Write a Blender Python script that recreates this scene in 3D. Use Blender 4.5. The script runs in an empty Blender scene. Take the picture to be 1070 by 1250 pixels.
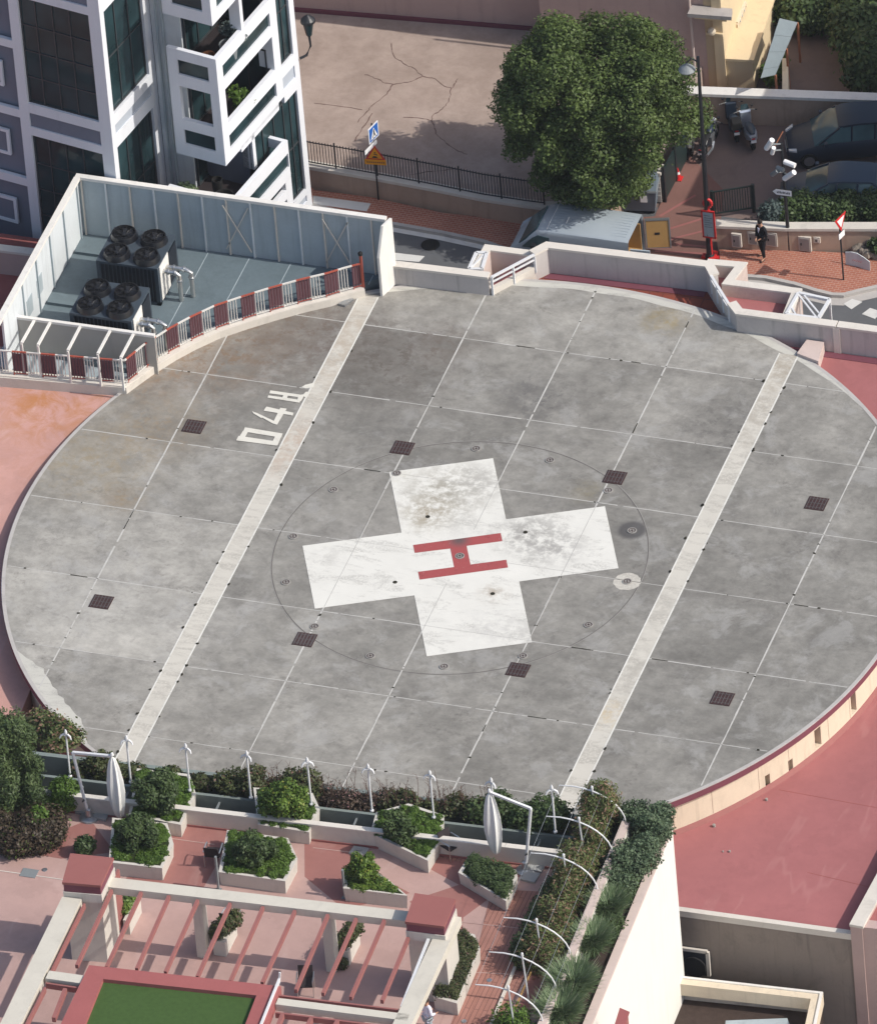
import bpy, math, random
import numpy as np
from mathutils import Vector, Matrix
S = bpy.context.scene
COL = S.collection
R = math.radians
rnd = random.Random(7)
PI = math.pi

# ------------------------------------------------------------------ camera
CAM = Vector((180.54711748, -469.71820112, 390.32078808))
FW = Vector((-0.28495522, 0.73866992, -0.61087418)).normalized()
RT = Vector((0.94889715, 0.30755583, -0.07073626)).normalized()
UP = Vector((-0.13562717, 0.59981343, 0.78856142)).normalized()
FPX = 22293.70797590614
cd = bpy.data.cameras.new('camera'); cam = bpy.data.objects.new('camera', cd); COL.objects.link(cam)
cd.sensor_fit = 'VERTICAL'; cd.sensor_height = 24; cd.lens = FPX / 1250 * 24
cd.clip_start = 10; cd.clip_end = 3000
cam.matrix_world = Matrix.Translation(CAM) @ Matrix((RT, UP, -FW)).transposed().to_4x4()
S.camera = cam
# ------------------------------------------------------------------ sky, sun, exposure
SUN_EL, SUN_AZ = R(42), R(1.5)          # azimuth counted from +X towards +Y
wd = bpy.data.worlds.new('World'); S.world = wd; wd.use_nodes = True
nt = wd.node_tree; bg = nt.nodes['Background']
sk = nt.nodes.new('ShaderNodeTexSky'); sk.sky_type = 'NISHITA'; sk.sun_disc = False
sk.dust_density = 2.5; sk.ozone_density = .6; sk.sun_elevation = SUN_EL; sk.sun_rotation = PI / 2 - SUN_AZ
nt.links.new(sk.outputs[0], bg.inputs[0]); bg.inputs[1].default_value = 0.15
sd = bpy.data.lights.new('sun', 'SUN'); sd.energy = 3.8; sd.angle = R(0.5); sd.color = (1.0, 0.95, 0.87)
sun = bpy.data.objects.new('sun', sd); COL.objects.link(sun)
sun.rotation_euler = Vector((math.cos(SUN_EL) * math.cos(SUN_AZ), math.cos(SUN_EL) * math.sin(SUN_AZ), math.sin(SUN_EL))).to_track_quat('Z', 'Y').to_euler()
S.view_settings.view_transform = 'Standard'; S.view_settings.look = 'None'
S.view_settings.exposure = 0.0; S.view_settings.gamma = 1.0
S.render.engine = 'CYCLES'

# ------------------------------------------------------------------ measuring: a pixel of the photo on the plane of height z
def W(x, y, z=0.0):
    d = FW * FPX + RT * (x - 535) - UP * (y - 625)
    t = (z - CAM.z) / d.z
    return CAM + d * t
def W2(x, y, z=0.0):
    p = W(x, y, z); return (p.x, p.y)

# ------------------------------------------------------------------ materials
def srgb(c):
    return tuple(((v / 255) / 12.92 if v / 255 <= .04045 else ((v / 255 + .055) / 1.055) ** 2.4) for v in c)
class NT:
    def __init__(s, name):
        s.m = bpy.data.materials.new(name); s.m.use_nodes = True; s.t = s.m.node_tree
        s.b = s.t.nodes['Principled BSDF']; s.pos = None
    def n(s, t, **k):
        o = s.t.nodes.new(t)
        for a, v in k.items(): setattr(o, a, v)
        return o
    def put(s, sock, v):
        if v is None: return
        if hasattr(v, 'is_linked') or isinstance(v, bpy.types.NodeSocket): s.t.links.new(v, sock)
        else:
            if isinstance(v, tuple) and len(v) == 3 and sock.type == 'RGBA': v = v + (1,)
            sock.default_value = v
    def P(s):
        if s.pos is None: s.pos = s.n('ShaderNodeNewGeometry').outputs['Position']
        return s.pos
    def map(s, scale=(1, 1, 1), rot=(0, 0, 0), loc=(0, 0, 0)):
        o = s.n('ShaderNodeMapping'); s.put(o.inputs[0], s.P()); o.inputs['Scale'].default_value = scale
        o.inputs['Rotation'].default_value = rot; o.inputs['Location'].default_value = loc
        return o.outputs[0]
    def noise(s, scale, detail=4, rough=.6, vec=None, dist=0):
        o = s.n('ShaderNodeTexNoise'); s.put(o.inputs['Vector'], vec or s.P()); o.inputs['Scale'].default_value = scale
        o.inputs['Detail'].default_value = detail; o.inputs['Roughness'].default_value = rough
        o.inputs['Distortion'].default_value = dist
        return o.outputs['Fac']
    def ramp(s, f, a, b, va=0.0, vb=1.0):
        o = s.n('ShaderNodeMapRange'); o.interpolation_type = 'SMOOTHSTEP'
        s.put(o.inputs[0], f); o.inputs[1].default_value = a; o.inputs[2].default_value = b
        o.inputs[3].default_value = va; o.inputs[4].default_value = vb
        return o.outputs[0]
    def mix(s, f, a, b, mode='MIX'):
        o = s.n('ShaderNodeMix', data_type='RGBA', blend_type=mode)
        s.put(o.inputs[0], f); s.put(o.inputs[6], a); s.put(o.inputs[7], b)
        return o.outputs[2]
    def math(s, op, a, b=None, c=None):
        o = s.n('ShaderNodeMath', operation=op); s.put(o.inputs[0], a); s.put(o.inputs[1], b)
        if c is not None: s.put(o.inputs[2], c)
        return o.outputs[0]
    def scale(s, col, f):
        o = s.n('ShaderNodeVectorMath', operation='SCALE'); s.put(o.inputs[0], col); s.put(o.inputs[3], f)
        return o.outputs[0]
    def spot(s, x, y, rad, z=None):
        o = s.n('ShaderNodeVectorMath', operation='DISTANCE')
        sep = s.n('ShaderNodeSeparateXYZ'); s.put(sep.inputs[0], s.P())
        cmb = s.n('ShaderNodeCombineXYZ'); s.put(cmb.inputs[0], sep.outputs[0]); s.put(cmb.inputs[1], sep.outputs[1])
        s.put(o.inputs[0], cmb.outputs[0]); o.inputs[1].default_value = (x, y, 0)
        return s.ramp(o.outputs['Value'], 0, rad, 1.0, 0.0)
    def attr(s, name):
        o = s.n('ShaderNodeAttribute'); o.attribute_name = name; return o.outputs['Fac']
    def bump(s, h, strength=.3, dist=.02):
        o = s.n('ShaderNodeBump'); s.put(o.inputs['Height'], h); o.inputs['Strength'].default_value = strength
        o.inputs['Distance'].default_value = dist; s.put(s.b.inputs['Normal'], o.outputs[0])
    def done(s, col, rough=.8, spec=.3, metal=0.0):
        s.put(s.b.inputs['Base Color'], col); s.put(s.b.inputs['Roughness'], rough)
        s.b.inputs['Specular IOR Level'].default_value = spec; s.b.inputs['Metallic'].default_value = metal
        return s.m
MATS = {}
def mat(name, rgb, rough=.75, spec=.3, metal=0.0, var=.12, sc=1.2, grime=.0, streak=.0, bump=.0):
    """plain surface with soft unevenness, grime patches and rain streaks; rgb is linear"""
    n = NT(name)
    f = n.noise(sc, 5, .65); g = n.noise(sc * 9, 3, .6)
    k = n.math('MULTIPLY_ADD', f, var * 2, 1 - var)
    k = n.math('MULTIPLY', k, n.math('MULTIPLY_ADD', g, var, 1 - var * .5))
    c = n.scale(rgb, k)
    if grime:
        h = n.ramp(n.noise(sc * .8, 6, .72, dist=.6), .5, .72)
        c = n.mix(n.math('MULTIPLY', h, grime), c, tuple(v * .45 for v in rgb))
    if streak:
        h = n.ramp(n.noise(1.0, 4, .6, vec=n.map((3.5, 3.5, .25))), .5, .75)
        c = n.mix(n.math('MULTIPLY', h, streak), c, tuple(v * .5 for v in rgb))
    if bump: n.bump(g, bump)
    MATS[name] = n.done(c, rough, spec, metal); return MATS[name]

mat('white_paint', (.72, .70, .66), .6, .3, var=.06, grime=.12, streak=.25)
mat('cream_paint', (.66, .57, .44), .8, .2, var=.08, grime=.15, streak=.35)
mat('pale_stone', (.60, .56, .50), .85, .2, var=.10, grime=.25)
mat('pink_coping', (.56, .46, .42), .85, .2, var=.1, grime=.25)
mat('grey_wall', (.40, .37, .35), .85, .2, var=.12, grime=.25, streak=.4)
mat('beige_wall', (.42, .31, .24), .85, .2, var=.12, grime=.2, streak=.3)
mat('pink_wall', (.47, .345, .315), .85, .2, var=.08, grime=.1, streak=.2)
mat('cream_wall', (.68, .55, .36), .85, .2, var=.06, streak=.2)
mat('red_roof', (.30, .098, .09), .85, .25, var=.12, sc=.5, grime=.25)
mat('red_paint', (.29, .115, .105), .7, .3, var=.1, grime=.15)
mat('purple_band', (.17, .055, .075), .7, .3, var=.15)
mat('bright_red', (.55, .02, .02), .45, .5, var=.05)
mat('orange_sign', (.75, .30, .01), .5, .4, var=.04)
mat('sign_blue', (.02, .12, .45), .5, .4, var=.04)
mat('sign_white', (.80, .80, .80), .5, .4, var=.03)
mat('black_metal', (.012, .014, .018), .45, .5, var=.2)
mat('dark_green_metal', (.012, .025, .024), .45, .5, var=.2)
mat('steel', (.42, .44, .46), .35, .5, metal=.8, var=.15)
mat('bare_steel', (.62, .62, .60), .3, .5, metal=.9, var=.15)
mat('white_metal', (.66, .67, .68), .45, .4, var=.08, streak=.15)
mat('grey_metal', (.20, .22, .23), .5, .4, var=.1)
mat('plant_floor', (.125, .165, .185), .6, .4, var=.25, sc=.8, grime=.3)
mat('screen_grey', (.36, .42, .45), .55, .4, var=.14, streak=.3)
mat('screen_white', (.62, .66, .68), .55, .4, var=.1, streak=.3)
mat('unit_blue', (.045, .062, .08), .45, .5, var=.2, sc=2)
mat('unit_dark', (.010, .013, .020), .5, .5, var=.3)
mat('fan_black', (.008, .009, .012), .3, .6, var=.3)
mat('facade_white', (.70, .72, .76), .6, .3, var=.04, streak=.1)
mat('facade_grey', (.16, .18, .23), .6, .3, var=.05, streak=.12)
mat('asphalt', (.115, .12, .128), .9, .2, var=.16, sc=.7, grime=.25, bump=.1)
mat('kerb_stone', (.44, .42, .40), .85, .2, var=.15, grime=.3)
mat('road_white', (.62, .62, .60), .8, .2, var=.1, grime=.35)
mat('driveway', (.20, .105, .088), .9, .2, var=.15, sc=.9, grime=.2)
mat('yard_tarmac', (.19, .14, .125), .9, .2, var=.15, sc=.7, grime=.25)
mat('earth', (.10, .07, .05), .95, .1, var=.3, sc=3)
mat('dark_soil', (.055, .040, .034), .95, .1, var=.4, sc=4)
mat('dark_wall', (.25, .21, .18), .9, .2, var=.12, streak=.5, grime=.3)
mat('turf', (.055, .10, .030), .95, .1, var=.25, sc=6, bump=.5)
mat('canvas', (.72, .72, .70), .9, .1, var=.08)
mat('car_paint', (.016, .027, .046), .42, .35, var=.05)
mat('car_paint_blue', (.035, .055, .085), .42, .35, var=.05)
mat('van_paint', (.40, .46, .51), .35, .5, var=.06, metal=.1)
mat('rubber', (.012, .012, .012), .8, .3, var=.1)
mat('plywood', (.45, .27, .10), .7, .3, var=.12)
mat('bin_grey', (.13, .165, .20), .5, .4, var=.12, grime=.2)
mat('wicker', (.035, .028, .03), .8, .2, var=.3)
mat('rusty_grate', (.045, .020, .020), .75, .4, var=.3)
mat('grate_pit', (.10, .09, .09), .9, .1, var=.3)
mat('fixture', (.28, .27, .25), .6, .4, var=.2)
mat('pane_green', (.20, .235, .22), .5, .4, var=.2, grime=.2)
mat('skin', (.45, .25, .17), .6, .3, var=.05)
mat('hair', (.015, .010, .008), .6, .3, var=.2)
mat('suit', (.012, .012, .016), .8, .2, var=.2)
mat('shirt', (.70, .72, .85), .8, .2, var=.06)
mat('trunk', (.09, .06, .04), .9, .1, var=.3, sc=5)
mat('rock', (.22, .19, .16), .9, .1, var=.4, sc=3)
mat('seat_blue', (.035, .05, .07), .4, .5, var=.2)
mat('bike_silver', (.5, .55, .62), .3, .6, metal=.6, var=.1)
mat('joint_white', (.50, .49, .46), .8, .2, var=.3, sc=2.5, grime=.5)
mat('weed', (.03, .028, .02), .95, .1, var=.4, sc=6)
mat('ring_grey', (.15, .14, .13), .9, .1, var=.5, sc=.8, grime=.3)
mat('crack_line', (.17, .115, .10), .95, .1, var=.3)
mat('terracotta', (.38, .15, .08), .8, .2, var=.15)

def glass_mat(name, base, rough=.06, spec=.8):
    n = NT(name)
    c = n.mix(n.ramp(n.noise(.55, 3, .5), .35, .7), base, tuple(v * 2.2 for v in base))
    MATS[name] = n.done(c, rough, spec); return MATS[name]
glass_mat('facade_glass', (.012, .026, .030), .05, .20)
glass_mat('car_glass', (.035, .065, .072), .15, .5)

def leaf_mat(name, dark, light, scale=.9, tip=None, seed=0.0):
    n = NT(name)
    g = n.n('ShaderNodeNewGeometry'); isl = g.outputs['Random Per Island']
    big = n.ramp(n.noise(scale, 3, .6), .32, .68)
    f = n.math('MULTIPLY_ADD', isl, .55, n.math('MULTIPLY', big, .45))
    c = n.mix(f, dark, light)
    if tip:
        th_ = .74 if 'trough' in name else .90
        c = n.mix(n.ramp(isl, th_, th_ + .05), c, tip)
    n.b.inputs['Subsurface Weight'].default_value = 0
    m = n.done(c, .55, .35)
    # thin leaves let some light through
    tr = n.n('ShaderNodeBsdfTranslucent'); n.put(tr.inputs[0], c)
    mx = n.n('ShaderNodeMixShader'); mx.inputs[0].default_value = .22
    out = n.t.nodes['Material Output']
    n.t.links.new(n.b.outputs[0], mx.inputs[1]); n.t.links.new(tr.outputs[0], mx.inputs[2]); n.t.links.new(mx.outputs[0], out.inputs[0])
    MATS[name] = m; return m
leaf_mat('leaf_tree', (.030, .054, .013), (.130, .185, .048), .7)
leaf_mat('leaf_dark', (.024, .045, .015), (.095, .145, .048), .9)
leaf_mat('leaf_cover', (.045, .09, .012), (.115, .20, .028), 1.5)
leaf_mat('leaf_citrus', (.032, .075, .014), (.16, .25, .035), 1.2, (.24, .26, .05))
leaf_mat('leaf_ficus', (.03, .058, .026), (.15, .21, .12), 1.5)
leaf_mat('leaf_hedge', (.030, .040, .016), (.10, .12, .04), 1.1, (.16, .09, .07))
leaf_mat('leaf_twig', (.05, .035, .028), (.16, .12, .085), 1.1, (.36, .20, .19))
leaf_mat('leaf_trough', (.05, .078, .02), (.18, .215, .075), .9, (.24, .145, .10))
leaf_mat('leaf_conifer', (.035, .065, .024), (.12, .17, .06), .8)
leaf_mat('leaf_brown', (.035, .028, .018), (.10, .070, .045), 1.0, (.09, .14, .03))
leaf_mat('leaf_grass', (.07, .12, .05), (.22, .30, .15), 1.2, (.38, .42, .28))
leaf_mat('leaf_grey', (.04, .06, .055), (.14, .19, .18), 1.2)

# pad concrete: every cast panel has its own tone, with weathering, rust and repair patches
def pad_mat():
    n = NT('pad_concrete')
    tone = n.attr('tone')
    base = n.scale((.266, .256, .232), tone)
    f1 = n.noise(.34, 12, .70, dist=.15); f2 = n.noise(1.6, 8, .70, vec=n.map((1, 1.25, 1), (0, 0, .25)), dist=.2)
    f3 = n.noise(7, 4, .7); f4 = n.noise(40, 2, .6)
    k = n.math('MULTIPLY_ADD', n.ramp(f1, .32, .68), .40, .80)
    k = n.math('MULTIPLY', k, n.math('MULTIPLY_ADD', n.ramp(f2, .34, .68), .26, .88))
    k = n.math('MULTIPLY', k, n.math('MULTIPLY_ADD', f3, .26, .87))
    k = n.math('MULTIPLY', k, n.math('MULTIPLY_ADD', f4, .12, .94))
    c = n.scale(base, k)
    # black lichen in irregular clouds
    lich = n.math('MULTIPLY', n.ramp(n.noise(.6, 8, .78, vec=n.map((1, 1.3, 1), loc=(3, 1, 0)), dist=1.0), .52, .68), n.ramp(n.noise(5, 4, .75), .38, .62))
    c = n.mix(n.math('MULTIPLY', lich, .55), c, (.095, .088, .080))
    lt = n.ramp(n.noise(.55, 9, .72, vec=n.map((1, 1, 1), loc=(9, 4, 0)), dist=.4), .52, .62)
    c = n.mix(n.math('MULTIPLY', lt, .34), c, (.40, .395, .38))
    # pale residue smeared along the cross joints, darker damp beside the long ones
    sep = n.n('ShaderNodeSeparateXYZ'); n.put(sep.inputs[0], n.P())
    yy = n.math('ABSOLUTE', n.math('SUBTRACT', n.math('FRACT', n.math('MULTIPLY_ADD', sep.outputs[1], .25, .5)), .5))
    band = n.math('MULTIPLY', n.ramp(yy, .0, .045, 1, 0), n.ramp(n.noise(1.3, 5, .7, vec=n.map((.5, 2.5, 1))), .42, .66))
    c = n.mix(n.math('MULTIPLY', band, .45), c, (.40, .385, .36))
    edge = n.math('MULTIPLY', n.ramp(yy, .02, .16, 1, 0), n.ramp(n.noise(.7, 6, .75, vec=n.map((1, 1, 1), loc=(5, 2, 0))), .45, .62))
    c = n.mix(n.math('MULTIPLY', edge, .28), c, (.13, .122, .112))
    run = n.ramp(n.noise(.8, 9, .74, vec=n.map((1.2, 1.0, 1), (0, 0, .5), loc=(2, 7, 0)), dist=.25), .55, .63)
    c = n.mix(n.math('MULTIPLY', run, .26), c, (.12, .112, .104))
    blot = n.ramp(n.noise(1.7, 3, .5, vec=n.map((1, 1, 1), loc=(1, 8, 0)), dist=.2), .66, .70)
    c = n.mix(n.math('MULTIPLY', blot, .22), c, (.15, .142, .132))
    # fine brushed scratches
    sc = n.ramp(n.noise(2.0, 3, .7, vec=n.map((.5, 6, 1), (0, 0, .3))), .62, .72)
    c = n.mix(n.math('MULTIPLY', sc, .18), c, (.13, .125, .12))
    spk = n.ramp(n.noise(9, 10, .82), .56, .64); c = n.mix(n.math('MULTIPLY', n.math('MULTIPLY', spk, n.ramp(n.noise(.5, 4, .6, vec=n.map((1, 1, 1), loc=(3, 9, 0))), .4, .6)), .30), c, (.40, .385, .36))
    spd = n.ramp(n.noise(5, 12, .84, vec=n.map((1, 1.6, 1), loc=(8, 3, 0))), .55, .62); c = n.mix(n.math('MULTIPLY', n.math('MULTIPLY', spd, n.ramp(n.noise(.4, 4, .6, vec=n.map((1, 1, 1), loc=(6, 2, 0))), .42, .6)), .38), c, (.10, .095, .09))
    rn = n.ramp(n.noise(1.1, 8, .75, dist=.3), .30, .60); rn2 = n.ramp(n.noise(1.9, 12, .80, dist=.2), .46, .58)
    for (x, y, col, rad, st) in ((270, 425, (.20, .125, .07), 4.2, .7), (385, 405, (.14, .105, .085), 3.8, .75), (475, 440, (.115, .10, .088), 4.2, .9),
                                 (545, 420, (.15, .12, .10), 2.0, .5), (110, 560, (.28, .22, .13), 4.0, .6), (200, 520, (.28, .21, .13), 3.0, .5),
                                 (812, 390, (.30, .23, .10), 1.3, .7), (180, 445, (.26, .17, .10), 3.0, .6), (660, 490, (.10, .097, .095), 2.2, .8),
                                 (880, 520, (.10, .095, .09), 2.8, .7), (480, 520, (.14, .135, .13), 1.6, .5), (150, 610, (.27, .19, .10), 1.2, .6),
                                 (715, 600, (.26, .22, .13), 1.0, .5), (640, 475, (.14, .135, .13), 1.4, .7), (430, 655, (.42, .40, .38), 2.6, .25),
                                 (110, 735, (.42, .415, .40), 3.2, .35), (240, 760, (.42, .415, .40), 2.8, .25)):
        p = W(x, y)
        c = n.mix(n.math('MULTIPLY', n.math('MULTIPLY', n.spot(p.x, p.y, rad), n.math('MAXIMUM', n.math('MULTIPLY', rn, .55), rn2)), st), c, col)
    p = W(771, 647)
    c = n.mix(n.math('MULTIPLY', n.ramp(n.spot(p.x, p.y, .75), .05, .5), .85), c, (.075, .072, .074))
    # scour ring of the old floodlights
    n.bump(f3, .25, .01)
    MATS['pad_concrete'] = n.done(c, .85, .25)
pad_mat()
def worn_white(name, rgb, under, wear, sc=1.0, spots=()):
    n = NT(name)
    f = n.noise(sc, 8, .76, vec=n.map((.6, 1.8, 1), (0, 0, -.44)), dist=.6); g = n.noise(sc * 14, 4, .7)
    c = n.scale(rgb, n.math('MULTIPLY_ADD', n.noise(.7, 5, .7), .22, .88))
    m = n.math('MULTIPLY', n.ramp(f, .58 - wear * .12, .70 - wear * .08), n.ramp(g, .36, .55))
    c = n.mix(n.math('MULTIPLY', m, .62), c, under)
    for (x, y, rad, st, col) in spots:
        p = W(x, y); c = n.mix(n.math('MULTIPLY', n.math('MULTIPLY', n.spot(p.x, p.y, rad), n.ramp(n.noise(2.2, 6, .75), .38, .62)), st), c, col)
    MATS[name] = n.done(c, .8, .25)
worn_white('cross_white', (.68, .67, .62), (.38, .37, .34), .75, 1.0,
           ((545, 600, 2.4, 1.0, (.33, .31, .26)), (522, 628, 1.5, 1.0, (.33, .29, .22)), (645, 652, 1.9, 1.0, (.30, .29, .27)), (675, 668, 1.7, .95, (.34, .33, .31)), (585, 590, 1.6, .8, (.40, .39, .36)), (640, 775, 1.4, .7, (.42, .41, .38)),
            (602, 725, .8, .9, (.38, .33, .27)), (600, 765, 1.6, .5, (.45, .44, .42)), (400, 680, .9, .5, (.42, .41, .38)), (488, 578, .7, .6, (.48, .46, .36)), (560, 640, 1.2, .5, (.42, .41, .38))))
worn_white('stripe_white', (.56, .535, .475), (.33, .31, .275), 1.15, .8,
           ((425, 420, 5.5, .75, (.40, .34, .27)), (350, 545, 2.6, .85, (.42, .33, .26)), (945, 440, 4.5, .9, (.36, .32, .26)), (900, 520, 2.5, .7, (.36, .33, .28)), (800, 740, 2.2, .7, (.38, .36, .32)), (760, 820, 2.5, .8, (.36, .34, .30)), (742, 872, 1.2, .8, (.50, .40, .25))))
worn_white('text_white', (.66, .64, .57), (.40, .37, .33), .3, 2.0)
worn_white('rim_white', (.52, .51, .46), (.30, .29, .27), .9, 1.4)
def worn_red():
    n = NT('marking_red')
    c = n.mix(n.ramp(n.noise(2.5, 6, .75), .55, .72), (.34, .075, .075), (.20, .05, .05))
    p = W(560, 660); c = n.mix(n.math('MULTIPLY', n.spot(p.x, p.y, .55), .9), c, (.10, .085, .085))
    c = n.mix(n.math('MULTIPLY', n.ramp(n.noise(11, 4, .7), .66, .70), .7), c, (.55, .50, .47))
    MATS['marking_red'] = n.done(c, .7, .3)
worn_red()
def roof_mat(name, rgb, light, rust=()):
    n = NT(name)
    f = n.noise(.35, 8, .7, dist=.2); g = n.noise(3, 6, .75)
    c = n.scale(rgb, n.math('MULTIPLY', n.math('MULTIPLY_ADD', f, .45, .78), n.math('MULTIPLY_ADD', g, .2, .9)))
    w = n.ramp(n.math('ABSOLUTE', n.math('SUBTRACT', n.noise(.30, 3, .5, vec=n.map((1.9, .45, 1), (0, 0, .25))), .5)), .0, .030, 1, 0)
    w = n.math('MULTIPLY', w, n.ramp(n.noise(.5, 4, .6, vec=n.map((1, 1, 1), loc=(4, 4, 0))), .45, .6))
    c = n.mix(n.math('MULTIPLY', w, .30), c, light)
    pd = n.ramp(n.noise(.45, 8, .7, vec=n.map((1, 1, 1), loc=(7, 1, 0))), .54, .60)
    c = n.mix(n.math('MULTIPLY', pd, .22), c, tuple(v * .72 for v in rgb))
    c = n.mix(n.math('MULTIPLY', n.ramp(n.noise(9, 3, .6), .70, .76), .5), c, tuple(v * .35 for v in rgb))
    rn = n.ramp(n.noise(.9, 6, .75, dist=.8), .38, .66)
    for (x, y, rad, st, col) in rust:
        p = W(x, y); c = n.mix(n.math('MULTIPLY', n.math('MULTIPLY', n.spot(p.x, p.y, rad), rn), st), c, col)
    MATS[name] = n.done(c, .8, .3)
roof_mat('roof_crimson', (.335, .125, .124), (.44, .21, .20))
roof_mat('roof_pink', (.51, .29, .25), (.62, .42, .38), ((60, 492, 3.0, .9, (.42, .17, .04)), (60, 540, 4, .4, (.42, .20, .12)), (130, 480, 2, .7, (.40, .18, .06))))
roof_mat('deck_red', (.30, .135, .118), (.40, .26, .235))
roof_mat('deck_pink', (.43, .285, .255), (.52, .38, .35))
def court_mat():
    n = NT('courtyard_concrete')
    f = n.noise(.5, 7, .75, dist=.1); g = n.noise(2.2, 6, .75)
    c = n.mix(n.ramp(f, .3, .7), (.30, .235, .20), (.43, .345, .30))
    c = n.mix(n.math('MULTIPLY', n.ramp(g, .5, .7), .35), c, (.26, .205, .175))
    MATS['courtyard_concrete'] = n.done(c, .9, .2)
court_mat()
def brick_mat(name, a, b, mortar, scale, rot=0.0, bw=.5, rh=.25, ms=.02):
    n = NT(name)
    o = n.n('ShaderNodeTexBrick'); n.put(o.inputs['Vector'], n.map((1, 1, 1), (0, 0, rot)))
    o.inputs['Color1'].default_value = a + (1,); o.inputs['Color2'].default_value = b + (1,); o.inputs['Mortar'].default_value = mortar + (1,)
    o.inputs['Scale'].default_value = scale; o.inputs['Mortar Size'].default_value = ms; o.inputs['Brick Width'].default_value = bw; o.inputs['Row Height'].default_value = rh
    c = n.mix(n.math('MULTIPLY', n.ramp(n.noise(.8, 6, .7), .4, .7), .3), o.outputs[0], tuple(v * .55 for v in a))
    MATS[name] = n.done(c, .85, .25)
brick_mat('brick_paving', (.40, .155, .10), (.34, .125, .085), (.46, .30, .24), 2.2, .0, .5, .25, .022)
brick_mat('deck_boards', (.33, .16, .125), (.36, .18, .145), (.16, .08, .07), 1.0, PI / 2, 3.0, .16, .012)
brick_mat('red_tiles', (.25, .065, .04), (.21, .05, .035), (.14, .05, .04), 1.0, .0, .5, .5, .02)

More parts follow.
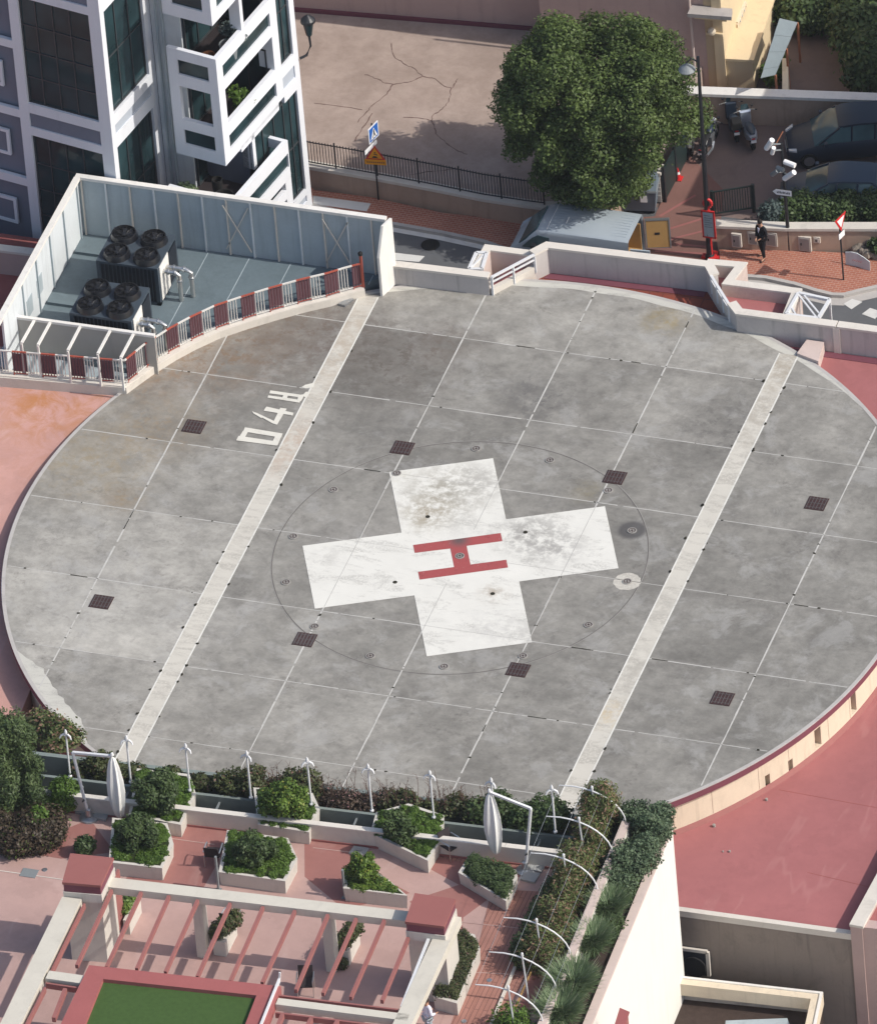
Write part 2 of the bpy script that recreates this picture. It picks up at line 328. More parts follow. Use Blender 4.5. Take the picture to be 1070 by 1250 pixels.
# ------------------------------------------------------------------ mesh building
class MB:
    def __init__(s): s.v = []; s.f = []
    def add(s, vs, fs):
        k = len(s.v); s.v += [tuple(v) for v in vs]; s.f += [tuple(i + k for i in f) for f in fs]; return s
    def prism(s, pts, z0, z1):
        """pts 2-D outline (any turn); z0, z1 numbers or lists"""
        n = len(pts); A = sum(pts[i][0] * pts[(i + 1) % n][1] - pts[(i + 1) % n][0] * pts[i][1] for i in range(n))
        if A < 0: pts = list(pts)[::-1]
        return s.add([(x, y, z0) for x, y in pts] + [(x, y, z1) for x, y in pts],
                     [tuple(range(n))[::-1], tuple(range(n, 2 * n))] + [(i, (i + 1) % n, n + (i + 1) % n, n + i) for i in range(n)])
    def sheet(s, pts, z):
        n = len(pts); A = sum(pts[i][0] * pts[(i + 1) % n][1] - pts[(i + 1) % n][0] * pts[i][1] for i in range(n))
        if A < 0: pts = list(pts)[::-1]
        return s.add([(x, y, z) for x, y in pts], [tuple(range(n))])
    def box(s, x0, x1, y0, y1, z0, z1):
        return s.prism([(x0, y0), (x1, y0), (x1, y1), (x0, y1)], z0, z1)
    def bar(s, a, b, w, h=None, up=(0, 0, 1)):
        """rectangular bar from a to b, w wide, h thick"""
        h = h or w; a = Vector(a); b = Vector(b); d = (b - a).normalized(); u = Vector(up)
        if abs(d.dot(u)) > .98: u = Vector((1, 0, 0))
        r = d.cross(u).normalized() * w / 2; t = r.cross(d).normalized() * h / 2
        vs = [p + i * r + j * t for p in (a, b) for i, j in ((-1, -1), (1, -1), (1, 1), (-1, 1))]
        return s.add(vs, [(0, 1, 2, 3), (7, 6, 5, 4), (0, 4, 5, 1), (1, 5, 6, 2), (2, 6, 7, 3), (3, 7, 4, 0)])
    def tube(s, pts, r, n=8, cap=True):
        pts = [Vector(p) for p in pts]; rr = r if isinstance(r, (list, tuple)) else [r] * len(pts)
        k = len(s.v); ring = []
        for i, p in enumerate(pts):
            d = (pts[min(i + 1, len(pts) - 1)] - pts[max(i - 1, 0)]).normalized()
            u = Vector((0, 0, 1)) if abs(d.z) < .9 else Vector((1, 0, 0))
            a = d.cross(u).normalized(); b = a.cross(d)
            ring.append([p + (a * math.cos(2 * PI * j / n) + b * math.sin(2 * PI * j / n)) * rr[i] for j in range(n)])
        vs = [v for q in ring for v in q]
        fs = [(i * n + j, i * n + (j + 1) % n, (i + 1) * n + (j + 1) % n, (i + 1) * n + j) for i in range(len(pts) - 1) for j in range(n)]
        if cap: fs += [tuple(range(n))[::-1], tuple(range((len(pts) - 1) * n, len(pts) * n))]
        return s.add(vs, fs)
    def lathe(s, prof, c=(0, 0, 0), n=20, cap=True):
        vs = [(c[0] + r * math.cos(2 * PI * j / n), c[1] + r * math.sin(2 * PI * j / n), c[2] + z) for r, z in prof for j in range(n)]
        fs = [(i * n + j, i * n + (j + 1) % n, (i + 1) * n + (j + 1) % n, (i + 1) * n + j) for i in range(len(prof) - 1) for j in range(n)]
        if cap: fs += [tuple(range(n))[::-1], tuple(range((len(prof) - 1) * n, len(prof) * n))]
        return s.add(vs, fs)
    def ring(s, c, r0, r1, z, n=40, h=.004):
        vs = []; 
        for j in range(n):
            a = 2 * PI * j / n
            for rr in (r0, r1): vs.append((c[0] + rr * math.cos(a), c[1] + rr * math.sin(a), z))
        return s.add(vs, [(2 * j, 2 * j + 1, (2 * j + 3) % (2 * n), (2 * j + 2) % (2 * n)) for j in range(n)])
    def loft(s, secs, close=True):
        """secs: list of (x, [(y,z)...]) full rings"""
        n = len(secs[0][1]); vs = [(x, y, z) for x, q in secs for y, z in q]
        fs = [(i * n + j, (i + 1) * n + j, (i + 1) * n + (j + 1) % n, i * n + (j + 1) % n) for i in range(len(secs) - 1) for j in range(n)]
        if close: fs += [tuple(range(n)), tuple(range((len(secs) - 1) * n, len(secs) * n))[::-1]]
        return s.add(vs, fs)
    def build(s, name, m, root=None, local=False, smooth=False, kind=None, tone=None):
        me = bpy.data.meshes.new(name)
        vs = s.v
        if root is not None and not local:
            inv = rootmat(root).inverted(); vs = [tuple(inv @ Vector(v)) for v in vs]
        me.from_pydata(vs, [], s.f); me.update()
        if isinstance(m, str): m = MATS[m]
        me.materials.append(m)
        if smooth:
            me.polygons.foreach_set('use_smooth', [True] * len(me.polygons))
            me.set_sharp_from_angle(angle=R(38))
        if tone is not None:
            at = me.attributes.new('tone', 'FLOAT', 'FACE'); at.data.foreach_set('value', tone)
        o = bpy.data.objects.new(name, me); COL.objects.link(o)
        if root is not None: o.parent = root
        if kind: o['kind'] = kind
        return o
def rootmat(o):
    m = Matrix.Translation(o.location) @ o.rotation_euler.to_matrix().to_4x4()
    return rootmat(o.parent) @ m if o.parent else m
def thing(name, label, cat, loc=(0, 0, 0), rz=0.0, group=None):
    o = bpy.data.objects.new(name, None); COL.objects.link(o); o.empty_display_size = .3
    o.location = loc; o.rotation_euler = (0, 0, rz); o['label'] = label; o['category'] = cat
    if group: o['group'] = group
    return o
def dup(o, loc, rz=0.0, label=None, scale=None):
    def cp(a, par):
        c = a.copy(); COL.objects.link(c); c.parent = par
        for ch in list(KIDS(a)): cp(ch, c)
        return c
    c = cp(o, None); c.location = loc; c.rotation_euler = (0, 0, rz)
    if scale: c.scale = scale
    if label: c['label'] = label
    return c
def KIDS(a): return [x for x in COL.objects if x.parent == a]
def seg(mb, p, q, t, z0, z1, side=0):
    """wall from p to q (2-D), t thick to the left (side=1), right (-1) or centred (0)"""
    p = Vector(p[:2]); q = Vector(q[:2]); d = (q - p).normalized(); n = Vector((-d.y, d.x)) * t
    a, b = (n * -.5, n * .5) if side == 0 else ((n * 0, n) if side == 1 else (-n, n * 0))
    mb.prism([tuple(p + a), tuple(q + a), tuple(q + b), tuple(p + b)], z0, z1); return mb
def path_wall(mb, pts, t, z0, z1, side=1):
    """mitred strip wall along a polyline, t thick towards the left of travel when side=1"""
    P = [Vector(p[:2]) for p in pts]; N = []
    for i in range(len(P)):
        d0 = (P[i] - P[i - 1]).normalized() if i else None; d1 = (P[i + 1] - P[i]).normalized() if i < len(P) - 1 else None
        d0 = d0 or d1; d1 = d1 or d0
        n0 = Vector((-d0.y, d0.x)); n1 = Vector((-d1.y, d1.x)); m = (n0 + n1).normalized()
        N.append(m * (t / max(.35, m.dot(n1))))
    a = [tuple(p) for p in P]; b = [tuple(p + n * side) for p, n in zip(P, N)]
    n = len(P)
    vs = [(x, y, z) for z in (z0, z1) for q in (a, b) for x, y in q]
    fs = []
    for i in range(n - 1):
        A0, A1, B0_, B1 = i, i + 1, n + i, n + i + 1
        T = 2 * n
        fs += [(A0, B0_, B1, A1), (A0 + T, A1 + T, B1 + T, B0_ + T), (A0, A1, A1 + T, A0 + T), (B1, B0_, B0_ + T, B1 + T)]
    T = 2 * n
    fs += [(0, T, n + T, n), (n - 1, 2 * n - 1, 2 * n - 1 + T, n - 1 + T)]
    return mb.add(vs, fs)

def leaves(blobs, n, size, seed=1, up=.35, shell=.55, aspect=1.7, droop=0.0):
    """many small leaf faces spread through ellipsoids; returns MB-like arrays. blobs: (x,y,z,rx,ry,rz)"""
    g = np.random.default_rng(seed); B = np.array(blobs, float)
    vol = (B[:, 3] * B[:, 4] * B[:, 5]) ** (2 / 3.); idx = g.choice(len(B), n, p=vol / vol.sum())
    d = g.normal(size=(n, 3)); d /= np.linalg.norm(d, axis=1)[:, None]
    rad = 1 - (1 - shell) * g.random(n) ** 1.6; rad *= 1 + .10 * g.normal(size=n)
    c = B[idx, :3] + d * rad[:, None] * B[idx, 3:6]
    nrm = d * .8 + g.normal(size=(n, 3)) * .55 + np.array([0, 0, up]); nrm /= np.linalg.norm(nrm, axis=1)[:, None]
    t = g.normal(size=(n, 3)); t[:, 2] -= droop * 3; t -= (t * nrm).sum(1)[:, None] * nrm; t /= np.linalg.norm(t, axis=1)[:, None]
    b = np.cross(nrm, t); s = size * (.6 + .8 * g.random(n))[:, None]
    L = t * s * aspect * .5; Wd = b * s * .5
    V = np.stack([c - L, c - Wd + nrm * s * .12, c + L, c + Wd + nrm * s * .12], 1).reshape(-1, 3)
    F = np.arange(4 * n).reshape(-1, 4)
    return V, F
def foliage(name, mat_, root, blobs, n, size, zmin=None, kind=None, **k):
    V, F = leaves(blobs, n, size, **k)
    if zmin is not None: V[:, 2] = np.maximum(V[:, 2], zmin)
    if root is not None:
        M = np.array(rootmat(root).inverted()); V = V @ M[:3, :3].T + M[:3, 3]
    me = bpy.data.meshes.new(name); me.vertices.add(len(V)); me.vertices.foreach_set('co', V.ravel())
    me.loops.add(len(F) * 4); me.loops.foreach_set('vertex_index', F.ravel())
    me.polygons.add(len(F)); me.polygons.foreach_set('loop_start', np.arange(0, len(F) * 4, 4)); me.polygons.foreach_set('loop_total', np.full(len(F), 4))
    me.update(); me.validate(); me.materials.append(MATS[mat_])
    o = bpy.data.objects.new(name, me); COL.objects.link(o)
    if root is not None: o.parent = root
    if kind: o['kind'] = kind
    return o
def clumps(c, rad, k, r, seed, flat=1.0, bias=0.0):
    """sub-clumps over an ellipsoid"""
    g = random.Random(seed); out = []
    for i in range(k):
        z = g.uniform(-.75 + bias, 1); a = g.uniform(0, 2 * PI); q = math.sqrt(max(0, 1 - z * z)); s = g.uniform(.55, .95)
        rr = r * g.uniform(.7, 1.35)
        out.append((c[0] + q * math.cos(a) * rad[0] * s, c[1] + q * math.sin(a) * rad[1] * s, c[2] + z * rad[2] * s, rr, rr, rr * flat))
    return out
def branches(mb, base, tips, r0, r1):
    for t in tips:
        b = Vector(base); t = Vector(t); m = b.lerp(t, .5) + Vector((rnd.uniform(-.1, .1), rnd.uniform(-.1, .1), .12)) * (t - b).length * .4
        mb.tube([b, m, t], [r0, (r0 + r1) / 2, r1], 6)
    return mb

exec_parts = []
def onplane(x, y, P, nrm):
    d = FW * FPX + RT * (x - 535) - UP * (y - 625); P = Vector(P); nrm = Vector(nrm)
    return CAM + d * ((P - CAM).dot(nrm) / d.dot(nrm))
def atY(x, y, Y): return onplane(x, y, (0, Y, 0), (0, 1, 0))
def atX(x, y, X): return onplane(x, y, (X, 0, 0), (1, 0, 0))
ZS = -0.8           # street
ZT = 3.0            # roof terrace
ZR = -1.6           # lower red roof
# =================================================================== GROUND
# street-level things are measured on z = ZS and then moved together along DROP, so the street lies three metres below the pad
DROP = FW * 3.46
STREET_BEFORE = set(COL.objects)
STREET = []
def street_mark(): 
    global STREET_BEFORE
    STREET_BEFORE = set(COL.objects)
def street_take():
    STREET.extend(o for o in COL.objects if o not in STREET_BEFORE and o.parent is None)
g = MB()
g.add([(-240, 12.6, ZS - .06), (400, 12.6, ZS - .06), (400, 150, ZS - .06), (-240, 150, ZS - .06), (-240, 12.6, -15), (400, 12.6, -15), (400, -600, -15), (-240, -600, -15)],
      [(0, 1, 2, 3), (4, 5, 1, 0), (7, 6, 5, 4)])
g.build('ground', 'yard_tarmac', kind='structure')
MB().sheet([(-60, 12.7), (60, 12.7), (60, 22), (-60, 22)], ZS - .012).build('road', 'asphalt', kind='structure')
zk = ZS + .12
kl = [(-13.5, 19.6)] + [W2(x, y, zk) for x, y in ((472, 267.5), (539.4, 279.5), (592.7, 291), (620.7, 301), (660, 310))]
wl = [W2(x, y, zk) for x, y in ((383, 230), (449.7, 238), (539.4, 257.5), (640, 269), (700, 272))]
sw = MB().prism([(-30, 22), (-30, 20.2)] + kl + [W2(705, 285, zk)] + wl[::-1] + [(-14, 22)], ZS - .05, zk)
# keep the paving simple: outline goes kerb line out, wall line back
sw.build('sidewalk', 'brick_paving', kind='structure')
kb = path_wall(MB(), [(x, y) for x, y in kl], .16, ZS - .04, zk + .006, side=-1); kb.build('kerb', 'kerb_stone', kind='structure')
kr = [W2(x, y, zk) for x, y in ((884, 331), (900, 332), (936.6, 334.8), (973, 342.7), (999.4, 351), (1018, 355.5), (1031, 356), (1050, 351), (1070, 346.6), (1110, 339))]
wr = [W2(x, y, zk) for x, y in ((883, 303), (960, 303), (1070, 309), (1115, 312))]
MB().prism([W2(879, 303, zk)] + wr + kr[::-1] + [W2(881, 325, zk)], ZS - .05, zk).build('sidewalk', 'brick_paving', kind='structure')
path_wall(MB(), kr, .16, ZS - .04, zk + .006, side=-1).build('kerb', 'kerb_stone', kind='structure')
gt = MB(); path_wall(gt, [(x, y - .16) for x, y in kl[1:]], .24, ZS - .02, ZS - .004, side=-1)
gt.build('gutter', 'road_white', kind='structure')
gt = MB(); path_wall(gt, [(x, y - .16) for x, y in kr[1:]], .42, ZS - .02, ZS - .004, side=-1); gt.build('gutter', 'kerb_stone', kind='structure')
MB().sheet([W2(*p, ZS) for p in ((705, 268), (800, 262), (836, 180), (885, 230), (875, 325), (800, 330), (700, 300))], ZS - .004).build('driveway', 'driveway', kind='structure')
dl = MB()
for a, b in (((800, 283), (868, 262)), ((812, 292), (868, 278)), ((868, 262), (872, 280)), ((826, 296), (870, 300)), ((800, 305), (868, 308)), ((806, 262), (850, 236))):
    seg(dl, W2(*a, ZS), W2(*b, ZS), .10, ZS - .003, ZS + .001)
dl.build('driveway_line', 'red_paint', kind='structure')
rm = MB()
for q in (((1031.5, 369.5), (1042, 363.5), (1054.5, 367), (1041, 376)), ((1054, 382), (1064, 374.5), (1078, 379), (1070, 388)), ((1084, 396), (1094, 388), (1108, 392), (1100, 401)),
          ((474, 306), (518, 311), (511, 318), (474, 315))):
    rm.prism([W2(*p, ZS) for p in q], ZS - .008, ZS + .002)
rm.build('road_marking', 'road_white', kind='structure')
MB().prism([W2(*p, zk) for p in ((381, 237), (452, 246.5), (447, 256), (381, 247))], zk - .01, zk + .004).build('road_marking', 'road_white', kind='structure')
mh = MB(); c = W(525, 297, ZS); mh.lathe([(.34, 0), (.34, .012)], (c.x, c.y, ZS - .008), 24); mh.build('manhole_cover', 'rubber', kind='structure')

# ---- courtyard behind the fenced wall
ZC = 0.2
cop = [(379.6, 201.5), (452.5, 214), (528, 228), (590, 240.5), (640, 248), (664, 251), (696.6, 250), (728, 245.5), (762.8, 229), (793, 212)]
cw = [W2(x, y, ZC) for x, y in cop]
court = MB().prism([(-34, 22.5), (-14, 22.3)] + [(x, y + .05) for x, y in cw] + [(.1, 27.3), (-1, 34), (-34, 34)], ZS - .03, ZC - .04)
co = court.build('courtyard', 'courtyard_concrete', kind='structure')
cr = MB()
q3 = lambda x, y: (360 + x / 3.567, y / 3.567)
for line in ([(418, 175), (430, 230), (470, 262), (520, 285), (555, 318), (610, 330), (650, 362), (680, 372), (668, 430), (640, 462), (598, 490), (597, 520), (612, 570), (650, 600), (700, 640), (750, 660)],
             [(680, 372), (695, 350), (708, 328)], [(300, 312), (335, 320), (380, 345), (430, 354), (490, 345), (552, 320)], [(424, 355), (400, 395), (330, 450), (305, 480), (272, 520)],
             [(80, 436), (180, 448), (290, 465)], [(335, 480), (290, 545), (260, 600)], [(470, 498), (560, 505), (596, 512)], [(500, 750), (600, 735), (690, 725)], [(60, 30 + 20), (65, 52)]):
    for a, b in zip(line, line[1:]):
        A_, C_ = Vector(W2(*q3(*a), ZC)), Vector(W2(*q3(*b), ZC)); pv = A_
        for k in range(1, 5):
            nx = A_.lerp(C_, k / 4) + (Vector((rnd.uniform(-.035, .035), rnd.uniform(-.035, .035))) if k < 4 else Vector((0, 0)))
            seg(cr, pv, nx, rnd.uniform(.012, .05), ZC - .045, ZC - .034 + .0004 * k); pv = nx
o = cr.build('crack', 'crack_line', co)

street_take()
# =================================================================== HELIPAD
pad = thing('helipad', 'round grey concrete helipad with a white cross and red letter at its middle', 'helipad', (0, 0, 0))
RP = 16.0
circ = [(RP * math.cos(2 * PI * i / 360), RP * math.sin(2 * PI * i / 360)) for i in range(360)]
def clip(poly, ax, lim, sgn):
    out = []
    for i in range(len(poly)):
        p, q = poly[i], poly[(i + 1) % len(poly)]; a, b = (p[ax] - lim) * sgn, (q[ax] - lim) * sgn
        if a >= 0: out.append(p)
        if a * b < 0:
            t = a / (a - b); out.append((p[0] + (q[0] - p[0]) * t, p[1] + (q[1] - p[1]) * t))
    return out
XS = [-17, -12.03, -7.805, -3.76, 0, 3.77, 7.805, 12.03, 17]; YS = [-17] + [4 * k for k in range(-3, 4)] + [17]
TONES = [[1, .95, 1.10, 1.12, 1.08, 1.10, 1.0, .95],
         [1, .80, .68, .90, .90, .98, .96, .92],
         [.90, .84, .82, .78, .92, .80, .90, .95],
         [1.02, 1.02, .90, .90, .86, .82, .82, .90],
         [1.20, 1.26, .94, 1.02, .88, .86, .78, .84],
         [1.34, 1.38, 1.06, .98, .90, .82, .84, .80],
         [1.30, 1.10, 1.02, 1.08, .96, .86, .84, .88],
         [1, 1.06, 1.02, 1.00, 1.00, .88, .94, .88]]
deck = MB(); tone = []
for i in range(8):
    for j in range(8):
        P = clip(clip(clip(clip(circ, 0, XS[i], 1), 0, XS[i + 1], -1), 1, YS[j], 1), 1, YS[j + 1], -1)
        if len(P) < 3: continue
        deck.sheet(P, 0)
        cx = (XS[i] + XS[i + 1]) / 2; cy = (YS[j] + YS[j + 1]) / 2
        tone.append(TONES[7 - j][i] * rnd.uniform(.98, 1.02))
deck.build('deck', 'pad_concrete', pad, tone=tone)
a0 = [(RP * math.cos(2 * PI * i / 240), RP * math.sin(2 * PI * i / 240)) for i in range(240)]
band = MB(); band.lathe([(RP - .25, -.30), (RP + .02, -.29), (RP + .02, -.035), (RP, -.035), (RP, -.003), (RP - .02, -.003)], n=240, cap=False); band.build('edge_band', 'purple_band', pad)
nose = MB()
nose.lathe([(RP + .03, -.03), (RP + .03, .006), (RP - .10, .006)], n=240, cap=False); nose.build('nosing', 'kerb_stone', pad)
# wall under the slab with its outlets
def ang(x, y, z): p = W(x, y, z); return math.atan2(p.y, p.x)
opens = []
for x, y, wd_, z0, z1 in ((1049, 868, .34, -1.35, -.55), (993, 905, .34, -1.35, -.55), (966, 934, .22, -1.6, -1.0), (934, 950, .22, -1.6, -1.0)):
    opens.append((ang(x, y, -1.2) % (2 * PI), wd_ / RP / 2, z0, z1))
wall = MB(); RW = RP - .16; dark = MB()
cuts = sorted({round(2 * PI * i / 240, 6) for i in range(240)} | {round(a + s * h, 6) for a, h, _, _ in opens for s in (-1, 1)})
for i, a in enumerate(cuts):
    b = cuts[(i + 1) % len(cuts)] + (2 * PI if i == len(cuts) - 1 else 0); m = ((a + b) / 2) % (2 * PI)
    op = [o_ for o_ in opens if abs(m - o_[0]) < o_[1]]
    spans = [(-1.95, -.27)] if not op else [(-1.95, op[0][2]), (op[0][3], -.27)]
    for z0, z1 in spans:
        if z1 - z0 < .02: continue
        wall.prism([((RW - .3) * math.cos(a), (RW - .3) * math.sin(a)), (RW * math.cos(a), RW * math.sin(a)), (RW * math.cos(b), RW * math.sin(b)), ((RW - .3) * math.cos(b), (RW - .3) * math.sin(b))], z0, z1)
wall.build('rim_wall', 'cream_paint', pad)
MB().lathe([(RW - .32, -1.95), (RW - .32, -.28)], n=120, cap=False).build('rim_wall', 'purple_band', pad)
sk_ = MB(); sk_.lathe([(RW + .12, -1.62), (RW + .02, -1.44), (RW - .01, -1.43)], n=240, cap=False); sk_.build('skirting', 'red_paint', pad)  # red upstand; its darker red also stands in for the shadow at the foot
for k in range(16):
    vj = MB(); a = R(-64) + k * R(6.3) + R(2.5) * math.sin(k * 3.1); vj.tube([((RW + .004) * math.cos(a), (RW + .004) * math.sin(a), -1.40), ((RW + .004) * math.cos(a), (RW + .004) * math.sin(a), -.31)], .006, 4); vj.build('wall_joint', 'beige_wall', pad)
# white paint of the rim, in worn stretches
def arc_strip(mb, a0_, a1_, r0, r1, z):
    n = max(4, int(abs(a1_ - a0_) / R(1.2)))
    for i in range(n):
        a, b = a0_ + (a1_ - a0_) * i / n, a0_ + (a1_ - a0_) * (i + 1) / n
        mb.sheet([(r0 * math.cos(a), r0 * math.sin(a)), (r1 * math.cos(a), r1 * math.sin(a)), (r1 * math.cos(b), r1 * math.sin(b)), (r0 * math.cos(b), r0 * math.sin(b))], z)
rs = MB()
def taper(mb, a0_, a1_, w_, z):
    n = int((a1_ - a0_) / R(1)); 
    for i in range(n):
        a, b = a0_ + (a1_ - a0_) * i / n, a0_ + (a1_ - a0_) * (i + 1) / n
        wa, wb = [w_ * min(1, 4.5 * t, 5 * (1 - t)) * (.92 + .08 * math.sin(t * 60)) + .01 for t in (i / n, (i + 1) / n)]
        mb.sheet([((15.93 - wa) * math.cos(a), (15.93 - wa) * math.sin(a)), (15.93 * math.cos(a), 15.93 * math.sin(a)), (15.93 * math.cos(b), 15.93 * math.sin(b)), ((15.93 - wb) * math.cos(b), (15.93 - wb) * math.sin(b))], z)
taper(rs, R(212), R(234), .62, .004); rs.build('rim_marking', 'rim_white', pad)
rs = MB(); taper(rs, R(44), R(126), .34, .004); rs.build('rim_marking', 'rim_white', pad)
# long side stripes
st = MB()
for s in (-1, 1):
    x0, x1 = sorted((s * 7.465, s * 8.15)); y = math.sqrt(15.88 ** 2 - 8.15 ** 2)
    st = MB(); st.sheet([(x0, -y), (x1, -y), (x1, y), (x0, y)], .008); st.build('stripe_marking', 'stripe_white', pad)
    for xx in (x0, x1): MB().sheet([(xx - .028, -y), (xx + .028, -y), (xx + .028, y), (xx - .028, y)], .012).build('stripe_edge', 'cross_white', pad)
# sealed joints, broken where the sealant has gone
jt = MB(); wj = MB()
def joint(p, q, wd_):
    p = Vector(p); q = Vector(q); L = (q - p).length; t = 0; d = (q - p) / L; nn = Vector((-d.y, d.x))
    while t < L:
        e = min(L, t + rnd.uniform(.5, 2.6)); w_ = wd_ * rnd.uniform(.55, 1.15) / 2; w2 = wd_ * rnd.uniform(.55, 1.15) / 2; of = nn * rnd.uniform(-.006, .006)
        a, b = p + d * t + of, p + d * e + of
        jt.sheet([tuple(a - nn * w_), tuple(b - nn * w2), tuple(b + nn * w2), tuple(a + nn * w_)], .0060)
        t = e + (rnd.uniform(.03, .25) if rnd.random() < .35 else 0)
    # moss and grit
    for k in range(int(L / 1.9)):
        if rnd.random() < .5:
            c = p + d * rnd.uniform(0, L); rr = rnd.uniform(.025, .065)
            n_ = 7; wj.sheet([(c.x + rr * rnd.uniform(.6, 1.5) * math.cos(2 * PI * i / n_), c.y + rr * rnd.uniform(.5, 1.1) * math.sin(2 * PI * i / n_)) for i in range(n_)], .0075)
        if rnd.random() < .13:
            c = p + d * rnd.uniform(0, L - .6); e = c + d * rnd.uniform(.2, .7); wj.sheet([tuple(c - nn * .02), tuple(e - nn * .015), tuple(e + nn * .02), tuple(c + nn * .025)], .0075)
for x in (-12.03, -3.76, 0, 3.77, 12.03):
    y = math.sqrt(15.85 ** 2 - x * x); joint((x, -y), (x, y), .062)
for k in range(-3, 4):
    x = math.sqrt(15.85 ** 2 - 16 * k * k); joint((-x, 4 * k), (-8.18, 4 * k), .038) if x > 8.2 else None
    joint((-min(x, 7.45), 4 * k), (min(x, 7.45), 4 * k), .038)
    if x > 8.2: joint((8.18, 4 * k), (x, 4 * k), .038)
for x in (-8.2, -7.41, 7.41, 8.2):
    y = 13.2
    for k in range(12):
        c = (x + rnd.uniform(-.02, .02), rnd.uniform(-y, y)); rr = rnd.uniform(.03, .075)
        wj.sheet([(c[0] + rr * rnd.uniform(.5, 1.2) * math.cos(2 * PI * i / 7), c[1] + rr * rnd.uniform(.6, 1.8) * math.sin(2 * PI * i / 7)) for i in range(7)], .020)
jt.build('joint_seal', 'joint_white', pad); wj.build('moss', 'weed', pad, kind='stuff')
# chased ring
rg = MB(); rg.ring((0, -.02), 6.56, 6.60, .005, 120); rg.build('chased_ring', 'ring_grey', pad)
rg = MB(); rg.ring((0.0, -.02), 6.60, 6.62, .0045, 120); rg.build('chased_ring', 'fixture', pad)
# cross
ca, sa = math.cos(R(25.1)), math.sin(R(25.1))
rot = lambda x, y: (x * ca - y * sa, x * sa + y * ca)
h_, l_ = 1.84, 5.33
cross = [(-h_, l_), (h_, l_), (h_, h_ - .08), (l_, h_ - .08), (l_, -h_), (h_, -h_), (h_, -l_), (-h_, -l_), (-h_, -h_), (-l_, -h_), (-l_, h_ - .05), (-h_, h_ - .05)]
MB().sheet([rot(*p) for p in cross], .011).build('cross_marking', 'cross_white', pad)
H = [(-1.53, 1.0), (1.56, 1.02), (1.56, .55), (.30, .55), (.30, -.53), (1.56, -.53), (1.56, -.98), (-1.55, -1.0), (-1.55, -.55), (-.28, -.55), (-.28, .52), (-1.53, .54)]
MB().sheet([rot(*p) for p in H], .0155).build('letter_marking', 'marking_red', pad)
cl_ = MB()   # joints telegraph through the paint
for x in (-3.76, 0, 3.77):
    ylim = [p for p in np.arange(-6, 6, .05) if (lambda u, v: (abs(u) < h_ and abs(v) < l_) or (abs(u) < l_ and abs(v) < h_))(x * ca + p * sa, -x * sa + p * ca)]
    if ylim:
        for y0, y1 in (((min(ylim), -1.55), (1.55, max(ylim))) if x == 0 else ((min(ylim), max(ylim)),)): seg(cl_, (x, y0), (x, y1), .022, .0125, .0132)
for k in (-4, 0, 4):
    xl = [p for p in np.arange(-6, 6, .05) if (lambda u, v: (abs(u) < h_ and abs(v) < l_) or (abs(u) < l_ and abs(v) < h_))(p * ca + k * sa, -p * sa + k * ca)]
    if xl:
        for a_, b_ in (((min(xl), -1.75), (1.75, max(xl))) if k == 0 else ((min(xl), max(xl)),)): seg(cl_, (a_, k + .02), (b_, k + .02), .018, .0125, .0132)
mat('paint_crack', (.42, .41, .385), .85, .2, var=.4, sc=2, grime=.3)
cl_.build('paint_crack', 'paint_crack', pad)
# painted figures by the left stripe
q8 = lambda x, y: W2(280 + x / 3.567, 330 + y / 3.567)
def stroke(mb, pts, z=.018): mb.sheet([q8(*p) for p in pts], .018 + .0012 * len(mb.f))
t = MB()
for P in ([(68, 685), (232, 712), (226, 730), (60, 703)], [(30, 742), (40, 722), (214, 748), (206, 765)], [(60, 700), (82, 704), (62, 740), (36, 737)], [(206, 710), (232, 712), (210, 764), (182, 760)]): stroke(t, P, .018)
t.build('number_marking', 'text_white', pad)
t = MB()
for P in ([(98, 617), (116, 621), (200, 660), (188, 668)], [(188, 668), (222, 600), (250, 604), (208, 674)], [(155, 603), (162, 595), (279, 622), (276, 634), (150, 613)], [(100, 615), (104, 624), (140, 646), (146, 640)]): stroke(t, P, .018 + .0)
t.build('number_marking', 'text_white', pad)
t = MB()
for P in ([(178, 524), (322, 545), (318, 556), (174, 537)], [(166, 556), (170, 546), (310, 566), (306, 578)], [(238, 535), (258, 538), (250, 562), (230, 558)], [(300, 546), (330, 540), (312, 572), (296, 568)]): stroke(t, P)
t.build('letter_marking', 'text_white', pad)
t = MB()
for P in ([(314, 510), (330, 500), (372, 490), (366, 512), (330, 515)], [(318, 545), (334, 530), (352, 532), (336, 560)]): stroke(t, P)
t.build('paint_patch', 'text_white', pad)
# repair patches
for (x, y, r_, m_) in ((765, 710, .48, 'stripe_white'),):
    c = W(x, y); MB().sheet([(c.x + r_ * rnd.uniform(.95, 1.05) * math.cos(i * PI / 20), c.y + r_ * rnd.uniform(.95, 1.05) * math.sin(i * PI / 20)) for i in range(40)], .006).build('repair_patch', m_, pad)
